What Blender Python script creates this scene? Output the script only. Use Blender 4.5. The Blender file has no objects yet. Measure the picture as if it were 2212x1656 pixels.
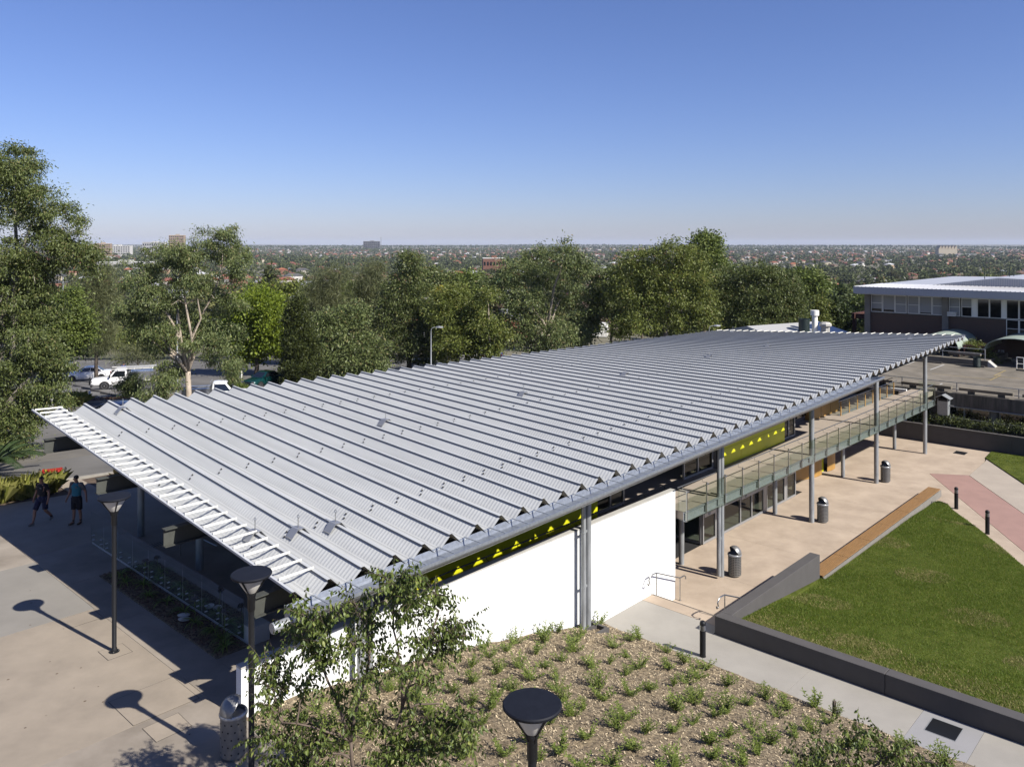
import bpy, math, random
import numpy as np
from mathutils import Vector, Matrix
R = math.radians
scene = bpy.context.scene
COL = scene.collection
random.seed(7)

# ------------------------------------------------------------------ camera
HC = 10.3                      # height of the lens above the upper floor
cd = bpy.data.cameras.new('camera')
cam = bpy.data.objects.new('camera', cd)
COL.objects.link(cam)
cam.location = (0, 0, HC)
cam.rotation_euler = (R(90), 0, 0)
cd.sensor_width = 36
cd.lens = 28.806
cd.shift_y = -0.1361           # a shift lens, held level
cd.clip_start = 0.1
cd.clip_end = 40000
scene.camera = cam

# ------------------------------------------------------------------ sky, sun, exposure
SUN = Vector((.960, -0.686, 1.0)).normalized()
EL = math.asin(SUN.z)
AZ = math.atan2(SUN.x, SUN.y)
world = bpy.data.worlds.new('World')
scene.world = world
world.use_nodes = True
wn = world.node_tree
wn.nodes.clear()
sky = wn.nodes.new('ShaderNodeTexSky')
sky.sky_type = 'NISHITA'
sky.sun_disc = False
sky.sun_elevation = EL
sky.sun_rotation = AZ
sky.altitude = 60
sky.air_density = 1.0
sky.dust_density = 0.4
sky.ozone_density = 4.6
bg = wn.nodes.new('ShaderNodeBackground')
bg.inputs['Strength'].default_value = 0.059
wo = wn.nodes.new('ShaderNodeOutputWorld')
tint = wn.nodes.new('ShaderNodeMix'); tint.data_type = 'RGBA'; tint.blend_type = 'MULTIPLY'
tint.inputs['Factor'].default_value = 1.0
tint.inputs['B'].default_value = (.91, .90, 1.22, 1)      # the photograph's cool white balance, over the whole sky
wn.links.new(sky.outputs[0], tint.inputs['A'])
wn.links.new(tint.outputs['Result'], bg.inputs['Color'])
wn.links.new(bg.outputs[0], wo.inputs['Surface'])
sl = bpy.data.lights.new('sun', 'SUN')
sl.energy = 5.0
sl.angle = R(0.53)
sl.color = (1.0, 0.945, 0.86)
so = bpy.data.objects.new('sun', sl)
COL.objects.link(so)
so.rotation_euler = SUN.to_track_quat('Z', 'Y').to_euler()
so.location = (60, -60, 80)
scene.view_settings.view_transform = 'Standard'
scene.view_settings.look = 'None'
scene.view_settings.exposure = 0.80
scene.view_settings.gamma = 1.0
scene.view_settings.use_curve_mapping = False
scene.cycles.max_bounces = 8
scene.cycles.transparent_max_bounces = 16
scene.cycles.caustics_reflective = False
scene.cycles.caustics_refractive = False

# ------------------------------------------------------------------ frames
SA, CA = 0.6801, 0.7331
RZ = math.atan2(CA, SA)        # the site grid, turned from world X
ZP = -0.3                      # plaza
ZC = -3.4                      # courtyard
ZW = -2.7                      # garden path


def W(s, v, z=0.0):
    return Vector((2.53 + s * SA - v * CA, 27.2 + s * CA + v * SA, z))


def SVof(x, y):
    dx, dy = x - 2.53, y - 27.2
    return dx * SA + dy * CA, -dx * CA + dy * SA


def ray(px, py, Y):            # a picture point (2212 px wide) at the depth Y
    return Vector(((px - 1106) * Y / 1770, Y, HC - (py - 527) * Y / 1770))


def zsite(y):                  # the ground behind the plaza falls away to the suburb
    return float(np.interp(y, [36, 60, 70, 82, 100, 125, 200, 420], [-.3, -1.4, -2.1, -3.8, -4.8, -7, -15, -26]))


def zg(s):                     # mulch bed, falling along the white wall
    return float(np.interp(s, [-16, -12.3, -11, -5.86, -4.65, -.55, 1.05], [-.3, -.32, -.36, -1.13, -1.38, -2.3, -2.66]))


# ------------------------------------------------------------------ mesh helpers
class MB:
    def __init__(self):
        self.v, self.f, self.m = [], [], []
        self.mi = 0

    def add(self, vs, fs):
        o = len(self.v)
        self.v += [tuple(p) for p in vs]
        for f in fs:
            self.f.append(tuple(i + o for i in f))
            self.m.append(self.mi)
        return self

    def box(self, x0, x1, y0, y1, z0, z1):
        if x0 > x1: x0, x1 = x1, x0
        if y0 > y1: y0, y1 = y1, y0
        if z0 > z1: z0, z1 = z1, z0
        return self.add([(x0, y0, z0), (x1, y0, z0), (x1, y1, z0), (x0, y1, z0), (x0, y0, z1), (x1, y0, z1), (x1, y1, z1), (x0, y1, z1)],
                        [(3, 2, 1, 0), (4, 5, 6, 7), (0, 1, 5, 4), (1, 2, 6, 5), (2, 3, 7, 6), (3, 0, 4, 7)])

    def prism(self, poly, z0, z1):
        # poly: (x, y) counter-clockwise; z0, z1 numbers or functions
        a = sum(poly[i][0] * poly[(i + 1) % len(poly)][1] - poly[(i + 1) % len(poly)][0] * poly[i][1] for i in range(len(poly)))
        if a < 0: poly = poly[::-1]
        n = len(poly)
        g0 = z0 if callable(z0) else (lambda x, y: z0)
        g1 = z1 if callable(z1) else (lambda x, y: z1)
        vs = [(x, y, g0(x, y)) for x, y in poly] + [(x, y, g1(x, y)) for x, y in poly]
        fs = [tuple(range(n - 1, -1, -1)), tuple(range(n, 2 * n))]
        fs += [(i, (i + 1) % n, n + (i + 1) % n, n + i) for i in range(n)]
        return self.add(vs, fs)

    def tube(self, pts, r, n=8, cap=True):
        # pts: path; r: radius or list
        pts = [Vector(p) for p in pts]
        rr = r if isinstance(r, (list, tuple)) else [r] * len(pts)
        d = (pts[1] - pts[0]).normalized()
        ref = Vector((0, 0, 1)) if abs(d.z) < .9 else Vector((1, 0, 0))
        nx = d.cross(ref).normalized()
        vs, fs = [], []
        for i, p in enumerate(pts):
            if i == 0: t = pts[1] - pts[0]
            elif i == len(pts) - 1: t = pts[-1] - pts[-2]
            else: t = (pts[i + 1] - pts[i]).normalized() + (pts[i] - pts[i - 1]).normalized()
            if t.length < 1e-9: t = d
            t.normalize()
            nx = (nx - t * nx.dot(t))
            if nx.length < 1e-6: nx = t.orthogonal()
            nx.normalize()
            ny = t.cross(nx)
            for k in range(n):
                a = 2 * math.pi * k / n
                vs.append(p + (nx * math.cos(a) + ny * math.sin(a)) * rr[i])
        for i in range(len(pts) - 1):
            for k in range(n):
                k2 = (k + 1) % n
                fs.append((i * n + k, i * n + k2, (i + 1) * n + k2, (i + 1) * n + k))
        if cap:
            fs.append(tuple(range(n - 1, -1, -1)))
            o = (len(pts) - 1) * n
            fs.append(tuple(range(o, o + n)))
        return self.add(vs, fs)

    def lathe(self, prof, n=16, c=(0, 0, 0)):
        # prof: (r, z) from bottom to top; closed with caps where r > 0
        vs, fs = [], []
        for r_, z_ in prof:
            for k in range(n):
                a = 2 * math.pi * k / n
                vs.append((c[0] + r_ * math.cos(a), c[1] + r_ * math.sin(a), c[2] + z_))
        for i in range(len(prof) - 1):
            for k in range(n):
                k2 = (k + 1) % n
                fs.append((i * n + k, i * n + k2, (i + 1) * n + k2, (i + 1) * n + k))
        if prof[0][0] > 1e-4: fs.append(tuple(range(n - 1, -1, -1)))
        if prof[-1][0] > 1e-4: fs.append(tuple(range((len(prof) - 1) * n, len(prof) * n)))
        return self.add(vs, fs)

    def loft(self, rings, cap=True, closed=True):
        n = len(rings[0])
        vs = [p for r_ in rings for p in r_]
        fs = []
        for i in range(len(rings) - 1):
            for k in range(n if closed else n - 1):
                k2 = (k + 1) % n
                fs.append((i * n + k, i * n + k2, (i + 1) * n + k2, (i + 1) * n + k))
        if cap:
            fs.append(tuple(range(n - 1, -1, -1)))
            fs.append(tuple(range((len(rings) - 1) * n, len(rings) * n)))
        return self.add(vs, fs)

    def extr(self, prof, axis, a0, a1):
        # a profile of (p, q) swept along one axis: 'x' -> (a, p, q), 'y' -> (p, a, q)
        f = (lambda a, p, q: (a, p, q)) if axis == 'x' else (lambda a, p, q: (p, a, q))
        return self.loft([[f(a0, p, q) for p, q in prof], [f(a1, p, q) for p, q in prof]])

    def build(self, name, mats, parent=None, smooth=False, bevel=0, kind=None):
        me = bpy.data.meshes.new(name)
        me.from_pydata(self.v, [], self.f)
        if not isinstance(mats, (list, tuple)): mats = [mats]
        for m_ in mats: me.materials.append(m_)
        if len(mats) > 1: me.polygons.foreach_set('material_index', self.m)
        if smooth: me.polygons.foreach_set('use_smooth', [True] * len(me.polygons))
        me.update()
        o = bpy.data.objects.new(name, me)
        COL.objects.link(o)
        if parent is not None: o.parent = parent
        if bevel:
            b = o.modifiers.new('bevel', 'BEVEL'); b.width = bevel; b.segments = 2; b.limit_method = 'ANGLE'; b.angle_limit = R(40)
        if smooth and smooth != 'all':
            try: me.set_sharp_from_angle(angle=R(smooth if smooth is not True else 42))
            except Exception: pass
        if kind: o['kind'] = kind
        return o


def npmesh(name, V, F, mats, parent=None, kind=None, smooth=False):
    me = bpy.data.meshes.new(name)
    V = np.asarray(V, np.float32); F = np.asarray(F, np.int32)
    k = F.shape[1]
    me.vertices.add(len(V)); me.vertices.foreach_set('co', V.ravel())
    me.loops.add(F.size); me.loops.foreach_set('vertex_index', F.ravel())
    me.polygons.add(len(F)); me.polygons.foreach_set('loop_start', np.arange(0, F.size, k, dtype=np.int32))
    if smooth: me.polygons.foreach_set('use_smooth', np.ones(len(F), bool))
    for m_ in (mats if isinstance(mats, (list, tuple)) else [mats]): me.materials.append(m_)
    me.update(calc_edges=True)
    o = bpy.data.objects.new(name, me)
    COL.objects.link(o)
    if parent is not None: o.parent = parent
    if kind: o['kind'] = kind
    return o


def tag(o, label=None, cat=None, group=None, kind=None):
    if label: o['label'] = label
    if cat: o['category'] = cat
    if group: o['group'] = group
    if kind: o['kind'] = kind
    return o


def thing(name, label, cat, loc=(0, 0, 0), rz=0.0, group=None):
    o = bpy.data.objects.new(name, None)
    o.empty_display_size = .3
    COL.objects.link(o)
    o.location = loc
    o.rotation_euler = (0, 0, rz)
    return tag(o, label, cat, group)


def kids(o):
    return [c for c in o.children]


def dup(o, loc=None, rz=None, label=None, group=None, scale=None, parent=None):
    c = o.copy()
    COL.objects.link(c)
    if parent is not None: c.parent = parent
    for ch in kids(o): dup(ch, parent=c)
    if loc is not None: c.location = loc
    if rz is not None: c.rotation_euler = (0, 0, rz)
    if scale is not None: c.scale = (scale,) * 3 if not isinstance(scale, tuple) else scale
    if label: c['label'] = label
    if group: c['group'] = group
    return c


# ------------------------------------------------------------------ materials
def _lin(c):
    return tuple(c) + (1.0,)


def mat(name, col, rough=.7, metal=0.0, var=0.0, scale=4.0, col2=None, bump=0.0, bscale=60.0, spec=.5, island=0.0, detail=6, streak=None, world_co=False, back=None, k=.605):
    col = tuple(c * k for c in col); col2 = tuple(c * k for c in col2) if col2 else None; back = tuple(c * k for c in back) if back else None
    m = bpy.data.materials.new(name)
    m.use_nodes = True
    nt = m.node_tree
    b = nt.nodes['Principled BSDF']
    b.inputs['Roughness'].default_value = rough
    b.inputs['Metallic'].default_value = metal
    b.inputs['Specular IOR Level'].default_value = spec
    b.inputs['Base Color'].default_value = _lin(col)
    src = None
    if var or col2 or bump:
        tc = nt.nodes.new('ShaderNodeTexCoord')
        co = tc.outputs['Object']
        if world_co:
            ge = nt.nodes.new('ShaderNodeNewGeometry'); co = ge.outputs['Position']
        if streak:
            mp = nt.nodes.new('ShaderNodeMapping'); mp.inputs['Scale'].default_value = streak
            nt.links.new(co, mp.inputs['Vector']); co = mp.outputs['Vector']
    if var or col2:
        no = nt.nodes.new('ShaderNodeTexNoise')
        no.inputs['Scale'].default_value = scale; no.inputs['Detail'].default_value = detail; no.inputs['Roughness'].default_value = .62
        nt.links.new(co, no.inputs['Vector'])
        cr = nt.nodes.new('ShaderNodeValToRGB')
        a = tuple(c * (1 - var) for c in col); z = tuple(min(1, c * (1 + var)) for c in (col2 or col))
        cr.color_ramp.elements[0].position = .34; cr.color_ramp.elements[0].color = _lin(a)
        cr.color_ramp.elements[1].position = .66; cr.color_ramp.elements[1].color = _lin(z)
        nt.links.new(no.outputs['Fac'], cr.inputs['Fac'])
        src = cr.outputs['Color']
    if island:
        ge = nt.nodes.new('ShaderNodeNewGeometry')
        hv = nt.nodes.new('ShaderNodeHueSaturation')
        mr = nt.nodes.new('ShaderNodeMapRange')
        mr.inputs['To Min'].default_value = 1 - island; mr.inputs['To Max'].default_value = 1 + island
        nt.links.new(ge.outputs['Random Per Island'], mr.inputs['Value'])
        nt.links.new(mr.outputs['Result'], hv.inputs['Value'])
        if src is not None: nt.links.new(src, hv.inputs['Color'])
        else: hv.inputs['Color'].default_value = _lin(col)
        src = hv.outputs['Color']
    if back is not None:
        ge = nt.nodes.new('ShaderNodeNewGeometry')
        mx = nt.nodes.new('ShaderNodeMix'); mx.data_type = 'RGBA'
        nt.links.new(ge.outputs['Backfacing'], mx.inputs['Factor'])
        if src is not None: nt.links.new(src, mx.inputs['A'])
        else: mx.inputs['A'].default_value = _lin(col)
        mx.inputs['B'].default_value = _lin(back)
        src = mx.outputs['Result']
    if src is not None: nt.links.new(src, b.inputs['Base Color'])
    if bump:
        n2 = nt.nodes.new('ShaderNodeTexNoise')
        n2.inputs['Scale'].default_value = bscale; n2.inputs['Detail'].default_value = 5
        nt.links.new(co, n2.inputs['Vector'])
        bp = nt.nodes.new('ShaderNodeBump')
        bp.inputs['Strength'].default_value = min(1, bump); bp.inputs['Distance'].default_value = .02
        nt.links.new(n2.outputs['Fac'], bp.inputs['Height'])
        nt.links.new(bp.outputs['Normal'], b.inputs['Normal'])
    return m


def leafmat(name, dark, light, trans=.25, rough=.55, tip=None, objvar=0.0, k=.95):
    dark = tuple(c * k for c in dark); light = tuple(c * k for c in light); tip = tuple(c * k for c in tip) if tip else None
    m = bpy.data.materials.new(name)
    m.use_nodes = True
    nt = m.node_tree
    b = nt.nodes['Principled BSDF']
    b.inputs['Roughness'].default_value = rough
    b.inputs['Specular IOR Level'].default_value = .35
    ge = nt.nodes.new('ShaderNodeNewGeometry')
    cr = nt.nodes.new('ShaderNodeValToRGB')
    e = cr.color_ramp.elements
    e[0].position = 0; e[0].color = _lin(dark)
    e[1].position = .93; e[1].color = _lin(light)
    if tip is not None:
        t = e.new(.985); t.color = _lin(tip)
    nt.links.new(ge.outputs['Random Per Island'], cr.inputs['Fac'])
    src = cr.outputs['Color']
    if objvar:
        oi = nt.nodes.new('ShaderNodeObjectInfo')
        hv = nt.nodes.new('ShaderNodeHueSaturation')
        mr = nt.nodes.new('ShaderNodeMapRange'); mr.inputs['To Min'].default_value = .5 - .06 * objvar; mr.inputs['To Max'].default_value = .5 + .03 * objvar
        mv = nt.nodes.new('ShaderNodeMapRange'); mv.inputs['To Min'].default_value = 1 - .45 * objvar; mv.inputs['To Max'].default_value = 1 + .45 * objvar
        wn_ = nt.nodes.new('ShaderNodeTexWhiteNoise'); wn_.noise_dimensions = '1D'
        nt.links.new(oi.outputs['Random'], mr.inputs['Value']); nt.links.new(oi.outputs['Random'], wn_.inputs['W'])
        nt.links.new(wn_.outputs['Value'], mv.inputs['Value'])
        nt.links.new(mr.outputs['Result'], hv.inputs['Hue']); nt.links.new(mv.outputs['Result'], hv.inputs['Value'])
        nt.links.new(src, hv.inputs['Color']); src = hv.outputs['Color']
    nt.links.new(src, b.inputs['Base Color'])
    tr = nt.nodes.new('ShaderNodeBsdfTranslucent')
    nt.links.new(src, tr.inputs['Color'])
    mx = nt.nodes.new('ShaderNodeMixShader')
    mx.inputs['Fac'].default_value = trans
    nt.links.new(b.outputs[0], mx.inputs[1]); nt.links.new(tr.outputs[0], mx.inputs[2])
    nt.links.new(mx.outputs[0], nt.nodes['Material Output'].inputs['Surface'])
    return m


def glassmat(name, tint, refl=1.0, rough=.02):
    # one thin sheet: tinted clear body, mirror film by angle
    m = bpy.data.materials.new(name)
    m.use_nodes = True
    nt = m.node_tree
    nt.nodes.remove(nt.nodes['Principled BSDF'])
    t = nt.nodes.new('ShaderNodeBsdfTransparent'); t.inputs['Color'].default_value = _lin(tint)
    g = nt.nodes.new('ShaderNodeBsdfGlossy'); g.inputs['Roughness'].default_value = rough
    f = nt.nodes.new('ShaderNodeFresnel'); f.inputs['IOR'].default_value = 1.5
    ml = nt.nodes.new('ShaderNodeMath'); ml.operation = 'MULTIPLY'; ml.inputs[1].default_value = refl
    mx = nt.nodes.new('ShaderNodeMixShader')
    nt.links.new(f.outputs[0], ml.inputs[0]); nt.links.new(ml.outputs[0], mx.inputs['Fac'])
    nt.links.new(t.outputs[0], mx.inputs[1]); nt.links.new(g.outputs[0], mx.inputs[2])
    nt.links.new(mx.outputs[0], nt.nodes['Material Output'].inputs['Surface'])
    return m


M = {}
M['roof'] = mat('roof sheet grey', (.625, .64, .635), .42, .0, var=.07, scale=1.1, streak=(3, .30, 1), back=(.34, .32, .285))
M['risershade'] = mat('painted ridge riser shade', (.26, .265, .28), .8)  # shade on the ridge risers, painted in as a darker grey
M['gutterm'] = mat('galvanised gutter', (.42, .46, .52), .34, .55, var=.14, scale=10, detail=3)
M['batten'] = mat('cream batten paint', (.70, .69, .62), .5, k=.9)
M['cap'] = mat('ridge flashing', (.66, .68, .70), .4)
M['galv'] = mat('galvanised steel', (.50, .53, .55), .38, .35, var=.12, scale=14, detail=3)
M['galvpost'] = mat('galvanised post', (.42, .44, .455), .45, .25, var=.24, scale=5, streak=(1, 1, .25), bump=.05)
M['beam'] = mat('steel beam grey green', (.075, .08, .07), .65, .0, var=.12, scale=6)
M['white'] = mat('white render', (.72, .73, .72), .8, var=.035, scale=1.6, streak=(1, 1, .22), k=.92, bump=.05, bscale=30)
M['whitep'] = mat('white paint', (.80, .79, .74), .5, k=.92)
M['coping'] = mat('coping cream', (.60, .59, .55), .7, var=.06, scale=3)
M['lime'] = mat('lime panel', (.80, .80, .02), .42, var=.01)
M['dark'] = mat('dark joint', (.02, .02, .02), .8)
M['black'] = mat('black powder coat', (.014, .015, .018), .5, spec=.3)
M['lampdisc'] = mat('dark grey lamp top', (.016, .018, .026), .6, var=.12, scale=9, spec=.15)
M['petal'] = mat('pale petal', (.16, .16, .17), .8)
M['opal'] = mat('opal cone', (.75, .73, .68), .4)
M['steel'] = mat('stainless steel', (.62, .62, .60), .28, .9)
M['alum'] = mat('aluminium frame', (.52, .53, .54), .4, .5)
M['plaza'] = mat('buff concrete', (.345, .295, .235), .85, var=.16, scale=.55, col2=(.39, .34, .28), bump=.08, bscale=50, world_co=True, streak=(1, 1, 1))
M['plazagrey'] = mat('grey concrete', (.32, .30, .265), .85, var=.08, scale=.7, bump=.06, bscale=50, world_co=True)
M['plazapale'] = mat('pale buff concrete', (.395, .335, .262), .85, var=.12, scale=.8, bump=.05, bscale=50, world_co=True)
M['court'] = mat('sand coloured concrete', (.54, .43, .325), .85, var=.10, scale=.8, col2=(.58, .47, .36), bump=.06, bscale=40, world_co=True)
M['path'] = mat('pale grey concrete', (.43, .405, .36), .85, var=.08, scale=.7, bump=.05, bscale=50, world_co=True)
M['pathblue'] = mat('blue grey concrete', (.385, .38, .385), .85, var=.05, scale=.9, world_co=True)
M['courtpale'] = mat('pale sand concrete', (.52, .45, .37), .85, var=.07, scale=.8, world_co=True)
M['pink'] = mat('pink concrete', (.44, .27, .225), .85, var=.08, scale=.9, world_co=True)
M['dwall'] = mat('charcoal render', (.105, .098, .095), .8, var=.07, scale=2)
M['mulch'] = mat('mulch bed', (.12, .088, .055), .95, var=.45, scale=9, col2=(.29, .225, .14), bump=.9, bscale=30, detail=9)
M['chip'] = mat('wood chip', (.50, .41, .27), .9, island=.85)
M['chipred'] = mat('bark chip', (.16, .085, .05), .9, island=.7)
M['soil'] = mat('bare soil', (.13, .09, .06), .95, var=.3, scale=4, bump=.6, bscale=20)
M['asphalt'] = mat('asphalt', (.155, .148, .138), .9, var=.18, scale=.25, col2=(.18, .172, .158), bump=.1, bscale=40, world_co=True)
M['asphalt2'] = mat('pale worn asphalt', (.19, .175, .15), .9, var=.15, scale=.7, world_co=True)
M['kerb'] = mat('kerb concrete', (.36, .34, .30), .85, var=.1, scale=3)
M['line'] = mat('white road paint', (.62, .62, .60), .7, var=.15, scale=8)
M['yline'] = mat('yellow road paint', (.42, .32, .12), .7, var=.2, scale=8)
M['lawn'] = mat('lawn soil', (.075, .105, .012), .95, var=.3, scale=1.4, col2=(.11, .13, .025), bump=.9, bscale=22, spec=.1)
M['blade'] = leafmat('grass blade', (.075, .130, .009), (.165, .22, .028), .45, .7, (.30, .26, .08))
M['ground'] = mat('suburb ground', (.11, .12, .06), .95, var=.4, scale=.012, col2=(.20, .18, .12), world_co=True)
M['bin'] = mat('brushed bin steel', (.34, .34, .335), .42, .55, var=.1, scale=8)
M['dryblade'] = leafmat('dry grass blade', (.16, .15, .05), (.38, .33, .14), .3, .8)
M['timber'] = mat('hardwood slat', (.33, .185, .072), .6, var=.22, scale=3, streak=(.6, 14, 8), island=.2)
M['ply'] = mat('orange plywood', (.52, .29, .075), .5, var=.08, scale=2, streak=(1, 1, .3))
M['red'] = mat('red paint', (.42, .028, .018), .4)
M['brass'] = mat('brass fitting', (.5, .30, .12), .4, .7)
M['yellow'] = mat('yellow tag', (.7, .5, .03), .5)
M['glass'] = glassmat('balustrade glass', (.87, .925, .875), .8)
M['glassdark'] = glassmat('tinted window glass', (.50, .55, .50), 1.0)
M['glasspl'] = glassmat('plinth glass', (.62, .74, .66), .8)
M['winglass'] = mat('dark window glass', (.012, .014, .016), .06, 0, spec=.8)
M['blind'] = mat('window blind', (.42, .43, .43), .6)
M['brick'] = mat('brown brickwork', (.10, .052, .038), .9)
M['concold'] = mat('weathered concrete', (.205, .18, .135), .9, var=.25, scale=.5, col2=(.24, .21, .165), bump=.15, bscale=30)
M['concdark'] = mat('stained concrete', (.13, .12, .105), .9, var=.35, scale=1.6, streak=(3, 3, .35))
M['concpier'] = mat('concrete pier', (.27, .255, .225), .85, var=.12, scale=2)
M['fascia'] = mat('pale blue grey fascia', (.55, .57, .62), .5)
M['whiteroof'] = mat('white metal roof', (.74, .74, .74), .35, .15)
M['grnroof'] = mat('pale green canopy sheet', (.42, .50, .43), .5)
M['rust'] = mat('red brown steel', (.10, .035, .022), .7)
M['floorint'] = mat('interior floor', (.40, .39, .35), .7, var=.25, scale=30)
M['inwall'] = mat('interior wall', (.30, .29, .27), .8)
M['deckfl'] = mat('balcony concrete', (.47, .40, .33), .85, var=.07, scale=.8, world_co=True)
M['bark'] = mat('pale gum bark', (.50, .42, .33), .8, var=.28, scale=3, streak=(2, 2, .6))
M['barkd'] = mat('grey brown bark', (.14, .11, .085), .9, var=.3, scale=5, bump=.4, bscale=12)
M['barkw'] = mat('paperbark', (.42, .38, .32), .85, var=.3, scale=4, streak=(2, 2, .5), bump=.4, bscale=10)
M['twig'] = mat('grey twig', (.16, .12, .09), .85, var=.2, scale=6)
M['tyre'] = mat('tyre rubber', (.012, .012, .013), .85)
M['rim'] = mat('wheel rim', (.42, .42, .43), .35, .7)
M['carglass'] = mat('car glass', (.012, .015, .02), .05, spec=.9)
M['chrome'] = mat('car lamp glass', (.55, .55, .55), .15, .6)
M['lampred'] = mat('tail lamp red', (.3, .01, .01), .2)
M['carwhite'] = mat('white car paint', (.78, .78, .77), .18, spec=.6, k=.95)
M['carblue'] = mat('dark blue car paint', (.018, .030, .095), .2, .3, spec=.7)
M['carteal'] = mat('teal car paint', (.008, .075, .075), .2, .4, spec=.7)
M['carsilver'] = mat('silver car paint', (.40, .41, .42), .25, .6)
M['checker'] = mat('checker plate', (.50, .52, .54), .35, .6, var=.35, scale=26, detail=0)
M['plastic'] = mat('black plastic', (.02, .02, .022), .5)
M['skin'] = mat('skin', (.38, .20, .13), .55)
M['hair'] = mat('dark hair', (.018, .011, .008), .7)
M['tshirtblack'] = mat('black shirt cloth', (.012, .012, .016), .9)
M['tshirtteal'] = mat('teal shirt cloth', (.035, .22, .30), .9)
M['sleevegrey'] = mat('grey sleeve cloth', (.16, .16, .17), .9)
M['navy'] = mat('navy cloth', (.014, .018, .06), .9)
M['blackcloth'] = mat('black shorts cloth', (.012, .013, .018), .9)
M['shoegrey'] = mat('grey shoe', (.20, .20, .19), .8)
M['shoebrown'] = mat('brown boot', (.10, .07, .045), .8)
M['blueshirt'] = mat('blue shirt cloth', (.02, .08, .38), .9)
M['drum'] = mat('dark green plastic', (.012, .028, .026), .5)
M['signwhite'] = mat('sign white', (.7, .7, .68), .5)
M['plant'] = leafmat('bed seedling leaf', (.085, .125, .025), (.25, .31, .07), .4)
M['celtis'] = leafmat('hackberry leaf', (.055, .085, .018), (.15, .19, .045), .3, .45, (.24, .26, .07))
M['tussock'] = leafmat('tussock blade', (.30, .33, .06), (.60, .58, .20), .5)
M['drytussock'] = leafmat('dry tussock blade', (.20, .17, .06), (.42, .36, .16), .2)
M['palm'] = leafmat('palm leaflet', (.02, .045, .012), (.065, .095, .035), .2)
M['paperbarkleaf'] = leafmat('paperbark leaf', (.048, .070, .018), (.155, .185, .058), .3, .5, (.20, .17, .07))
M['gumleaf'] = leafmat('gum leaf', (.058, .085, .026), (.185, .22, .078), .3, .5, (.24, .20, .09))
M['oliveleaf'] = leafmat('olive gum leaf', (.066, .090, .016), (.19, .22, .048), .3, .5, (.24, .20, .06))
M['brightleaf'] = leafmat('bright green leaf', (.085, .13, .01), (.24, .30, .03), .45)
M['midleaf'] = leafmat('mid green leaf', (.06, .092, .018), (.17, .21, .048), .3)
M['cypleaf'] = leafmat('cypress spray', (.018, .028, .007), (.075, .09, .02), .15)
M['casleaf'] = leafmat('she oak needle', (.062, .076, .032), (.155, .165, .068), .3)
M['darkleaf'] = leafmat('dark green leaf', (.025, .042, .012), (.075, .10, .028), .2)
M['yellowleaf'] = leafmat('yellowing leaf', (.16, .15, .015), (.36, .30, .03), .35)
M['farleaf'] = leafmat('suburb tree leaf', (.036, .052, .018), (.12, .14, .046), .25, .7, None, .8)
M['hedge'] = leafmat('creeper leaf', (.03, .045, .012), (.11, .13, .035), .25)
# brickwork with mortar courses
_nt = M['brick'].node_tree
_bt = _nt.nodes.new('ShaderNodeTexBrick')
_bt.inputs['Scale'].default_value = 1.0
_bt.inputs['Brick Width'].default_value = .24; _bt.inputs['Row Height'].default_value = .086; _bt.inputs['Mortar Size'].default_value = .010
_bt.inputs['Color1'].default_value = (.083, .040, .027, 1); _bt.inputs['Color2'].default_value = (.054, .030, .024, 1); _bt.inputs['Mortar'].default_value = (.122, .104, .086, 1)
_tc = _nt.nodes.new('ShaderNodeTexCoord'); _sp = _nt.nodes.new('ShaderNodeSeparateXYZ'); _cb = _nt.nodes.new('ShaderNodeCombineXYZ')
_ad = _nt.nodes.new('ShaderNodeMath'); _ad.operation = 'ADD'
_nt.links.new(_tc.outputs['Object'], _sp.inputs[0]); _nt.links.new(_sp.outputs['X'], _ad.inputs[0]); _nt.links.new(_sp.outputs['Y'], _ad.inputs[1])
_nt.links.new(_ad.outputs[0], _cb.inputs['X']); _nt.links.new(_sp.outputs['Z'], _cb.inputs['Y']); _nt.links.new(_cb.outputs[0], _bt.inputs['Vector'])
_nt.links.new(_bt.outputs['Color'], _nt.nodes['Principled BSDF'].inputs['Base Color'])
# ================================================================== THE SETTING
def onsite(o):
    o.location = W(0, 0, 0); o.rotation_euler = (0, 0, RZ)
    return o


def struct(o):
    o['kind'] = 'structure'
    return o


def terrain_z(x, y):
    s, v = SVof(x, y)
    if s > 78 or v > 19: return zsite(y) - .12
    if v > .4: return -.75 if s < -10.2 else -3.9
    if s < -12.4: return -.75
    return (zg(s) - .45) if s < 1.0 else -4.1


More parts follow.
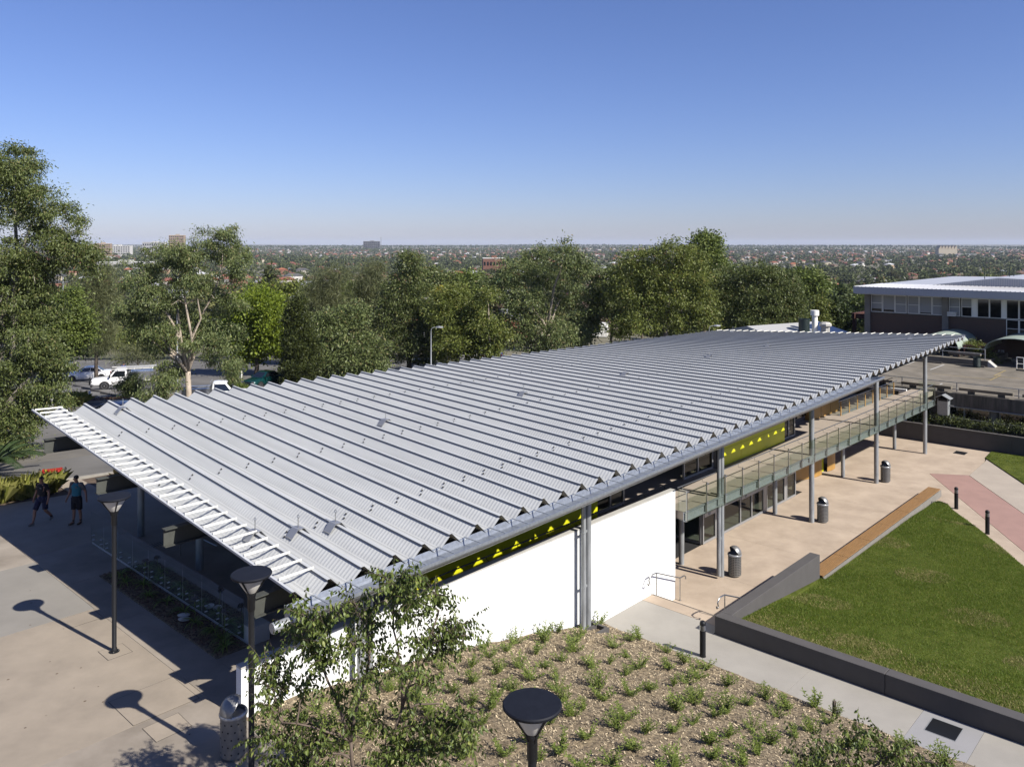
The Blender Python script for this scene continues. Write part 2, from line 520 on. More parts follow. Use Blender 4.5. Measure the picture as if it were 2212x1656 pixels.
def make_ground():
    near = np.arange(-70, 71, 1.6)
    far = []
    st, x = 2.2, 70.0
    while x < 11500:
        x += st; st *= 1.16; far.append(x)
    xs = np.concatenate([-np.array(far[::-1]), near, np.array(far)])
    ys0 = np.arange(-6, 130, 1.6)
    fy = []
    st, x = 2.2, ys0[-1]
    while x < 11500:
        x += st; st *= 1.13; fy.append(x)
    ys = np.concatenate([[-400, -60, -20], ys0, np.array(fy)])
    V = []
    for y in ys:
        for x in xs:
            if abs(x) < 90 and -8 < y < 125: z = terrain_z(x, y)
            else: z = zsite(y) - .12
            r = math.hypot(x, y)
            if r > 900:
                z += (1.6 * math.sin(x * .0021 + 1) * math.cos(y * .0017) + 1.2 * math.sin(x * .0046 + y * .003)) * min(1, (r - 900) / 800)
            if r > 3200:      # low rise on the skyline
                z += np.interp(r, [3200, 5200, 9000, 15000], [0, 17, 26, 26]) * (.9 + .16 * math.sin(x * .0011 + .6) + .1 * math.sin(x * .0031))
            V.append((x, y, z))
    nx, ny = len(xs), len(ys)
    I = np.arange(nx * ny).reshape(ny, nx)
    F = np.stack([I[:-1, :-1].ravel(), I[:-1, 1:].ravel(), I[1:, 1:].ravel(), I[1:, :-1].ravel()], 1)
    o = npmesh('ground', V, F, M['ground'], kind='structure')
    return np.array(xs), np.array(ys), np.array(V)[:, 2].reshape(ny, nx)


GX, GY, GZ = make_ground()


def gz(x, y):                  # height of the ground sheet
    i = int(np.clip(np.searchsorted(GX, x) - 1, 0, len(GX) - 2)); j = int(np.clip(np.searchsorted(GY, y) - 1, 0, len(GY) - 2))
    a = (x - GX[i]) / (GX[i + 1] - GX[i]); b = (y - GY[j]) / (GY[j + 1] - GY[j])
    return float(GZ[j, i] * (1 - a) * (1 - b) + GZ[j, i + 1] * a * (1 - b) + GZ[j + 1, i] * (1 - a) * b + GZ[j + 1, i + 1] * a * b)


# ---- plaza of big poured slabs
plaza = struct(onsite(MB().prism([(-34, -14), (-12.31, -14), (-12.31, .5), (-6, .5), (-6, 20.2), (-9.1, 20.6), (-34, 21.2)], ZP - .4, ZP - .035).build('plaza', M['dark'])))
G_ = .0045
def slab(parent, poly, z, m, name='slab', th=.05, gap=G_):
    c = (sum(p[0] for p in poly) / len(poly), sum(p[1] for p in poly) / len(poly))
    q = []
    for x, y in poly:
        dx, dy = x - c[0], y - c[1]
        q.append((x - math.copysign(min(gap, abs(dx)), dx), y - math.copysign(min(gap, abs(dy)), dy)))
    return MB().prism(q, z - th, z).build(name, m, parent, bevel=0)

def rect(s0, s1, v0, v1): return [(s0, v0), (s1, v0), (s1, v1), (s0, v1)]

ss = [-34, -26, -19, -12.45]
for i in range(3):
    vs_ = [-14, -5.2, 1.72, 8.5, 13.6, 20.85 + (.5 if i == 2 else 1.0)]
    for j in range(5):
        m = M['plazagrey'] if j == 3 else (M['plazapale'] if (i + j) % 3 == 1 else M['plaza'])
        slab(plaza, rect(ss[i], ss[i + 1], vs_[j], vs_[j + 1]), ZP, m)
slab(plaza, [(-12.45, .5), (-11.45, .5), (-11.45, 7.2), (-12.45, 7.2)], ZP, M['plaza'])
slab(plaza, rect(-12.45, -11.45, 7.2, 10.84), ZP, M['plaza'])
slab(plaza, rect(-11.45, -6.2, .5, 3.13), ZP, M['plaza'])
slab(plaza, rect(-12.45, -10.0, 10.85, 14.2), ZP, M['plaza'])
slab(plaza, rect(-10.0, -6.2, 3.13, 14.2), ZP, M['plaza'])
slab(plaza, [(-12.45, 14.2), (-6.2, 14.2), (-6.2, 20.3), (-9.1, 20.75), (-12.45, 21.35)], ZP, M['plazapale'])
slab(plaza, [(-12.45, -5.2), (-12.3, -5.2), (-12.3, .5), (-12.45, .5)], ZP, M['plaza'])
# little inset panels, the lamp pad and the service lid
for nm, p, m in [('lamp_pad', rect(-13.35, -12.75, 5.1, 5.75), M['plazapale']), ('service_lid', [(-14.02, .78), (-13.24, .8), (-13.21, 1.5), (-14.01, 1.48)], M['plazapale']),
                 ('inset_slab', rect(-14.1, -12.6, 1.74, 3.1), M['plazapale']), ('inset_slab', rect(-13.4, -12.5, 7.7, 8.45), M['plazapale'])]:
    MB().prism(p, ZP - .02, ZP + .006).build(nm, m, plaza)
    a = MB()
    for k in range(len(p)):
        q0, q1 = Vector((*p[k], ZP + .0035)), Vector((*p[(k + 1) % len(p)], ZP + .0035))
        d = (q1 - q0).normalized() * .012; n = Vector((d.y, -d.x, 0))
        a.add([q0 - d + n, q1 + d + n, q1 + d - n, q0 - d - n], [(0, 1, 2, 3)])
    a.build('lid_joint', M['dark'], plaza)
b = MB()
for i in range(46):            # dropped gum and small stains on the concrete
    s, v = random.uniform(-17, -12.6), random.uniform(-2, 12)
    r = random.uniform(.012, .035)
    b.add([(s + r * math.cos(a), v + r * .8 * math.sin(a), ZP + .004) for a in [k * math.pi / 4 for k in range(8)]], [tuple(range(8))])
st_ = b.build('spot', M['soil'], plaza); st_['kind'] = 'stuff'

# ---- beds between the plaza and the road, with the short concrete link
bed = struct(onsite(MB().prism([(-30, 21.8), (-12.45, 21.35), (-9.1, 20.76), (-8.85, 20.72), (-8.85, 23.0), (-30, 24.3)], ZP - .3, ZP - .03).build('garden_bed', M['soil'])))
bed2 = struct(onsite(MB().prism([(-7.8, 20.5), (-6.2, 20.3), (4, 19.4), (4, 22.2), (-7.8, 22.8)], ZP - .3, ZP - .03).build('garden_bed', M['soil'])))
link = struct(onsite(MB().prism([(-8.85, 20.72), (-7.8, 20.52), (-7.8, 22.98), (-8.85, 22.98)], ZP - .3, ZP).build('footpath', M['plazapale'])))

# ---- road and car park follow the fall of the land
def drape(name, m, x0, x1, y0, y1, off, test=None, step=2.0, kind='structure'):
    xs = np.arange(x0, x1 + .1, step); ys = np.arange(y0, y1 + .1, step)
    V = [(x, y, zsite(y) + off) for y in ys for x in xs]
    nx = len(xs); F = []
    for j in range(len(ys) - 1):
        for i in range(nx - 1):
            if test is None or test((xs[i] + xs[i + 1]) / 2, (ys[j] + ys[j + 1]) / 2):
                F.append((j * nx + i, j * nx + i + 1, (j + 1) * nx + i + 1, (j + 1) * nx + i))
    return npmesh(name, V, F, m, kind=kind)

drape('road', M['asphalt'], -92, 40, 30, 118, -.02, lambda x, y: SVof(x, y)[1] > 21.5)
def strip_pts(pts, w0, w1, off, m, name, h=0.0):
    # a band beside a plan polyline, following the ground
    b = MB(); L = []
    for i, p in enumerate(pts):
        a = Vector(pts[max(0, i - 1)]); c = Vector(pts[min(len(pts) - 1, i + 1)])
        d = (c - a).normalized(); n = Vector((-d.y, d.x))
        q0 = Vector(p) + n * w0; q1 = Vector(p) + n * w1
        L.append((q0, q1))
    rings = [[(q0.x, q0.y, zsite(q0.y) + off), (q1.x, q1.y, zsite(q1.y) + off), (q1.x, q1.y, zsite(q1.y) + off + h), (q0.x, q0.y, zsite(q0.y) + off + h)] for q0, q1 in L]
    b.loft(rings)
    return b.build(name, m)

def line2(p, q, n): return [(p[0] + (q[0] - p[0]) * k / n, p[1] + (q[1] - p[1]) * k / n) for k in range(n + 1)]

def pix(px, py):               # picture point on the falling ground behind the plaza
    y = 60.0
    for _ in range(60):
        y = 1770 * (HC - zsite(y)) / (py - 527)
    return ((px - 1106) * y / 1770, y)

# planted island between road and car park: kerb, bark, kerb
ia, ib = pix(20, 884), pix(330, 862)
ic = (ib[0] + 55, ib[1] + 9)
isl = line2(ia, ib, 10) + line2(ib, ic, 10)[1:]
struct(strip_pts(isl, 0, .16, -.02, M['kerb'], 'kerb', .15))
struct(strip_pts(isl, 2.6, 2.76, -.02, M['kerb'], 'kerb', .15))
struct(strip_pts(isl, .17, 2.59, -.02, M['mulch'], 'island_bed', .10))
pk = [W(-30, 24.45), W(-8.85, 23.1), W(-7.8, 23.05), W(4, 22.3), W(30, 21)]
struct(strip_pts([(p.x, p.y) for p in pk], -.05, .12, -.03, M['kerb'], 'kerb', .13))
wp = [W(-30, 28), W(-14, 28.8), W(-4, 29.6), W(6, 31)]
struct(strip_pts([(p.x, p.y) for p in wp], -1.3, 1.6, -.016, M['asphalt2'], 'road_patch'))
# bay lines
b = MB()
def rline(p, q, w=.09, off=.0):
    for k in range(6):
        a = Vector((p[0] + (q[0] - p[0]) * k / 6, p[1] + (q[1] - p[1]) * k / 6)); c = Vector((p[0] + (q[0] - p[0]) * (k + 1) / 6, p[1] + (q[1] - p[1]) * (k + 1) / 6))
        d = (c - a).normalized(); n = Vector((-d.y, d.x)) * w / 2
        b.add([(a.x - n.x, a.y - n.y, zsite(a.y - n.y) - .012), (c.x - n.x, c.y - n.y, zsite(c.y - n.y) - .012), (c.x + n.x, c.y + n.y, zsite(c.y + n.y) - .012), (a.x + n.x, a.y + n.y, zsite(a.y + n.y) - .012)], [(0, 1, 2, 3)])
WS = [pix(149, 830), pix(168, 835), pix(187, 840), pix(207, 845), pix(229, 851), pix(253, 857)]
for (x0, y0) in [pix(158, 832), pix(178, 838), pix(197, 843), pix(218, 848), pix(140, 827)]:
    rline((x0 - 5.5, y0 - 1.2), (x0 + 6, y0 + 1.4))
for py in (790, 776, 762):
    a = pix(190, py); rline(a, (a[0] + 46, a[1] + 7))
for k in range(9):
    a = pix(185 + 44 * k, 783); rline(a, (a[0] - 1.5, a[1] + 5))
struct(b.build('road_markings', M['line']))
far_kerb = line2(pix(120, 757), (pix(120, 757)[0] + 90, pix(120, 757)[1] + 14), 12)
struct(strip_pts(far_kerb, 0, .15, -.02, M['kerb'], 'kerb', .14))
struct(strip_pts(far_kerb, .16, 9, -.02, M['soil'], 'verge', .06))

# ---- mulch garden falling along the white wall
def grid_sv(name, m, s0, s1, v0, v1, fz, ns, nv, kind, skip=None):
    S_ = np.linspace(s0, s1, ns); V_ = np.linspace(v0, v1, nv)
    P = [(s, v, fz(s, v)) for v in V_ for s in S_]
    F = [(j * ns + i, j * ns + i + 1, (j + 1) * ns + i + 1, (j + 1) * ns + i) for j in range(nv - 1) for i in range(ns - 1) if skip is None or not skip((S_[i] + S_[i + 1]) / 2, (V_[j] + V_[j + 1]) / 2)]
    o = npmesh(name, P, F, m, kind=kind, smooth=True)
    return onsite(o)

def zmulch(s, v):
    return zg(s) + .025 * math.sin(s * 2.1 + v) * math.sin(v * 1.7 - s * .6) + .012 * math.sin(s * 7 + v * 5)
grid_sv('mulch_bed', M['mulch'], -12.28, 1.04, -14, .26, zmulch, 150, 150, 'structure')
rng = np.random.default_rng(3)
def chips(name, m, n, ps, parent_site=True, size=(.02, .07), lift=.01):
    V = np.zeros((n, 4, 3)); P = ps
    L = rng.uniform(size[0], size[1], n); Wd = L * rng.uniform(.2, .45, n)
    a = rng.uniform(0, 6.283, n); t = rng.normal(0, .35, n); t2 = rng.normal(0, .45, n)
    ux = np.stack([np.cos(a) * np.cos(t), np.sin(a) * np.cos(t), np.sin(t)], 1) * L[:, None] / 2
    uy = np.stack([-np.sin(a) * np.cos(t2), np.cos(a) * np.cos(t2), np.sin(t2)], 1) * Wd[:, None] / 2
    c = P + np.array([0, 0, 1]) * (lift + np.abs(np.sin(t)) * L / 2)[:, None]
    V[:, 0] = c - ux - uy; V[:, 1] = c + ux - uy; V[:, 2] = c + ux + uy; V[:, 3] = c - ux + uy
    return npmesh(name, V.reshape(-1, 3), np.arange(4 * n).reshape(n, 4), m, kind='stuff')
n = 46000
s_ = rng.uniform(-12.25, 1.0, n); v_ = .2 - 13.2 * rng.random(n) ** 1.15
P = np.stack([s_, v_, np.array([zmulch(a, c) for a, c in zip(s_, v_)])], 1)
o = onsite(chips('wood_chips', M['chip'], n, P)); tag(o, 'brown wood chip mulch covering the sloping garden bed below the white wall', 'mulch')
n = 4200
P = np.stack([rng.uniform(-11.42, -10.58, n), rng.uniform(3.2, 10.8, n), np.full(n, ZP + .03)], 1)
struct(onsite(MB().box(-11.44, -10.53, 3.14, 10.83, ZP - .2, ZP + .02).build('planter_bed', M['mulch'])))
o = onsite(chips('bark_mulch', M['chipred'], n, P)); tag(o, 'reddish bark mulch in the shaded planter under the roof edge', 'mulch')
n = 2500
P = []
while len(P) < n:
    k = random.random(); i = random.randrange(len(isl) - 1); a, c = isl[i], isl[i + 1]
    d = (Vector(c) - Vector(a)).normalized(); w = random.uniform(.2, 2.5)
    x = a[0] + (c[0] - a[0]) * k - d.y * w; y = a[1] + (c[1] - a[1]) * k + d.x * w
    P.append((x, y, zsite(y) + .09))
o = chips('leaf_litter', M['chipred'], n, np.array(P), size=(.06, .2)); tag(o, 'dry leaf litter on the planted island of the car park', 'leaf litter')

# ---- path, landing, steps
path = struct(onsite(MB().box(.9, 3.54, -14, .24, ZW - .4, ZW - .045).build('path', M['dark'])))
slab(path, [(1.05, -2.98), (3.0, -2.98), (3.0, -2.96), (3.54, -2.96), (3.54, .25), (1.05, .25)], ZW, M['path'])
slab(path, rect(1.05, 2.985, -6.3, -2.98), ZW, M['path'])
slab(path, rect(1.05, 2.985, -9.51, -6.3), ZW, M['path'])
slab(path, rect(1.05, 2.985, -11.02, -9.51), ZW, M['pathblue'])
slab(path, rect(1.05, 2.985, -14, -11.02), ZW, M['path'])
stp = struct(onsite(MB().box(3.56, 5.15, -2.96, .24, -3.9, -3.45).build('steps', M['court'])))
for k in range(4):
    a = 3.55 if k == 0 else 4.25 + .3 * (k - 1)
    MB().box(a + .003, 4.25 + .3 * k - .003, -2.96, .24, -3.42, ZW - .175 * k).build('step', M['court'], stp)
    MB().box(4.25 + .3 * k - .075, 4.25 + .3 * k - .03, -2.95, .23, ZW - .175 * k + .001, ZW - .175 * k + .006).build('nosing', M['concdark'], stp)
    
# ---- courtyard
court = struct(onsite(MB().box(4.3, 39.5, -14, 9, ZC - .3, ZC - .045).build('courtyard', M['dark'])))
sb = [4.46, 9, 13.5, 18, 22.5, 27, 31.2, 35.6, 39.5]
for i in range(8):
    slab(court, rect(sb[i], sb[i + 1], -.15, 5.2 if sb[i] > 20 else 2.42), ZC, M['court'])
    slab(court, rect(sb[i], sb[i + 1], -1.64, -.15), ZC, M['court'])
    if sb[i + 1] <= 27: slab(court, rect(sb[i], sb[i + 1], -3.6, -1.64), ZC, M['court'])
slab(court, [(27, -3.6), (27, -1.64), (31.17, -1.64), (18.55, -9.88), (12, -14), (11.2, -14), (17.5, -9.3), (24, -5.0), (25.2, -4.3), (25.6, -3.6)], ZC, M['court'])
slab(court, [(31.2, -1.65), (32.37, -3.44), (20, -11.79), (18.57, -9.9)], ZC, M['pink'])
slab(court, [(31.22, -1.64), (39.5, -1.64), (39.5, -3.05), (37.28, -3.2), (36.47, -3.36), (32.4, -3.45)], ZC, M['court'])
slab(court, [(32.4, -3.47), (36.47, -3.38), (37.2, -3.3), (32.1, -6.5), (22.5, -13), (19, -12.5), (20, -11.82)], ZC, M['courtpale'])

# ---- lawns
LAWN = [(3.44, -14), (3.44, -3.4), (10.68, -3.42), (10.72, -3.62), (24.28, -3.66), (24.9, -3.62), (25.35, -3.75), (25.05, -4.25), (24.1, -4.75), (21.66, -6.5), (20.3, -7.45), (17.8, -9.1), (12.6, -12.6), (11, -14)]
def inside(poly, x, y):
    c = False; j = len(poly) - 1
    for i in range(len(poly)):
        if (poly[i][1] > y) != (poly[j][1] > y) and x < (poly[j][0] - poly[i][0]) * (y - poly[i][1]) / (poly[j][1] - poly[i][1]) + poly[i][0]: c = not c
        j = i
    return c
def zlawn(s, v):
    return float(np.interp(s, [3.4, 10, 16, 22, 26], [-2.36, -3.04, -3.09, -3.12, -3.28])) + .02 * math.sin(s * 1.3) * math.sin(v * 1.1)
from mathutils.geometry import delaunay_2d_cdt
def rolled(poly, fz, step):        # a surface that can roll: the outline filled with inner points, sides down to the subsoil
    pts = [Vector(p) for p in poly]
    xs = [p[0] for p in poly]; ys = [p[1] for p in poly]
    x = min(xs)
    while x < max(xs):
        y = min(ys)
        while y < max(ys):
            if inside(poly, x, y): pts.append(Vector((x, y)))
            y += step
        x += step
    r = delaunay_2d_cdt(pts, [], [list(range(len(poly)))], 1, 1e-4)
    b = MB(); b.add([(p.x, p.y, fz(p.x, p.y)) for p in r[0]], [tuple(f) for f in r[2]])
    n = len(poly)
    for i in range(n):
        p, q = poly[i], poly[(i + 1) % n]
        b.add([(*p, -3.6), (*q, -3.6), (*q, fz(*q)), (*p, fz(*p))], [(0, 1, 2, 3)])
    return b
o = struct(onsite(rolled(LAWN, zlawn, .45).build('lawn', M['lawn'])))
LAWN2 = [(37.35, -3.2), (39.45, -3.08), (39.45, -14), (21, -14), (32.1, -6.5)]
o = struct(onsite(MB().prism(LAWN2, -3.6, ZC + .05).build('lawn', M['lawn'])))
def blades(poly, fz, n, h=(.03, .07), name='grass'):
    xs = [p[0] for p in poly]; ys = [p[1] for p in poly]
    P = []
    while len(P) < n:
        x, y = random.uniform(min(xs), max(xs)), random.uniform(min(ys), max(ys))
        if inside(poly, x, y): P.append((x, y, fz(x, y)))
    P = np.array(P); n = len(P)
    a = rng.uniform(0, 6.283, n); w = rng.uniform(.006, .013, n); hh = rng.uniform(h[0], h[1], n)
    dry = (np.sin(P[:, 0] * .9 + 1) + np.sin(P[:, 1] * .8 + P[:, 0] * .35)) > .75
    hh = np.where(dry, hh * .6, hh)
    l = rng.normal(0, .03, (n, 2))
    V = np.zeros((n, 3, 3)); ux = np.stack([np.cos(a) * w, np.sin(a) * w, np.zeros(n)], 1)
    V[:, 0] = P - ux; V[:, 1] = P + ux; V[:, 2] = P; V[:, 2, 0] += l[:, 0]; V[:, 2, 1] += l[:, 1]; V[:, 2, 2] += hh
    return onsite(npmesh(name, V.reshape(-1, 3), np.arange(3 * n).reshape(n, 3), M['blade'], kind='stuff'))
o = blades(LAWN, zlawn, 190000); tag(o, 'short green mown grass of the sloping lawn behind the timber bench', 'grass')
def dryish(poly, n):
    out = []
    while len(out) < n:
        s, v = random.uniform(3.5, 22), random.uniform(-13, -3.5)
        w = max(0, 1 - (s - 3.4) / 2.6) * .9 + max(0, 1 - math.hypot(s - 23.2, (v + 4.6) * 1.6) / 1.8) + (.5 if math.sin(s * 1.1 + 2) * math.sin(v * .9 + s * .3) > .62 else 0)
        if random.random() < w * (.35 + .65 * (math.sin(s * 3 + v * 2.2) * math.sin(v * 2.7 - s) > -.1)) and inside(poly, s, v): out.append((s, v))
    return out
_in = inside
_dp = dryish(LAWN, 26000); _it = iter(_dp)
P_ = np.array([(s, v, zlawn(s, v)) for s, v in _dp]); n = len(P_)
a = rng.uniform(0, 6.283, n); w_ = rng.uniform(.006, .014, n); hh = rng.uniform(.03, .065, n); l_ = rng.normal(0, .035, (n, 2))
V = np.zeros((n, 3, 3)); ux = np.stack([np.cos(a) * w_, np.sin(a) * w_, np.zeros(n)], 1)
V[:, 0] = P_ - ux; V[:, 1] = P_ + ux; V[:, 2] = P_; V[:, 2, 0] += l_[:, 0]; V[:, 2, 1] += l_[:, 1]; V[:, 2, 2] += hh
o = onsite(npmesh('dry_grass', V.reshape(-1, 3), np.arange(3 * n).reshape(n, 3), M['dryblade'], kind='stuff')); tag(o, 'dry straw coloured patches in the lawn along the charcoal wall', 'grass')
o = blades(LAWN2, lambda s, v: ZC + .05, 26000); tag(o, 'green grass of the far lawn along the charcoal boundary wall', 'grass')

# ---- charcoal walls
t = thing('retaining_wall', 'low L-shaped charcoal rendered wall holding up the lawn beside the pale path', 'wall', W(0, 0, 0), RZ)
for v0, v1 in ((-8.44, -3.0), (-14, -8.456)):
    MB().box(3.0, 3.42, v0, v1, -3.5, -2.1).build('wall_panel', M['dwall'], t, bevel=.012)
MB().box(3.423, 10.7, -3.4, -3.0, -3.7, -2.1).build('wall_panel', M['dwall'], t, bevel=.012)
t = thing('boundary_wall', 'long dark charcoal rendered wall along the far end of the courtyard', 'wall', W(0, 0, 0), RZ)
for v0, v1 in ((-14, -4.2), (-4.19, 2.3), (2.31, 9)):
    MB().box(39.5, 39.8, v0, v1, -3.8, -2.28).build('wall_panel', M['dwall'], t)
MB().box(39.47, 39.83, -14, 9, -2.278, -2.2).build('coping', M['dwall'], t)
# ================================================================== THE PAVILION
pav = thing('pavilion', 'long modern pavilion with a folded grey metal roof, lime panels and glass balcony', 'building', W(0, 0, 0), RZ)
_zs = ([-12, -10.85, -5.2, 4, 10.3, 20.2, 42], [2.71, 2.72, 2.80, 3.08, 3.22, 3.44, 3.99])
_zb = ([-12, -10.85, -8, -5, -1, 5, 12, 42], [4.37, 4.33, 4.2, 4.08, 3.95, 3.76, 3.58, 2.94])
_vb = ([-12, -10.85, -8, -5, -1, 5, 12, 42], [16.0, 16.1, 16.6, 16.95, 17.25, 17.5, 17.75, 18.2])
VF = -1.0
zf = lambda s: float(np.interp(s, *_zs))
zb = lambda s: float(np.interp(s, *_zb))
vb = lambda s: float(np.interp(s, *_vb))
def zr(s, v):                  # height of the ridge surface
    return zf(s) + (zb(s) - zf(s)) * (v - VF) / (vb(s) - VF)
RS = [float(np.interp(k, [-1, 0, 6, 20, 58], [-11.8, -10.87, -5.25, 7.4, 41.62])) for k in range(-1, 59)]   # ridges, -1 is the outer edge

roof = MB()
tube_ = [(s, -1.12, zf(s) - .55) for s in np.linspace(-12.4, 23.2, 12)]
roof.tube(tube_, .115, 12)
roof = roof.build('roof', M['galv'], pav, smooth=True)
clips = MB()
for k in range(1, 60):
    s0, s1 = RS[k - 1], RS[k]
    p = s1 - s0
    v1 = vb(s1) if k < 59 else vb(s1)
    n = int((v1 - VF) / .118)
    # ---- panel with the valley tray: profile from the last fold's foot up to this ridge
    a0, a1, t1 = s0 + .36 * p, s1 - .36 * p, s1 - .05
    D = -.30
    rows = []                  # (s, dz) at plain stations; ribs raise the middle rows
    prof = [(a0, D), (a0 + .045, D), (a0 + .05, D + .018), (a0 + .07, D + .018), (a0 + .075, D), (a1 - .06, D), (a1 - .055, D + .02), (a1 - .03, D + .02), (a1 - .02, D + .012)]
    V = []; F = []
    lo, hi = Vector((a1 - .02, D + .012)), Vector((t1, -.062))
    nrm = Vector((-(hi - lo).y, (hi - lo).x)).normalized()
    q = [lo + (hi - lo) * f for f in (.05, .13, .87, .95)]
    stations = []
    dv = (v1 - VF) / n
    for i in range(n):
        base = VF + i * dv
        stations += [(base, 0), (base + dv * .30, 0), (base + dv * .42, 1), (base + dv * .72, 1), (base + dv * .84, 0)]
    stations.append((v1, 0))
    m_ = len(prof) + 5
    for v, up in stations:
        h0 = zr(s0, v); h1 = zr(s1, v)
        def zz(s): return h0 + (h1 - h0) * (s - s0) / p
        for s, d in prof: V.append((s, v, zz(s) + d))
        for j, c in enumerate(q):
            e = nrm * (.0065 * up if j in (1, 2) else 0)
            V.append((c.x + e.x, v, zz(c.x + e.x) + c.y + e.y))
        V.append((t1, v, zz(t1) - .062))
    ns = len(stations)
    I = np.arange(ns * m_).reshape(ns, m_)
    F = np.stack([I[:-1, :-1].ravel(), I[:-1, 1:].ravel(), I[1:, 1:].ravel(), I[1:, :-1].ravel()], 1)
    npmesh('roof_panel', V, F, M['roof'], roof)
    # ---- ridge cap: riser, flat top, far slope
    b = MB(); R0, R1 = [], []
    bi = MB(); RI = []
    for v in np.linspace(VF, v1, 9):
        h = zr(s1, v); hn = zr(s1 + .33, v)
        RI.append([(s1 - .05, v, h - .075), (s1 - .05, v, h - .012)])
        R0.append([(s1 - .05, v, h - .012), (s1 - .062, v, h - .012), (s1 - .062, v, h), (s1 + .03, v, h), (s1 + .05, v, h - .02), (s1 + .36 * p, v, hn + D - .006), (s1 + .40 * p, v, hn + D - .008)] if k < 59 else
                  [(s1 - .05, v, h - .012), (s1 - .062, v, h - .012), (s1 - .062, v, h), (s1 + .04, v, h), (s1 + .04, v, h - .06)])
    b.loft(R0, cap=False, closed=False)
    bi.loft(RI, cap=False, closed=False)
    bi.build('shaded_riser', M['risershade'], roof)  # upright face below the cap, its shade put into the colour
    b.build('ridge_cap', M['roof'], roof)
    # fixing tabs in pairs up the panel
    for fv in (1.9, 7.1, 12.3):
        for f in (.28, .62):
            c = lo + (hi - lo) * f; v = fv + .02 * k + (.06 if f > .5 else 0)
            if v > v1 - .5 or k == 1 and fv > 8: continue
            h0 = zr(s0, v); h1 = zr(s1, v); z = h0 + (h1 - h0) * (c.x - s0) / p + c.y
            o_ = nrm * .016
            d = (hi - lo).normalized() * .026
            clips.add([(c.x + o_.x - d.x, v - .022, z + o_.y - d.y), (c.x + o_.x + d.x, v - .022, z + o_.y + d.y), (c.x + o_.x * 2.5 + d.x, v + .022, z + o_.y * 2.5 + d.y), (c.x + o_.x * 2.5 - d.x, v + .022, z + o_.y * 2.5 - d.y)], [(0, 1, 2, 3)])
o = clips.build('roof_clip', M['dark'], roof); o['kind'] = 'stuff'
# outer leaf of the first fold and its edge strip
b = MB(); L = []
s0 = RS[0]
for v in np.linspace(VF, vb(s0), 9):
    h = zr(s0, v)
    L.append([(s0 - .03, v, h - .05), (s0 - .03, v, h + .006), (s0 + .03, v, h + .006), (s0 + .05, v, h - .01), (s0 + .36 * (RS[1] - s0), v, zr(s0 + .3, v) - .305), (s0 + .45 * (RS[1] - s0), v, zr(s0 + .4, v) - .315)])
b.loft(L, cap=False, closed=False)
b.build('edge_fascia', M['cap'], roof)
# battens laid across the first and the last fold
def battens(sa, sb_, v0, v1, step):
    v = v0
    while v < v1:
        za, zc = zr(sa, v) + .012, zr(sb_, v) + .012
        m = MB()
        for dz, dy in ((0, .03), (.035, .012)):
            pass
        m.loft([[(s, v - .03, z), (s, v + .03, z), (s, v + .03, z + .014), (s, v - .005, z + .018), (s, v - .01, z + .05), (s, v - .03, z + .05)] for s, z in ((sa + .02, za), (sb_ - .0, zc))])
        m.build('edge_batten', M['batten'], roof)
        v += step
battens(RS[0], RS[1], -.35, vb(RS[0]) - .1, .505)
battens(RS[58], RS[59], -.3, vb(RS[59]) - .1, .60)
# eave gutter with straps, ends at s = 23.2
gut = MB(); Rg = []
for s in np.linspace(-11.95, 23.25, 12):
    h = zf(s)
    Rg.append([(s, y, h + z) for y, z in [(-.95, -.255), (-.965, -.255), (-1.03, -.43), (-1.55, -.385), (-1.66, -.34), (-1.71, -.27), (-1.71, -.19), (-1.67, -.185), (-1.695, -.195), (-1.69, -.265), (-1.645, -.325), (-1.54, -.37), (-1.03, -.415), (-.95, -.245)]])
gut.loft(Rg)
h = zf(-11.95)
g0 = gut.build('gutter', M['gutterm'], roof, smooth=30)
e = MB(); e.loft([[(x, y, h + z) for y, z in [(-.90, -.25), (-.93, -.55), (-1.40, -.55), (-1.72, -.34), (-1.72, -.17)]] for x in (-11.975, -11.955)]); e.build('gutter_end', M['galv'], roof)
h = zf(23.25)
e = MB(); e.loft([[(x, y, h + z) for y, z in [(-.95, -.30), (-1.03, -.44), (-1.55, -.39), (-1.71, -.27), (-1.71, -.18)]] for x in (23.256, 23.27)]); e.build('gutter_end', M['galv'], roof)
for k in range(1, 59):
    s = (RS[k - 1] + RS[k]) / 2
    if s < 23:
        h = zf(s)
        e = MB(); e.box(s - .02, s + .02, -1.68, -1.0, h - .215, h - .2); e.build('gutter_strap', M['galv'], roof)
# safety anchors straddling the ridges
def anchor(k, v):
    s = RS[k + 1]; h = zr(s, v)
    b = MB()
    for sg in (-1, 1):
        L = [(s + sg * .02, h + .03), (s + sg * .09, h + .03), (s + sg * .27, h - .17), (s + sg * .26, h - .18), (s + sg * .085, h + .02), (s + sg * .02, h + .02)]
        b.loft([[(x, v - .15, z) for x, z in L], [(x, v + .15, z) for x, z in L]])
    b.box(s - .02, s + .02, v - .15, v + .15, h + .02, h + .031)
    for q in range(6):
        b.box(s - .285, s - .268, v - .15 + .055 * q, v - .13 + .055 * q, h - .185, h - .165)
    o = b.build('roof_anchor', M['alum'], roof)
    c = MB().tube([(s, v, h + .03), (s, v, h + .27)], .012, 6)
    R_ = [(s, v + .04 * math.cos(a), h + .31 + .04 * math.sin(a)) for a in [i * math.pi / 5 for i in range(11)]]
    c.tube(R_, .009, 5)
    c.build('anchor_eye', M['steel'], roof)
for k, v in [(0, 2.25), (1, 1.75), (2, 1.45), (2, 15.1)]: anchor(k, v)
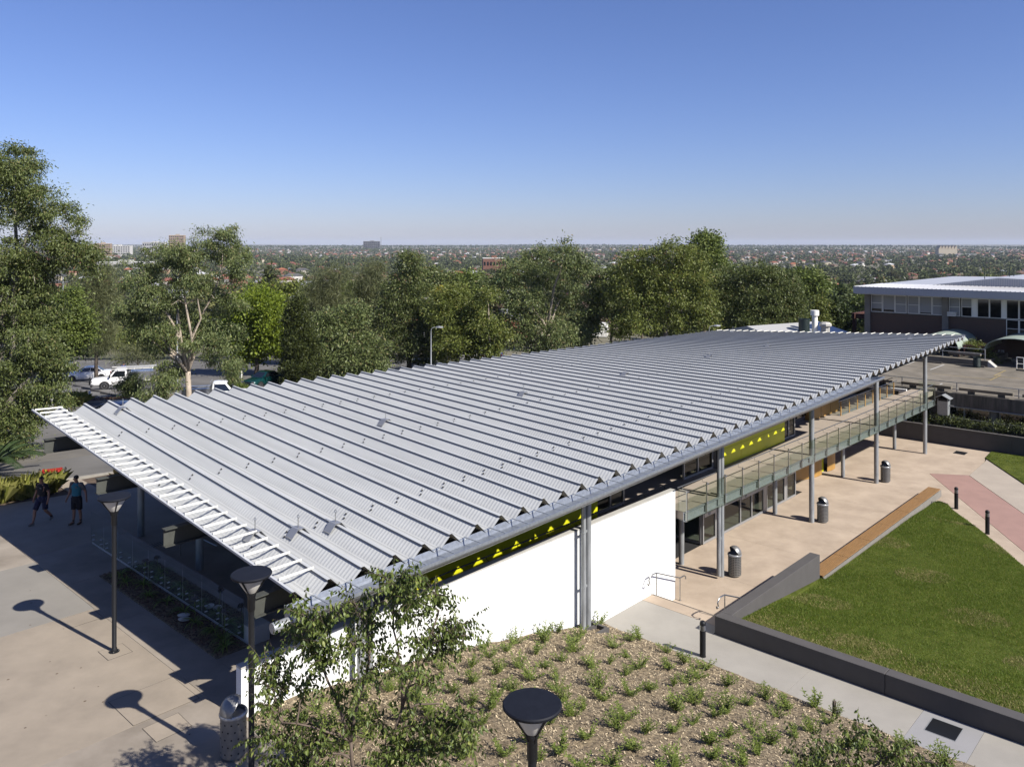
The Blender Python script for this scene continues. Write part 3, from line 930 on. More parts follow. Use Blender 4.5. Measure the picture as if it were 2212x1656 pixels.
def anchor_px(px, py):         # nearest ridge under a measured point
    best = None
    for k in range(0, 59):
        s = RS[k + 1]; r = (px - 1106) / 1770
        v = (2.53 + s * SA - r * (27.2 + s * CA)) / (CA + r * SA)
        if not -1 < v < vb(s): continue
        p = W(s, v, zr(s, v)); y = 527 + 1770 * (HC - p.z) / p.y
        if best is None or abs(y - py) < best[0]: best = (abs(y - py), k, v)
    if best: anchor(best[1], best[2])
for p in [(833, 912), (1131, 850), (1351, 806), (1532, 769), (1583, 715.5), (1659, 744), (1967, 730)]: anchor_px(*p)

# ---- beams under the folds and the posts that carry them
for v in (0, 4.5, 9.0, 13.5):
    b = MB()
    L = []
    for s in (-12.2, 0, 14, 28, 41.3):
        h = zr(s, v) - .36
        if s < -12: h = zr(-11.8, v) - .36
        w, d, t_ = .11, .46, .022
        L.append([(s, v - w, h), (s, v - w, h - t_), (s, v - .008, h - t_), (s, v - .008, h - d + t_), (s, v - w, h - d + t_), (s, v - w, h - d), (s, v + w, h - d), (s, v + w, h - d + t_), (s, v + .008, h - d + t_), (s, v + .008, h - t_), (s, v + w, h - t_), (s, v + w, h)])
    b.loft(L)
    b.build('roof_beam', M['beam'], pav)
for s in (-9, 0, 9, 18, 27, 36):
    zb_ = {-9: -1.2, 0: -2.6}.get(s, ZC)
    r = .098 if s < 12 else .125
    MB().lathe([(r, zb_), (r, zr(s, 0) - .83)], 20, (s, 0, 0)).build('column', M['galvpost'], pav, smooth=True)
    if s <= 9:
        c = MB().tube([(s - .28, -.02, zb_ + .12), (s - .28, -.02, zf(s) - .75), (s - .24, -.55, zf(s) - .5), (s - .2, -1.0, zf(s) - .36)], .09, 16)
        for z in (zb_ + 1.6, zb_ + 3.4):
            c.lathe([(.096, z), (.096, z + .025)], 16, (s - .28, -.02, 0))
            c.box(s - .19, s - .09, -.035, .005, z - .02, z + .05)
        c.build('downpipe', M['galvpost'], pav, smooth=True)
    for v in (9.0, 13.5):
        if s in (-9,) or v > 13: MB().lathe([(.12, -1.0 if s > -5 else ZP), (.12, zr(s, v) - .81)], 16, (s, v, 0)).build('column', M['galvpost'], pav, smooth=True)

# ---- white rendered wall with its coping and rail
ww = MB().box(-12.34, 5.85, .27, .49, -3.95, .775).build('white_wall', M['white'], pav)
MB().box(-12.345, 5.855, .265, .495, .776, .82).build('coping', M['coping'], ww)
r = MB().tube([(-8.6, .6, .93), (5.75, .6, .97)], .022, 8)
for k in range(11): r.tube([(-8.4 + 1.4 * k, .6, .93), (-8.4 + 1.4 * k, .6, .86), (-8.4 + 1.4 * k, .49, .84)], .009, 5)
r.build('wall_rail', M['black'], ww)

# ---- upper floor, core and lime panels
fl = MB().box(-8.2, 37.8, .495, 4.2, -.36, -.10).build('upper_floor', M['deckfl'], pav)
MB().box(-6.2, 21.3, 4.21, 15.5, -.36, -.11).build('floor_slab', M['deckfl'], fl)
for k, s in enumerate([-6, -3, 0, 3, 6, 9, 12, 15, 18, 21, 24, 27, 30, 33, 36]):
    MB().box(s - .012, s + .012, .5 if s < 6 else .2, 2.55, -.0985, -.0955).build('floor_joint', M['concdark'], fl)
core = MB()
for s0_, s1_ in ((-5.6, 3.45), (12.62, 19.8)):
    core.box(s0_, s1_, 2.26, 2.42, -.10, 1.95)
core.box(-5.62, -5.45, 2.43, 15.3, -3.4, 2.5)
core.box(3.5, 21.3, 6.6, 6.8, -.1, 2.3)
core.box(-5.4, 21.4, 15.2, 15.4, -3.4, 2.3)
core.box(3.3, 3.44, 2.43, 6.6, -.1, 2.0)
core.box(12.64, 12.8, 2.43, 6.6, -.1, 2.0)
core.box(19.62, 19.78, 2.43, 6.6, -.1, 2.0)
core = core.build('core_wall', M['inwall'], pav)
# lime wall panels with open joints, two rows
for s0_, s1_, n in ((-5.6, 3.45, 4), (12.62, 19.8, 3)):
    w = (s1_ - s0_) / n
    for i in range(n):
        for z0, z1 in ((-.09, .685), (.70, 1.95)):
            MB().box(s0_ + w * i + .007, s0_ + w * (i + 1) - .007, 2.2, 2.255, z0, z1).build('lime_panel', M['lime'], core)
MB().box(-5.6, 3.45, 2.215, 2.25, -.09, 1.95).build('joint_backing', M['dark'], core)
MB().box(12.62, 19.8, 2.215, 2.25, -.09, 1.95).build('joint_backing', M['dark'], core)

# ---- window and door frames
def glazed(parent, axis, a, b, pos, z0, z1, mull, trans=(), fw=.06, name='window_frame', gm=None, dep=.09):
    # a framed screen in a plane v = pos (axis 's') or s = pos (axis 'v')
    f = MB()
    bx = (lambda p0, p1, q0, q1: f.box(p0, p1, pos - dep / 2, pos + dep / 2, q0, q1)) if axis == 's' else (lambda p0, p1, q0, q1: f.box(pos - dep / 2, pos + dep / 2, p0, p1, q0, q1))
    ed = [a] + list(mull) + [b]
    for i, e_ in enumerate(ed):
        w = fw if 0 < i < len(ed) - 1 else fw
        bx(e_ - w / 2, e_ + w / 2, z0, z1)
    for i in range(len(ed) - 1):
        p0, p1 = ed[i] + fw / 2 + .001, ed[i + 1] - fw / 2 - .001
        for q0, q1 in ((z0, z0 + fw * 1.1), (z1 - fw, z1)) + tuple((t - fw / 2, t + fw / 2) for t in trans):
            bx(p0, p1, q0, q1)
    fr = f.build(name, M['alum'], parent)
    for i in range(len(ed) - 1):
        zz_ = [z0 + fw] + sorted(trans) + [z1 - fw]
        for j in range(len(zz_) - 1):
            p0, p1 = ed[i] + fw / 2, ed[i + 1] - fw / 2
            q0, q1 = zz_[j], zz_[j + 1]
            pv = [(p0, pos, q0), (p1, pos, q0), (p1, pos, q1), (p0, pos, q1)] if axis == 's' else [(pos, p0, q0), (pos, p1, q0), (pos, p1, q1), (pos, p0, q1)]
            MB().add(pv, [(0, 1, 2, 3)]).build('pane', gm or M['glassdark'], fr)
    return fr
glazed(pav, 's', 3.56, 5.4, 2.4, -.09, 1.95, [4.5], (), .08)
glazed(pav, 's', 10.0, 12.5, 2.4, -.09, 1.95, [11.2], (1.2,), .08)
glazed(pav, 's', 19.95, 21.4, 2.4, -.09, 1.95, [20.65], (), .08)
glazed(pav, 'v', 2.5, 5.6, 21.4, -.09, 1.95, [4.0], (), .08)
# courtyard level
ZS = ZC + .02
fr = glazed(pav, 's', 11.66, 21.5, 2.4, ZS, -.42, [12.78, 13.1, 15.22, 16.4, 17.7, 18.05, 20.15, 20.42], (ZC + 1.33,), .085)
glazed(pav, 'v', 2.5, 9.5, 11.62, ZS, -.42, [4.3, 6.1, 7.9], (ZC + 1.33,), .085)
glazed(pav, 'v', 2.5, 9.5, 21.5, ZS, -.42, [4.3, 6.1, 7.9], (ZC + 1.33,), .085)
for s0_, s1_ in ((12.84, 13.04), (17.76, 17.99), (20.2, 20.37)):
    MB().box(s0_, s1_, 2.36, 2.44, ZS, -.42).build('mullion_cover', M['alum'], pav)
for s0_, s1_ in ((11.72, 12.72), (15.28, 17.6)):
    d = MB().box(s0_, s1_, 2.335, 2.352, ZC + 1.22, ZC + 1.40).build('door_rail', M['alum'], pav)
    MB().box(s0_ + .35, s0_ + .52, 2.328, 2.334, ZC + 1.27, ZC + 1.36).build('door_sticker', M['navy'], d)
    MB().box(s0_ + .38, s0_ + .49, 2.324, 2.327, ZC + 1.295, ZC + 1.335).build('sticker_print', M['signwhite'], d)
inn = MB()
inn.box(5.9, 21.42, 9.6, 9.75, ZC, -.4)
inn.box(-5.4, 5.85, .5, .7, ZC - .4, -.38)
inn.box(5.86, 6.0, .7, 9.6, ZC - .02, -.4)
inn.build('back_wall', M['inwall'], pav)
MB().box(11.7, 21.42, 2.46, 9.55, ZC - .05, ZC - .004).build('lower_floor', M['floorint'], pav)
MB().box(6.0, 37.7, .52, 9.5, -.41, -.365).build('soffit', M['inwall'], pav)
for s, v in ((14.5, 5), (17.5, 6.5), (19.5, 4.5)):
    MB().lathe([(.24, ZC), (.05, ZC + .03), (.04, ZC + .7), (.42, ZC + .71), (.42, ZC + .74)], 14, (s, v, 0)).build('cafe_table', M['concdark'], pav)

# ---- balcony on the courtyard side
bal = MB()
zfl = lambda s: float(np.interp(s, [6, 18, 38], [-.02, -.09, -.13]))
for s0_, s1_ in ((5.95, 37.7),):
    pr = [(-.02, 0), (-.12, 0), (-.12, -.025), (-.045, -.025), (-.045, -.33), (-.12, -.33), (-.12, -.355), (-.02, -.355)]
    bal.loft([[(s, y, zfl(s) + z) for y, z in pr] for s in np.linspace(s0_, s1_, 8)])
bal = bal.build('balcony', M['galv'], pav)
b = MB(); b.loft([[(s, -.019, zfl(s) - .01), (s, .494, zfl(s) - .01), (s, .494, zfl(s) - .3), (s, -.019, zfl(s) - .3)] for s in (5.96, 18, 37.7)]); b.build('deck', M['deckfl'], bal)
NP = 22
ps = [6.02 + 1.505 * k for k in range(NP)]
for k, s in enumerate(ps):
    z = zfl(s)
    b = MB().box(s - .035, s + .035, -.155, -.125, z - .36, z + .86)
    b.box(s - .006, s + .006, -.125, -.04, z - .32, z + .02)
    b.build('post', M['steel'], bal, bevel=.004)
    for zz_ in (.05, .80):
        MB().tube([(s - .075, -.175, z + zz_), (s + .075, -.175, z + zz_)], .02, 8).build('glass_clamp', M['steel'], bal)
    MB().tube([(s, -.13, z + .84), (s, .06, z + .84), (s, .06, z + .97)], .009, 5).build('rail_bracket', M['steel'], bal)
    if k < NP - 1:
        s2 = ps[k + 1]; z2 = zfl(s2)
        g = MB().loft([[(s + .045, -.185, z - .37), (s + .045, -.175, z - .37), (s + .045, -.175, z + .83), (s + .045, -.185, z + .83)], [(s2 - .045, -.185, z2 - .37), (s2 - .045, -.175, z2 - .37), (s2 - .045, -.175, z2 + .83), (s2 - .045, -.185, z2 + .83)]])
        g = MB().add([(s + .045, -.18, z - .37), (s2 - .045, -.18, z2 - .37), (s2 - .045, -.18, z2 + .83), (s + .045, -.18, z + .83)], [(0, 1, 2, 3)])
        g.build('glass_panel', M['glass'], bal)
MB().tube([(s, .06, zfl(s) + .985) for s in (5.7, 18, 37.9)], .022, 10).build('handrail', M['steel'], bal, smooth=True)
g = MB().add([(37.72, -.15, -.45), (37.72, .9, -.45), (37.72, .9, 1.05), (37.72, -.15, 1.05)], [(0, 1, 2, 3)]).build('glass_panel', M['glass'], bal)
MB().add([(6.0, -.15, -.37), (6.0, .26, -.37), (6.0, .26, .82), (6.0, -.15, .82)], [(0, 1, 2, 3)]).build('glass_panel', M['glass'], bal)
for s in (9, 18, 27, 36):
    MB().box(s - .06, s + .06, .12 if s > 12 else .1, -.02, -.36, -.06).build('stub_beam', M['galv'], bal)
    e = MB().box(s - .5, s - .125, -.11, -.05, -.34, -.09).build('bolt_plate', M['galv'], bal)
for s in (9, 18, 27, 36):
    MB().lathe([(.115, ZC), (.115, -.42)], 18, (s, 1.9, 0)).build('column', M['galvpost'], pav, smooth=True)
# far balustrade where the deck widens into a bridge
b = MB().box(28.2, 37.8, 2.55, 2.72, -.34, -.06).build('bridge_edge', M['galv'], bal)
for k in range(8):
    s = 28.3 + 1.35 * k; z = -.1
    MB().box(s - .05, s + .05, 2.5, 2.54, z - .1, z + .92).build('post', M['ply'], bal)
    if k < 7:
        MB().add([(s + .06, 2.49, z), (s + 1.29, 2.49, z), (s + 1.29, 2.49, z + .88), (s + .06, 2.49, z + .88)], [(0, 1, 2, 3)]).build('glass_panel', M['glass'], bal)
        MB().tube([(s + .35, 2.75, z + .7), (s + .62, 2.75, z + .1)], .012, 6).build('brace_rod', M['steel'], bal)
MB().tube([(27.6, 2.4, .86), (38.0, 2.4, .86)], .022, 8).build('handrail', M['steel'], bal, smooth=True)
MB().tube([(27.6, 2.75, .98), (38.2, 2.75, .98)], .025, 8).build('handrail', M['rust'], bal, smooth=True)
# plywood clad pods: one on the upper deck, the curved one on the courtyard
pod = MB().box(25.6, 29.8, 3.2, 6.5, -.1, 1.6).build('timber_pod', M['ply'], pav)
for s0_ in (27.0, 28.4):
    MB().box(s0_ - .006, s0_ + .006, 3.19, 3.2, -.09, 1.59).build('pod_joint', M['rust'], pod)
MB().box(24.3, 25.59, 3.6, 3.75, -.1, 1.9).build('dark_panel', M['dwall'], pod)
MB().box(24.3, 25.55, 3.5, 3.58, .2, 1.5).build('dark_window', M['winglass'], pod)
dr = MB(); L = []
for i in range(13):
    a = i / 12
    s = 21.9 + 4.6 * a; bulge = math.sin(a * math.pi / 2)
    L.append((s, 4.9 - 1.95 * bulge))
for i in range(len(L) - 1):
    (x0, y0), (x1, y1) = L[i], L[i + 1]
    dr.add([(x0, y0, ZC + .02), (x1, y1, ZC + .02), (x1, y1, -.42), (x0, y0, -.42)], [(0, 1, 2, 3)])
dr = dr.build('curved_pod', M['ply'], pav, smooth=True)
for f in (.35, .72):
    MB().tube([(x, y - .004, ZC + 2.9 * f) for x, y in L], .007, 4).build('pod_joint', M['rust'], dr)
dr2 = MB(); L2 = [(27.4 + 1.9 * math.sin(a), 4.6 - 1.72 * math.cos(a - .35)) for a in [i * 1.35 / 10 for i in range(11)]]
for i in range(10):
    (x0, y0), (x1, y1) = L2[i], L2[i + 1]
    dr2.add([(x0, y0, ZC + .02), (x1, y1, ZC + .02), (x1, y1, -.42), (x0, y0, -.42)], [(0, 1, 2, 3)])
dr2.build('curved_pod', M['ply'], pav, smooth=True)
MB().box(26.5, 27.38, 3.2, 3.3, ZC + .01, -.42).build('lime_panel', M['lime'], pav)
MB().box(29.0, 37.0, 5.3, 5.5, ZC - .02, -.42).build('lower_wall', M['inwall'], pav)
MB().box(21.6, 29.0, 5.6, 5.8, ZC - .02, -.42).build('lower_wall', M['inwall'], pav)

# ---- plinth with glass beside the shaded planter
pl = MB().box(-10.5, -9.95, 3.1, 14.0, ZP - .1, ZP + .46).build('plinth', M['coping'], pav)
for k in range(9):
    v0 = 3.35 + 1.18 * k
    MB().add([(-10.56, v0 + .012, ZP + .12), (-10.56, v0 + 1.168, ZP + .12), (-10.56, v0 + 1.168, ZP + 1.18), (-10.56, v0 + .012, ZP + 1.18)], [(0, 1, 2, 3)]).build('glass_panel', M['glasspl'], pl)
    for dv in (.25, .93):
        for z in (.22, .38):
            MB().tube([(-10.5, v0 + dv, ZP + z), (-10.6, v0 + dv, ZP + z)], .022, 8).build('standoff', M['steel'], pl)
r = MB().tube([(-8.9, 10.6, ZP), (-8.9, 10.6, ZP + .86)], .02, 8)
r.tube([(-8.2, 9.4, ZP + .45), (-8.8, 10.5, ZP + .86), (-8.95, 10.75, ZP + .9), (-9.05, 10.8, ZP + .82), (-9.02, 10.7, ZP + .72)], .022, 8)
r.build('stair_rail', M['steel'], pav, smooth=True)
# ================================================================== FURNITURE OF THE GROUNDS
def lamp(label, loc, rz):
    t = thing('street_lamp', label, 'lamp', loc, rz, 'round-topped lamps on the plaza')
    MB().lathe([(.13, 0), (.13, .02), (.075, .025), (.07, .10), (.057, .12), (.057, 3.28), (.064, 3.285), (.064, 3.30), (.072, 3.31), (.072, 3.58), (.095, 3.62), (.095, 3.66), (.02, 3.67)], 20).build('pole', M['black'], t, smooth=True)
    MB().lathe([(.10, 3.665), (.14, 3.72), (.27, 3.93), (.275, 3.975)], 28).build('diffuser', M['opal'], t, smooth=True)
    MB().lathe([(.30, 3.976), (.385, 3.99), (.40, 4.01), (.40, 4.03), (.385, 4.045), (.0, 4.052)], 40).build('disc_top', M['lampdisc'], t, smooth=True)
    for k in range(4):
        a = k * math.pi / 2 + .4
        c, s = math.cos(a), math.sin(a)
        MB().tube([(.07 * c, .07 * s, 3.55), (.10 * c, .10 * s, 3.66), (.33 * c, .33 * s, 3.985)], .017, 6).build('bracket', M['black'], t)
    for k in range(4):
        a = k * math.pi / 2
        MB().lathe([(.014, .02), (.014, .05)], 6, (.105 * math.cos(a), .105 * math.sin(a), 0)).build('bolt', M['steel'], t)
    return t
lamp('slim black street lamp on a pale concrete pad beside the roof shadow', (-10.35, 21.32, ZP), .3)
lamp('tall black street lamp standing just left of the hackberry tree', (-5.20, 16.35, ZP), .9)
lamp('black street lamp with round disc top rising from the mulch garden', (.27, 10.96, .12), .2)

def bin_(label, loc, rz, dense):
    t = thing('litter_bin', label, 'bin', loc, rz, 'steel litter bins')
    MB().lathe([(.20, 0), (.20, .06), (.262, .065), (.262, .86)], 28).build('body', M['bin'], t, smooth=True)
    MB().lathe([(.262, .861), (.285, .862), (.29, .90), (.27, .93), (.235, .932), (.235, .80), (.0, .80)], 28).build('rim', M['alum'], t, smooth=True)
    MB().lathe([(.228, .801), (.20, .805), (.0, .806)], 20).build('liner', M['plastic'], t)
    b = MB(); L = []
    n, r0 = 14, .272
    for i in range(13):        # hood: a shell bent over from the back, open towards +x
        ph = R(-4 + 128 * i / 12); row = []
        for k in range(n + 1):
            y = -r0 * math.cos(math.pi * k / n); q = math.sqrt(max(0, r0 * r0 - y * y))
            row.append((-math.cos(ph) * q, y, .915 + math.sin(ph) * q * 1.2 + (.02 if i == 12 else 0)))
        L.append(row)
    b.loft(L, cap=False, closed=False)
    for sg in (-1, 1): b.tube([(0, sg * .268, .90), (0, sg * .285, .95), (.02, sg * .27, .97)], .012, 6)
    hd = b.build('hood', M['bin'], t, smooth='all')
    so_ = hd.modifiers.new('thickness', 'SOLIDIFY'); so_.thickness = .006
    h = MB()
    rows = [(.13 + .068 * i, 24) for i in range(11)] if dense else [(.16 + .15 * i, 12) for i in range(5)]
    for i, (z, m_) in enumerate(rows):
        for k in range(m_):
            a = 2 * math.pi * (k + (0 if dense else .5 * (i % 2))) / m_
            r = .2645; w = .023 if dense else .02
            c = Vector((r * math.cos(a), r * math.sin(a), z)); tx = Vector((-math.sin(a), math.cos(a), 0)); tz = Vector((0, 0, 1))
            nn = 6
            h.add([c + (tx * math.cos(q) + tz * math.sin(q)) * w for q in [2 * math.pi * j / nn for j in range(nn)]], [tuple(range(nn))])
    o = h.build('perforation', M['dark'], t); o['kind'] = 'stuff'
    return t
bin_('hooded steel litter bin with sparse round holes, on the plaza beside the lamp post', (-5.78, 17.0, ZP), R(10), False)
for (s, v), lb in [((9.42, -.36), 'perforated steel litter bin beside the doubled column pipes'), ((18.42, -.38), 'perforated steel litter bin beside the column in front of the glass doors'), ((27.62, -.30), 'perforated steel litter bin farthest along the colonnade, opposite the bench end')]:
    p = W(s, v, ZC); bin_(lb, p, R(200), True)

def bollard(label, loc):
    t = thing('bollard_light', label, 'bollard', loc, 0, 'black bollard lights')
    MB().lathe([(.10, 0), (.10, .012), (.094, .014), (.094, .83)], 24).build('post', M['black'], t, smooth=True)
    MB().lathe([(.07, .83), (.07, .99)], 20).build('lens', M['opal'], t, smooth=True)
    for k in range(4):
        MB().lathe([(.072, .842 + .037 * k), (.093, .832 + .037 * k), (.093, .842 + .037 * k), (.072, .856 + .037 * k)], 24).build('louvre', M['steel'], t, smooth=True)
    MB().lathe([(.094, .99), (.096, 1.04), (.088, 1.085), (.06, 1.115), (0, 1.125)], 24).build('cap', M['black'], t, smooth=True)
bollard('black bollard light on the pale path below the white wall', W(1.39, -3.47, ZW))
bollard('black bollard light by the tip of the lawn near the bench end', W(25.1, -4.65, ZC))
bollard('black bollard light between the lawn edge and the pink paving', W(22.05, -6.77, ZC))
t = thing('timber_peg', 'short dark timber peg leaning at the edge of the mulch bed', 'peg', W(.75, -7.86, zg(.75)), .3)
MB().loft([[(-.035, -.035, 0), (.035, -.035, 0), (.035, .035, 0), (-.035, .035, 0)], [(-.015, -.03, .40), (.055, -.03, .41), (.055, .04, .41), (-.015, .04, .40)]]).build('stake', M['barkd'], t)

# ---- slatted timber bench
t = thing('bench', 'very long low bench of hardwood slats along the lawn edge', 'bench', W(0, 0, 0), RZ)
bays = np.linspace(10.78, 26.66, 7)
for i in range(6):
    for k in range(9):
        v = -3.47 + .068 * k
        o = MB().box(bays[i] + .012, bays[i + 1] - .012, v, v + .046, -3.0, -2.95).build('slat', M['timber'], t)
MB().box(10.78, 26.66, -3.52, -3.485, -3.36, -3.0).build('back_plate', M['concpier'], t)
MB().box(10.8, 26.6, -2.96, -2.93, -3.1, -3.003).build('front_rail', M['alum'], t)
for s in np.linspace(11.2, 26.3, 11):
    MB().box(s - .06, s + .06, -3.48, -2.97, ZC, -3.003).build('support', M['dwall'], t)

# ---- stainless rails at the steps
def step_rail(label, v):
    t = thing('handrail', label, 'handrail', W(0, 0, 0), RZ, 'stainless rails at the steps')
    L = [(3.62, v, ZW + .62), (3.66, v, ZW + .54), (3.76, v, ZW + .56), (3.70, v, ZW + .72), (3.80, v, ZW + .84), (3.95, v, ZW + .86), (4.2, v, ZW + .84), (5.85, v, ZC + .86), (6.15, v, ZC + .86), (6.26, v, ZC + .80), (6.26, v, ZC + .70)]
    MB().tube(L, .024, 10).build('rail', M['steel'], t, smooth=True)
    for s, z0, z1 in ((4.2, ZW, ZW + .83), (5.85, ZC, ZC + .85)):
        MB().lathe([(.05, z0), (.05, z0 + .008), (.02, z0 + .01), (.02, z1)], 12, (s, v, 0)).build('post', M['steel'], t, smooth=True)
step_rail('stainless handrail on the steps against the white wall', .06)
step_rail('stainless handrail on the steps half hidden by the charcoal wall', -2.72)

# ---- concrete pit round the column foot, covers, drain
t = thing('drain_pit', 'small open concrete pit box at the foot of the column beside the mulch', 'drain pit', W(0, 0, 0), RZ)
zt_ = -2.33
for a in ((-.72, .32, -.62, -.52), (-.72, .32, .16, .26), (-.72, -.62, -.515, .155), (.22, .32, -.515, .155), (-.615, .215, -.2, -.12)):
    MB().box(a[0], a[1], a[2], a[3], -2.9, zt_).build('pit_wall', M['dwall'], t)
MB().box(-.615, .215, -.515, .155, -2.9, zt_ - .16).build('pit_floor', M['concdark'], t)
def cover(name, label, poly, z, m, rim):
    t = thing(name, label, 'pit cover', W(0, 0, 0), RZ)
    MB().prism(poly, z - .03, z + .006).build('lid', m, t)
    c = (sum(p[0] for p in poly) / 4, sum(p[1] for p in poly) / 4)
    f = MB()
    for k in range(4):
        p, q = poly[k], poly[(k + 1) % 4]
        e = lambda u: (c[0] + (u[0] - c[0]) * 1.045, c[1] + (u[1] - c[1]) * 1.045)
        f.add([(*p, z + .006), (*q, z + .006), (*e(q), z + .006), (*e(p), z + .006)], [(0, 1, 2, 3)])
    f.build('frame', rim, t)
cover('pit_cover', 'dark steel pit cover set in the blue grey path slab beside the charcoal wall', [(1.95, -9.82), (1.95, -10.56), (2.69, -10.56), (2.69, -9.82)], ZW, M['black'], M['galv'])
cover('pit_cover', 'dark pit cover in the courtyard near the far boundary wall', [(37.4, -1.3), (38.22, -1.3), (38.22, -1.98), (37.35, -1.98)], ZC, M['black'], M['alum'])
t = thing('floor_grate', 'small slotted drain grate in the shaded plaza near the rear column', 'drain grate', W(-9.0, 12.2, ZP + .002), RZ)
for k in range(7):
    MB().box(-.3 + .09 * k, -.25 + .09 * k, -.18, .18, 0, .008).build('bar', M['black'], t)

# ---- red booster valves on the road verge
bp = G_hyd = pt = None
t = thing('fire_booster', 'red fire booster pipe with two black handwheels beside the road', 'fire hydrant', (-20.42, 36.40, ZP), R(6))
MB().tube([(0, 0, 0), (0, 0, .52)], .075, 14).build('riser', M['red'], t, smooth=True)
MB().tube([(-.33, 0, .52), (.33, 0, .58)], .085, 14).build('manifold', M['red'], t, smooth=True)
for sg in (-1, 1):
    z = .55 + .03 * sg
    MB().tube([(sg * .33, 0, z), (sg * .40, 0, z)], .10, 14).build('flange', M['red'], t, smooth=True)
    MB().tube([(sg * .30, -.02, z), (sg * .30, -.16, z - .10)], .055, 12).build('outlet', M['red'], t, smooth=True)
    MB().tube([(sg * .40, 0, z), (sg * .55, 0, z + .01)], .022, 8).build('spindle', M['brass'], t)
    w = MB().tube([(sg * .55, .10 * math.cos(a), z + .10 * math.sin(a)) for a in [i * math.pi / 8 for i in range(17)]], .014, 6)
    w.tube([(sg * .55, -.1, z), (sg * .55, .1, z)], .01, 5); w.tube([(sg * .55, 0, z - .1), (sg * .55, 0, z + .1)], .01, 5)
    w.build('handwheel', M['black'], t)
MB().box(-.27, -.17, -.13, -.11, .54, .62).build('tag', M['yellow'], t)

# ---- two men walking in the shade, one by the utes
def skin_obj(name, verts, edges, m, parent, levels=2, root=0):
    me = bpy.data.meshes.new(name)
    me.from_pydata([v[:3] for v in verts], edges, [])
    me.materials.append(m)
    o = bpy.data.objects.new(name, me)
    COL.objects.link(o); o.parent = parent
    sk = o.modifiers.new('skin', 'SKIN'); sk.use_smooth_shade = True
    lay = me.skin_vertices[0] if me.skin_vertices else None
    if lay is None:
        bm_ = None
        me.skin_vertices  # created with the modifier
    for i, v in enumerate(verts):
        d = me.skin_vertices[0].data[i]
        r = v[3] if isinstance(v[3], tuple) else (v[3], v[3])
        d.radius = r
        d.use_root = (i == root)
    ss_ = o.modifiers.new('smooth', 'SUBSURF'); ss_.levels = levels; ss_.render_levels = levels
    return o

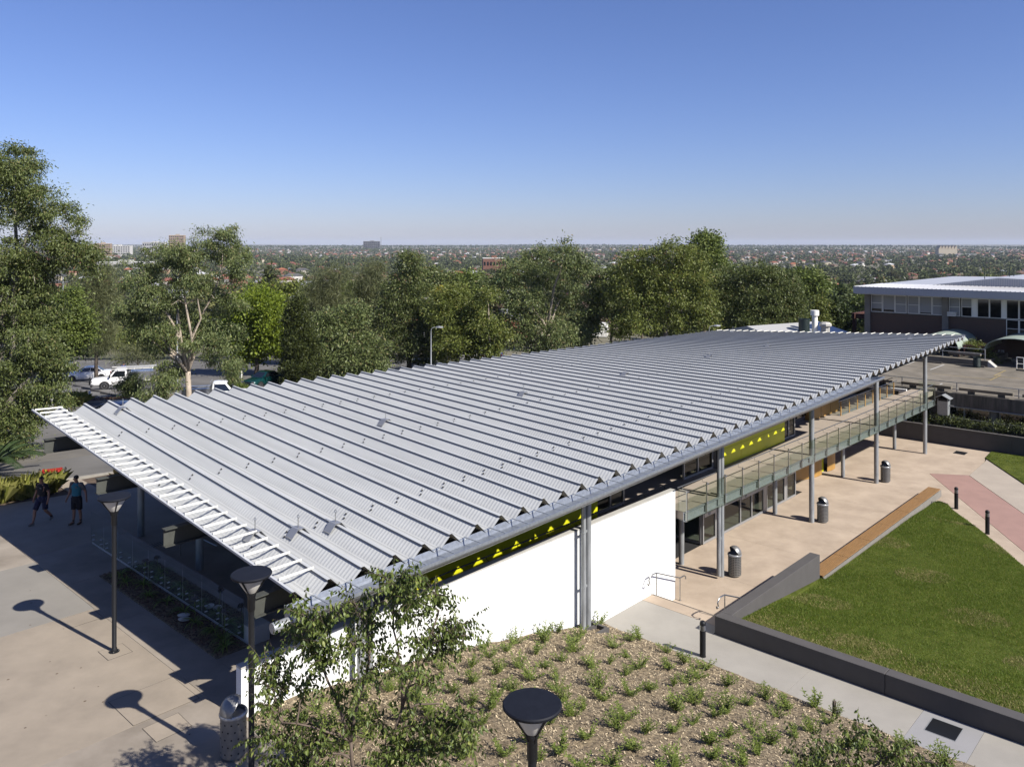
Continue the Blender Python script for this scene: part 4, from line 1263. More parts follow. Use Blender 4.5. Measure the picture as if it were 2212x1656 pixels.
def person(label, loc, rz, h, pose, shirt, sleeve, shorts, shoe, hairm, build=1.0):
    t = thing('person', label, 'person', loc, rz)
    k = h / 1.78
    J = {n: Vector(p) * k for n, p in pose.items()}
    S_ = lambda x: x * k * build
    names, V, E = {}, [], []
    def v(n, p, r):
        names[n] = len(V); V.append((*p, r)); return names[n]
    def e(a, b): E.append((names[a], names[b]))
    v('pelvis', J['pelvis'], (S_(.15), S_(.11))); v('spine', J['spine'], (S_(.14), S_(.105))); v('chest', J['chest'], (S_(.165), S_(.115)))
    v('neckb', J['neckb'], S_(.07)); v('neck', J['neck'], S_(.056)); v('jaw', J['jaw'], (S_(.062), S_(.074))); v('head', J['head'], (S_(.074), S_(.092))); v('top', J['top'], (S_(.055), S_(.07)))
    for a, b in (('pelvis', 'spine'), ('spine', 'chest'), ('chest', 'neckb'), ('neckb', 'neck'), ('neck', 'jaw'), ('jaw', 'head'), ('head', 'top')): e(a, b)
    for s in ('L', 'R'):
        v('sh' + s, J['sh' + s], S_(.068)); v('el' + s, J['el' + s], S_(.047)); v('wr' + s, J['wr' + s], S_(.032)); v('pa' + s, J['pa' + s], (S_(.036), S_(.022)))
        for a, b in (('chest', 'sh'), ('sh', 'el'), ('el', 'wr'), ('wr', 'pa')): e(a if a == 'chest' else a + s, b + s)
        d = (J['pa' + s] - J['wr' + s]).normalized(); f = Vector((0, -1, 0)); f = (f - d * f.dot(d)).normalized(); sg = 1 if s == 'L' else -1
        inn = d.cross(f) * sg
        for q, (o_, ln) in enumerate(((-.026, .07), (-.009, .082), (.009, .076), (.026, .06))):
            b0 = J['pa' + s] + (d * .03 + f * -o_) * k
            v(f'f{q}a{s}', b0 + d * ln * .5 * k, S_(.0085)); v(f'f{q}b{s}', b0 + (d * ln * .9 + inn * .018) * k, S_(.007))
            e('pa' + s, f'f{q}a{s}'); e(f'f{q}a{s}', f'f{q}b{s}')
        v('tha' + s, J['pa' + s] + (f * .042 + d * .012) * k, S_(.0095)); v('thb' + s, J['pa' + s] + (f * .05 + d * .05) * k, S_(.008))
        e('wr' + s, 'tha' + s); e('tha' + s, 'thb' + s)
        v('hip' + s, J['hip' + s], S_(.10)); v('kn' + s, J['kn' + s], S_(.061)); v('ca' + s, J['kn' + s] * .62 + J['an' + s] * .38 + Vector((0, .02, 0)), S_(.058)); v('an' + s, J['an' + s], S_(.038)); v('to' + s, J['to' + s], S_(.035))
        for a, b in (('pelvis', 'hip'), ('hip', 'kn'), ('kn', 'ca'), ('ca', 'an'), ('an', 'to')): e(a if a == 'pelvis' else a + s, b + s)
    skin_obj('body', V, E, M['skin'], t, 2)
    # face
    fd = (J['nose'] - J['head']).normalized(); side = Vector((-fd.y, fd.x, 0)).normalized()
    hc = J['head']
    b = MB()
    b.loft([[hc + fd * .078 * k + side * .013 * k + Vector((0, 0, .01 * k)), hc + fd * .078 * k - side * .013 * k + Vector((0, 0, .01 * k)), hc + fd * .105 * k + Vector((0, 0, -.03 * k))], [hc + fd * .07 * k + side * .02 * k + Vector((0, 0, -.04 * k)), hc + fd * .07 * k - side * .02 * k + Vector((0, 0, -.04 * k)), hc + fd * .085 * k + Vector((0, 0, -.042 * k))]])
    b.build('nose', M['skin'], t)
    for sg in (-1, 1):
        c = hc + fd * .080 * k + side * .03 * sg * k + Vector((0, 0, .012 * k))
        MB().lathe([(0, -.007), (.008, 0), (0, .007)], 8, c).build('eye', M['dark'], t)
        MB().lathe([(.004, -.03), (.018, -.01), (.018, .012), (.004, .03)], 8, hc + side * .083 * sg * k - fd * .005 * k).build('ear', M['skin'], t)
    MB().box(-.022, .022, -.004, .004, -.003, .003).build('mouth', M['rust'], t).location = hc + fd * .082 * k + Vector((0, 0, -.058 * k))
    # hair: a shell over the back and top of the head
    b = MB(); L = []
    for i in range(7):
        row = []
        for j in range(16):
            a = 2 * math.pi * j / 16; f = max(0, math.cos(a))
            lo_ = R(-22 + 50 * f ** .6); ph = lo_ + (R(90) - lo_) * i / 6
            d = fd * math.cos(a) * 1.04 + side * math.sin(a) * .88
            row.append(hc + (d * .094 * math.cos(ph)) * k + Vector((0, 0, (.012 + .098 * math.sin(ph)) * k)) - fd * .006 * k)
        L.append(row)
    b.loft(L); b.build('hair', hairm, t, smooth='all')
    # clothes
    def ring(c, rx, ry, n=16): return [c + Vector((rx * math.cos(2 * math.pi * q / n), ry * math.sin(2 * math.pi * q / n), 0)) * k * build for q in range(n)]
    pz, cz = J['pelvis'], J['chest']
    tor = [(pz + Vector((0, 0, -.05 * k)), .176, .122), (pz + Vector((0, 0, .04 * k)), .172, .118), (J['spine'], .170, .118), (cz.lerp(J['spine'], .4), .188, .128), (cz, .200, .132), (cz.lerp(J['neckb'], .5), .195, .118), (cz.lerp(J['neckb'], .85), .150, .095), (J['neckb'] + Vector((0, 0, .02 * k)), .078, .076)]
    m_ = MB(); m_.loft([ring(c, rx, ry) for c, rx, ry in tor]); m_.build('shirt', shirt, t, smooth='all')
    for s in ('L', 'R'):
        A, Bq = J['sh' + s], J['el' + s]
        m_ = MB(); m_.tube([cz.lerp(A, .75) + Vector((0, 0, .03 * k)), A + Vector((0, 0, .015 * k)), A.lerp(Bq, .3), A.lerp(Bq, .62)], [.085 * k, .080 * k, .070 * k, .072 * k], 12)
        m_.build('sleeve', sleeve, t, smooth='all')
    m_ = MB(); m_.loft([ring(pz + Vector((0, 0, z * k)), rx, ry) for z, rx, ry in ((-.15, .15, .11), (-.10, .185, .132), (-.02, .186, .132), (.07, .178, .126))])
    m_.build('shorts', shorts, t, smooth='all')
    for s in ('L', 'R'):
        A, Bq = J['hip' + s], J['kn' + s]
        m_ = MB(); m_.tube([A + Vector((0, 0, .05 * k)), A.lerp(Bq, .25), A.lerp(Bq, .6), A.lerp(Bq, .88)], [.105 * k, .108 * k, .100 * k, .098 * k], 14)
        m_.build('shorts_leg', shorts, t, smooth='all')
    for s in ('L', 'R'):
        a, b_ = J['an' + s], J['to' + s]
        d = Vector((b_.x - a.x, b_.y - a.y, 0)).normalized()
        skin_obj('shoe', [(*(a - d * .05 * k + Vector((0, 0, -.045 * k))), (S_(.042), S_(.05))), (*(a + d * .06 * k + Vector((0, 0, -.05 * k))), S_(.047)), (*(b_ + d * .03 * k + Vector((0, 0, -.008 * k))), (S_(.045), S_(.032)))], [(0, 1), (1, 2)], shoe, t, 2)
        skin_obj('sock', [(*(a + Vector((0, 0, -.01))), S_(.045)), (*(a + (J['kn' + s] - a) * .22), S_(.05))], [(0, 1)], shoe if shoe is M['shoebrown'] else M['plastic'], t, 1)
    return t, J, k

P1 = dict(pelvis=(0, 0, .97), spine=(0, -.01, 1.16), chest=(0, -.02, 1.36), neckb=(0, -.02, 1.49), neck=(0, -.03, 1.55), jaw=(0, -.05, 1.61), head=(0, -.045, 1.675), top=(0, -.04, 1.735), nose=(.0, -.3, 1.64),
          shR=(-.20, -.02, 1.44), elR=(-.31, .04, 1.17), wrR=(-.37, -.02, .94), paR=(-.375, -.04, .855), shL=(.20, -.02, 1.44), elL=(.30, .03, 1.18), wrL=(.335, -.03, .95), paL=(.335, -.06, .86),
          hipR=(-.10, -.03, .91), knR=(-.13, -.22, .50), anR=(-.12, -.30, .10), toR=(-.14, -.46, .04), hipL=(.10, .03, .91), knL=(.135, .02, .49), anL=(.115, .33, .17), toL=(.115, .26, .05))
t, J, k = person('man in a black t-shirt and navy shorts striding through the shade, grey shoes', (-17.86, 31.15, ZP), R(-18), 1.78, P1, M['tshirtblack'], M['tshirtblack'], M['navy'], M['shoegrey'], M['hair'], 1.06)
MB().box(.04, .13, -.158, -.154, 1.36, 1.372).build('shirt_print', M['signwhite'], t)
P2 = dict(pelvis=(0, 0, .98), spine=(.0, .0, 1.17), chest=(0, 0, 1.37), neckb=(0, 0, 1.5), neck=(0, -.01, 1.56), jaw=(-.02, -.02, 1.62), head=(-.015, -.02, 1.685), top=(-.01, -.015, 1.745), nose=(-.26, -.12, 1.65),
          shR=(-.20, 0, 1.45), elR=(-.30, .06, 1.18), wrR=(-.375, .0, .95), paR=(-.395, -.02, .87), shL=(.20, .0, 1.45), elL=(.31, .08, 1.19), wrL=(.40, .0, .99), paL=(.44, -.04, .93),
          hipR=(-.10, .0, .92), knR=(-.085, -.03, .50), anR=(-.09, -.06, .10), toR=(-.15, -.20, .035), hipL=(.10, 0, .92), knL=(.10, .04, .50), anL=(.11, .08, .10), toL=(.12, -.09, .035))
t, J, k = person('man in a teal t-shirt with grey sleeves and black shorts looking sideways, brown boots', (-16.5, 31.05, ZP), R(-10), 1.84, P2, M['tshirtteal'], M['sleevegrey'], M['blackcloth'], M['shoebrown'], M['hair'])
MB().box(.05, .13, -.150, -.146, 1.40, 1.46).build('shirt_print', M['sleevegrey'], t)
p = pix(252, 823)
person('man in a blue shirt standing behind the white ute', (p[0], p[1] + 1.5, zsite(p[1] + 1.5)), R(170), 1.76, P2, M['blueshirt'], M['blueshirt'], M['navy'], M['shoegrey'], M['hair'])
# ================================================================== THE OLD CONCRETE DECK AND THE BRICK BLOCK
def von(px, py, s):            # (v, z) of a picture point on the plane s
    r = (px - 1106) / 1770
    v = (2.53 + s * SA - r * (27.2 + s * CA)) / (CA + r * SA)
    return v, HC - (py - 527) * (27.2 + s * CA + v * SA) / 1770
ZD = -.1
dk = thing('parking_deck', 'old weathered concrete parking deck beyond the courtyard, windows below its edge', 'parking deck', W(0, 0, 0), RZ)
b = MB().box(41.05, 63.9, -26, 16, ZD - .3, ZD - .012); b.build('deck_slab', M['concold'], dk)
sb_ = [41.02, 46.3, 51.6, 56.4]
vb_ = [16, 10.4, 5.1, -.05, -5.4, -10.8, -16, -26]
for i in range(3):
    for j in range(7):
        MB().box(sb_[i] + .012, sb_[i + 1] - .012, vb_[j + 1] + .012, vb_[j] - .012, ZD - .011, ZD).build('slab', M['concold'], dk)
for j in range(7):
    MB().box(40.92, 41.02, vb_[j + 1] + .008, vb_[j] - .008, -1.02, ZD + .05).build('spandrel', M['concdark'], dk)
MB().box(41.6, 41.75, -26, 16, -3.9, -1.03).build('lower_wall', M['concdark'], dk)
MB().tube([(40.88, 10, -.98), (40.88, -26, -.98)], .035, 8).build('pipe', M['alum'], dk)
for v in (12, 8.3, 4.6, .9, -2.8, -6.5, -10.2, -14, -18):
    MB().box(41.2, 41.55, v - .18, v + .18, -3.9, -1.03).build('pier', M['concpier'], dk)
    f = MB()
    for a0, a1, z0, z1 in ((v - 3.4, v - .3, -1.14, -1.08), (v - 3.4, v - .3, -2.02, -1.96), (v - 3.4, v - 3.34, -1.96, -1.14), (v - .36, v - .3, -1.96, -1.14), (v - 1.9, v - 1.8, -1.96, -1.14)):
        f.box(41.5, 41.58, a0, a1, z0, z1)
    w = f.build('window', M['alum'], dk)
    MB().box(41.55, 41.57, v - 3.35, v - .35, -1.97, -1.13).build('pane', M['winglass'], w)
for p0, p1 in (((51.58, 4.1), (55.5, 4.12)), ((51.9, 6.55), (55.6, 6.45)), ((51.58, 9.0), (55.5, 9.0)), ((42.6, 1.4), (45.0, 1.4))):
    MB().box(p0[0], p1[0], p0[1] - .05, p0[1] + .05, ZD + .003, ZD + .007).build('bay_line', M['line'], dk)
for p in ((51.6, 55.5, -.6, -.5), (49, 52.5, -.9, -.8), (49.5, 49.6, -.8, 3.4), (51.4, 51.5, -2.4, -.6)):
    MB().box(*p, ZD + .003, ZD + .007).build('court_line', M['yline'], dk)
for v0, v1 in ((3.3, 1.1), (6.6, 4.4), (-1.2, -3.4), (9.8, 7.6)):
    MB().box(55.9, 56.05, v1, v0, ZD + .001, ZD + .12).build('wheel_stop', M['concdark'], dk)
MB().box(39.85, 40.05, 2.35, 12, -.16, .0).build('edge_beam', M['white'], dk)
MB().box(39.85, 40.05, 2.38, 2.86, -3.5, -.161).build('edge_pier', M['white'], dk)
MB().box(38.0, 41.0, .9, 2.34, -.36, -.1).build('bridge_slab', M['deckfl'], dk)
def cbench(label, s, v0, v1, z, loc_only=False):
    t = thing('concrete_bench', label, 'bench', W(0, 0, 0), RZ, 'weathered concrete benches on the deck')
    MB().box(s - .25, s + .25, v1, v0, z + .24, z + .44).build('plank', M['concold'], t, bevel=.02)
    for f in (.22, .78):
        v = v1 + (v0 - v1) * f
        MB().box(s - .2, s + .2, v - .18, v + .18, z, z + .238).build('support', M['concdark'], t)
cbench('weathered concrete bench behind the end of the glass balcony', 41.4, 3.1, -.2, ZD)
cbench('weathered concrete bench on the deck edge just right of the vent kiosk', 41.4, -.69, -3.96, ZD)
cbench('weathered concrete bench on the deck edge at the right border of the picture', 41.4, -4.5, -7.8, ZD)
cbench('weathered concrete bench on the deck edge behind the gutter end', 41.4, 7.2, 3.7, ZD)
cbench('concrete bench on the upper terrace beside the dark drum', 57.6, 4.3, 1.75, .42)
cbench('concrete bench on the upper terrace under the folded roof corner', 57.6, 7.6, 5.0, .42)
cbench('concrete bench in shade before the arched entrance', 60.2, .0, -1.5, -.1)
def rail(label, s, vs, z0, zt, zs_):
    t = thing('pipe_railing', label, 'railing', W(0, 0, 0), RZ)
    for v in vs: MB().lathe([(.032, z0), (.032, zt)], 8, (s, v, 0)).build('post', M['galvpost'], t)
    for z in zs_: MB().tube([(s, vs[0], z), (s, vs[-1], z)], .026, 8).build('rail', M['galvpost'], t)
rail('grey pipe railing along the front edge of the concrete deck', 42.0, [10.8, 7.1, 3.3, -.35, -4.14, -7.9, -11.7], ZD, .55, [.53, .06])
rail('grey pipe railing round the upper terrace by the brick building', 56.75, [11, 7.7, 4.55, 1.25], .4, 1.35, [1.33, .95])
t = thing('terrace', 'raised concrete terrace with a low wall before the brick building', 'terrace', W(0, 0, 0), RZ)
MB().box(56.5, 63.8, 1.0, 15, ZD - .2, .40).build('terrace_wall', M['concold'], t)
MB().loft([[(56.5, .45, ZD - .1), (57.3, .45, ZD - .1), (57.3, .45, ZD + .05), (56.5, .45, ZD + .05)], [(56.5, .99, ZD - .1), (57.3, .99, ZD - .1), (57.3, .99, .40), (56.5, .99, .40)]]).build('ramp_side', M['coping'], t)
t = thing('drum', 'ribbed dark green plastic drum standing on the deck by the terrace', 'drum', W(55.7, 1.62, ZD))
MB().lathe([(.27, 0)] + [(.27 + (.015 if i % 2 else 0), .06 + .05 * i) for i in range(15)] + [(.29, .82), (.29, .86), (.25, .86), (.25, .80), (0, .80)], 24).build('body', M['drum'], t)
t = thing('vent_kiosk', 'small galvanised vent box with a gable roof on a post above the creeper', 'vent box', W(40.55, .1, -2.3), RZ)
MB().lathe([(.07, -1.2), (.07, .9)], 10).build('post', M['galv'], t)
MB().box(-.32, .32, -.33, .33, .75, 1.72).build('body', M['galv'], t)
MB().box(-.28, .28, -.29, .29, 1.721, 1.86).build('louvre', M['dark'], t)
for sg in (-1, 1):
    MB().box(-.30, .30, sg * .30 - .02, sg * .30 + .02, 1.722, 1.87).build('post', M['galv'], t)
MB().loft([[(x, -.52, 1.88), (x, 0, 2.14), (x, .52, 1.88), (x, .52, 1.90), (x, 0, 2.17), (x, -.52, 1.90)] for x in (-.48, .48)]).build('roof', M['galv'], t)
MB().box(-.05, .0, -.62, -.34, 1.38, 1.46).build('bracket', M['galv'], t)
# ---- brick block
bb = thing('brick_building', 'brown brick building with pale fascia, banded windows and a flat white metal roof', 'building', W(0, 0, 0), RZ)
SF = 64.0
k_ = lambda x, y: ((2900 + x / 2.76) / 1.62749, (900 + y / 2.76) / 1.62749)
vx = lambda x: von(*k_(x, 500), SF)[0]
vL = vx(443)
br = MB().box(SF, SF + .25, vx(1758), vL + .35, ZD, 3.36).build('brick_wall', M['brick'], bb)
MB().box(SF - .03, SF - .001, vx(1758), vL + .3, 3.36, 3.44).build('sill', M['concdark'], br)
MB().box(SF + .251, 92, 13.2, 13.45, -4, 5.3).build('side_wall', M['brick'], bb)
MB().box(SF + .26, SF + .4, -26, vL, 3.36, 5.36).build('back_panel', M['dark'], bb)
for x in (420, 1173):
    v = vx(x)
    MB().box(SF - .3, SF - .002, v - .26, v + .26, ZD, 5.36).build('concrete_pier', M['concpier'], bb)
def win(x0, x1, z0, z1, split=None, blind=1.0, thick=.05, glass='winglass'):
    v0, v1 = vx(x0), vx(x1)          # v0 > v1
    f = MB()
    for a, b_, q0, q1 in ((v0 - thick, v0, z0, z1), (v1, v1 + thick, z0, z1), (v1 + thick, v0 - thick, z0, z0 + thick), (v1 + thick, v0 - thick, z1 - thick, z1)):
        f.box(SF - .02, SF + .06, a, b_, q0, q1)
    if split: f.box(SF - .015, SF + .06, v1 + thick, v0 - thick, z0 + (z1 - z0) * split - .02, z0 + (z1 - z0) * split + .02)
    w = f.build('window', M['whitep'], bb)
    if blind > 0:
        zz_ = z1 - thick - (z1 - z0 - 2 * thick) * blind
        MB().box(SF + .03, SF + .045, v1 + thick, v0 - thick, zz_, z1 - thick).build('blind', M['blind'], w)
        if blind < 1: MB().box(SF + .046, SF + .055, v1 + thick, v0 - thick, z0 + thick, zz_).build('pane', M['winglass'], w)
    else:
        MB().box(SF + .03, SF + .045, v1 + thick, v0 - thick, z0 + thick, z1 - thick).build('pane', M['winglass'], w)
Z0, Z1 = 3.46, 5.2
for (x0, x1, sp, bl) in ((448, 558, .52, .82), (562, 678, None, .86), (682, 792, .5, 1), (803, 913, .5, 1), (917, 1038, None, .93), (1043, 1148, .5, 1), (1204, 1312, .5, .98), (1325, 1428, .52, .5)):
    win(x0, x1, Z0, Z1, sp, bl)
MB().box(SF - .02, SF + .06, vx(1476), vx(1430), Z0, Z1).build('white_panel', M['whitep'], bb)
MB().box(SF - .02, SF + .06, vx(1758), vx(1719), Z0, Z1).build('white_panel', M['whitep'], bb)
win(1478, 1596, Z0, Z1, None, 0); win(1598, 1717, Z0, Z1, None, 0)
for i in range(5):
    x0 = 1760 + 126 * i
    win(x0, x0 + 122, Z0, Z1, None, 0)
    win(x0, x0 + 122, 1.75, Z0 - .05, .5, 0)
MB().box(SF, SF + .25, -26, vx(1759), ZD, 1.5).build('brick_wall', M['brick'], bb)
MB().box(SF - .03, SF, -26, vx(1759), 1.5, 1.74).build('sill', M['concdark'], bb)
win(870, 940, .9, 1.45, None, 0); win(944, 1020, .9, 1.45, None, 0); win(1024, 1090, .9, 1.45, None, 0)
t_ = MB().box(SF - .45, SF - .03, vx(1278), vx(1200), 3.47, 3.85).build('air_conditioner', M['whitep'], bb)
for k in range(7):
    a = vx(1204 + 10.5 * k)
    MB().box(SF - .457, SF - .451, a - .045, a - .012, 3.52, 3.80).build('grille_slot', M['dark'], t_)
# fascia and roof
S0 = 62.0; vr = 14.2
fa = MB().box(S0, S0 + .12, -30, vr, 5.36, 6.03).build('fascia', M['fascia'], bb)
fr = MB()
for i in range(300):
    v = vr - .07 - .145 * i
    fr.box(S0 - .018, S0 - .001, v - .035, v + .035, 5.37, 6.02)
o = fr.build('fascia_rib', M['fascia'], fa); o['kind'] = 'stuff'
MB().box(S0 + .121, 96, vr - .12, vr, 5.36, 6.03).build('fascia', M['fascia'], bb)
MB().box(S0 + .13, SF + .3, -30, vr - .13, 5.30, 5.355).build('soffit', M['fascia'], bb)
rf = MB().add([(S0 - .03, -30, 6.04), (S0 - .03, vr + .02, 6.04), (97, vr + .02, 6.04), (97, -30, 6.75)], [(0, 3, 2, 1)]).build('roof', M['whiteroof'], bb)
rb = MB()
for i in range(112):
    v = vr - .1 - .38 * i
    rb.loft([[(s, v - .05, z + .004), (s, v - .025, z + .05), (s, v + .025, z + .05), (s, v + .05, z + .004)] for s, z in ((S0 - .04, 6.035), (70.2, 6.035 + max(0, (vr - v)) * .0032))])
o = rb.build('roof_rib', M['whiteroof'], rf); o['kind'] = 'stuff'
kk = lambda x, y: ((2900 + x / 3.16) / 1.62749, (800 + y / 3.16) / 1.62749)
va, vc = von(*kk(1180, 606), 70.3)[0], von(*kk(1940, 560), 70.3)
gb = MB().loft([[(s, va, 6.06), (s, vc[0], vc[1]), (s, -20, 6.2), (s, -20, 6.0), (s, va, 6.0)] for s in (70.3, 95)])
gb.build('roof_monitor', M['whiteroof'], rf)
gm = MB()
for i in range(90):
    v = va - .15 - .2 * i
    if v < -14: break
    top = np.interp(v, [-20, vc[0], va], [6.2, vc[1], 6.06])
    if top - 6.1 > .03: gm.box(70.27, 70.298, v - .04, v + .04, 6.08, top - .02)
o = gm.build('monitor_rib', M['fascia'], rf); o['kind'] = 'stuff'
for x, y in ((1775, 545), (2050, 515), (2100, 525)):
    v, z = von(*kk(x, y), 78)
    MB().lathe([(.04, 6.0), (.04, z + .5), (.07, z + .5), (.07, z + .6)], 8, (78, v, 0)).build('vent_pipe', M['drum'], rf)
# arched entrance canopies
def canopy(label, vl, vr_, s0, s1, zs_, zp):
    t = thing('arched_canopy', label, 'canopy', W(0, 0, 0), RZ, 'pale green arched canopies')
    n = 14; L = []
    for s in (s0, s1):
        P = []
        for i in range(n + 1):
            a = math.pi * i / n
            P.append((s, (vl + vr_) / 2 + (vl - vr_) / 2 * math.cos(a), zs_ + (zp - zs_) * math.sin(a)))
        L.append(P)
    b = MB()
    b.loft([P + [(p[0], p[1], p[2] - .05) for p in P[::-1]] for P in L])
    b.build('vault', M['grnroof'], t, smooth=25)
    for v in (vl, vr_):
        MB().box(s0 - .05, s1, v - .06, v + .06, zs_ - .1, zs_ - .02).build('gutter', M['grnroof'], t)
        for s in (s0 + .3, s1 - .4): MB().lathe([(.04, ZD), (.04, zs_ - .1)], 8, (s, v, 0)).build('post', M['rust'], t)
canopy('pale green arched canopy half hidden behind the folded roof corner', 7.0, 3.55, 57.6, 63.9, 1.2, 2.25)
canopy('pale green arched canopy over the entrance at the right border', 1.55, -2.9, 58.0, 63.9, 1.34, 2.3)
t = thing('pergola', 'red brown steel pergola before the brick wall with a creeper on it', 'pergola', W(0, 0, 0), RZ)
for k in range(9): MB().box(58.4 + .55 * k, 58.5 + .55 * k, 1.6, 3.4, 1.28, 1.38).build('batten', M['rust'], t)
for v in (1.7, 3.3):
    MB().box(58.3, 63.2, v - .05, v + .05, 1.18, 1.279).build('beam', M['rust'], t)
    for s in (58.5, 62.8): MB().box(s - .05, s + .05, v - .05, v + .05, .39, 1.179).build('post', M['rust'], t)
v, z = von((3100 + 1740 / 4.14) / 1.62749, (1000 + 1000 / 4.14) / 1.62749, SF)
t = thing('no_smoking_sign', 'white no smoking sign on the brick wall beside the entrance', 'sign', W(SF - .02, v, z), RZ)
MB().box(-.02, 0, -.24, .24, -.36, .30).build('plate', M['signwhite'], t)
MB().tube([(-.026, .15 * math.cos(a), .06 + .15 * math.sin(a)) for a in [i * math.pi / 10 for i in range(21)]], .016, 5).build('ring', M['dark'], t)
MB().tube([(-.026, -.105, .165), (-.026, .105, -.045)], .014, 5).build('slash', M['dark'], t)
MB().box(-.03, -.022, -.1, .08, .045, .075).build('cigarette', M['dark'], t)
t = thing('tube_rack', 'bent white tube frame standing by the entrance at the right border', 'frame', W(57.2, -1.0, ZD), RZ)
for dv in (0, -.5): MB().tube([(0, dv, 0), (0, dv, .95), (.35, dv + .05, .35), (.9, dv + .05, .32)], .03, 6).build('tube', M['whitep'], t)
for s in (0, .35): MB().tube([(s, 0, .95 if s == 0 else .38), (s, -.5, .95 if s == 0 else .38)], .03, 6).build('rung', M['whitep'], t)
# fence with its wires behind the boundary wall
t = thing('wire_fence', 'chain wire fence behind the charcoal boundary wall', 'fence', W(0, 0, 0), RZ)
for v in np.arange(2.2, -14, -2.6): MB().lathe([(.03, -3), (.03, -1.55)], 8, (40.25, float(v), 0)).build('post', M['galvpost'], t)
for z in (-1.6, -1.95): MB().tube([(40.25, 2.2, z), (40.25, -14, z)], .012, 5).build('wire', M['galvpost'], t)
b = MB()
for k in range(150):
    v = 2.2 - .11 * k
    for sg in (-1, 1): b.tube([(40.25, v, -2.25), (40.25, v + sg * .3, -1.6)], .004, 3, cap=False)
o = b.build('chain_mesh', M['galvpost'], t); o['kind'] = 'stuff'

# ---- low white roofed block with flues just behind the pavilion
c = ray(1710, 716, 84)
t = thing('white_roof_block', 'low white roofed plant block with flues behind the pavilion roof', 'building', (c.x, c.y, 0), R(30))
MB().box(-4.5, 5.5, -2, 5, -5, 1.2).build('wall', M['whitep'], t)
rf = MB().loft([[(x, -2.3, 1.2), (x, 1.5, 2.0), (x, 5.3, 1.2), (x, 5.3, 1.12), (x, -2.3, 1.12)] for x in (-4.8, 5.8)]).build('roof', M['whiteroof'], t)
def at_px(t, px, Y): 
    p = ray(px, 700, Y); d = p - Vector((c.x, c.y, 0)); a = -R(30)
    return d.x * math.cos(a) - d.y * math.sin(a), d.x * math.sin(a) + d.y * math.cos(a)
x, y = at_px(t, 1737, 83); MB().lathe([(.55, 0), (.55, 2.75), (.5, 2.75), (.5, 2.4), (0, 2.4)], 18, (x, y, 0)).build('dark_tank', M['drum'], t, smooth=True)
x, y = at_px(t, 1760, 83.5); MB().lathe([(.28, 0), (.28, 3.0), (.42, 3.02), (.42, 3.55), (0, 3.56)], 18, (x, y, 0)).build('white_flue', M['whitep'], t, smooth=True)
x, y = at_px(t, 1783, 83); MB().lathe([(.42, 0), (.42, 1.9), (.6, 2.0), (.6, 2.2), (.4, 2.38), (0, 2.42)], 8, (x, y, 0)).build('roof_vent', M['coping'], t)
c = ray(1846, 705, 98)
t = thing('steel_portal', 'rust brown steel portal frame left of the brick building', 'pergola', (c.x, c.y, zsite(98)), RZ)
for dx, dy in ((0, 0), (0, -3), (7, 0), (7, -3)): MB().box(dx - .22, dx + .22, dy - .18, dy + .18, 0, 6.1).build('post', M['rust'], t)
for dy in (0, -3): MB().box(-.5, 7.5, dy - .18, dy + .18, 6.101, 6.75).build('beam', M['rust'], t)
MB().box(-.2, .2, -2.8, -.2, 6.12, 6.7).build('beam', M['rust'], t)
# ================================================================== VEHICLES AND STREET FURNITURE BEHIND
def wheel(parent, x, y, r=.31, w=.2, name='wheel'):
    sg = 1 if y > 0 else -1
    def lat(prof):                 # lathe about the axle (y)
        m = MB(); n = 20
        for pr in [prof]:
            vs, fs = [], []
            for rr, yy in pr:
                for k in range(n):
                    a = 2 * math.pi * k / n
                    vs.append((x + rr * math.cos(a), y + sg * yy, r + rr * math.sin(a)))
            for i in range(len(pr) - 1):
                for k in range(n): fs.append((i * n + k, i * n + (k + 1) % n, (i + 1) * n + (k + 1) % n, (i + 1) * n + k))
            fs.append(tuple(range((len(pr) - 1) * n, len(pr) * n)))
            m.add(vs, fs)
        return m
    t = lat([(r * .9, -w), (r, -w + .03), (r, -.03), (r * .9, 0), (r * .68, -.005)]).build(name, M['tyre'], parent, smooth=True)
    lat([(r * .67, 0.0), (r * .62, .004), (r * .56, -.03), (r * .2, -.012), (.05, -.004)]).build('rim', M['rim'], t, smooth=True)
    m = MB()
    for k in range(6):
        a = 2 * math.pi * k / 6
        c, s = math.cos(a), math.sin(a)
        m.add([(x + r * .28 * c - .03 * s, y + sg * -.004, r + r * .28 * s + .03 * c), (x + r * .52 * c - .045 * s, y + sg * -.02, r + r * .52 * s + .045 * c), (x + r * .52 * c + .045 * s, y + sg * -.02, r + r * .52 * s - .045 * c), (x + r * .28 * c + .03 * s, y + sg * -.004, r + r * .28 * s - .03 * c)], [(0, 1, 2, 3)])
    m.build('rim_slot', M['dark'], t)
    return t

def body_loft(stations, hw):
    # stations: x, z_low, z_top, width factor
    L = []
    for x, zl, zt, f in stations:
        w = hw * f
        L.append([(x, -w * .86, zl), (x, -w * .97, zl + .08), (x, -w, zl + (zt - zl) * .45), (x, -w * .97, zl + (zt - zl) * .82), (x, -w * .86, zt - .015), (x, -w * .5, zt + .012), (x, w * .5, zt + .012), (x, w * .86, zt - .015), (x, w * .97, zl + (zt - zl) * .82), (x, w, zl + (zt - zl) * .45), (x, w * .97, zl + .08), (x, w * .86, zl)])
    return MB().loft(L)

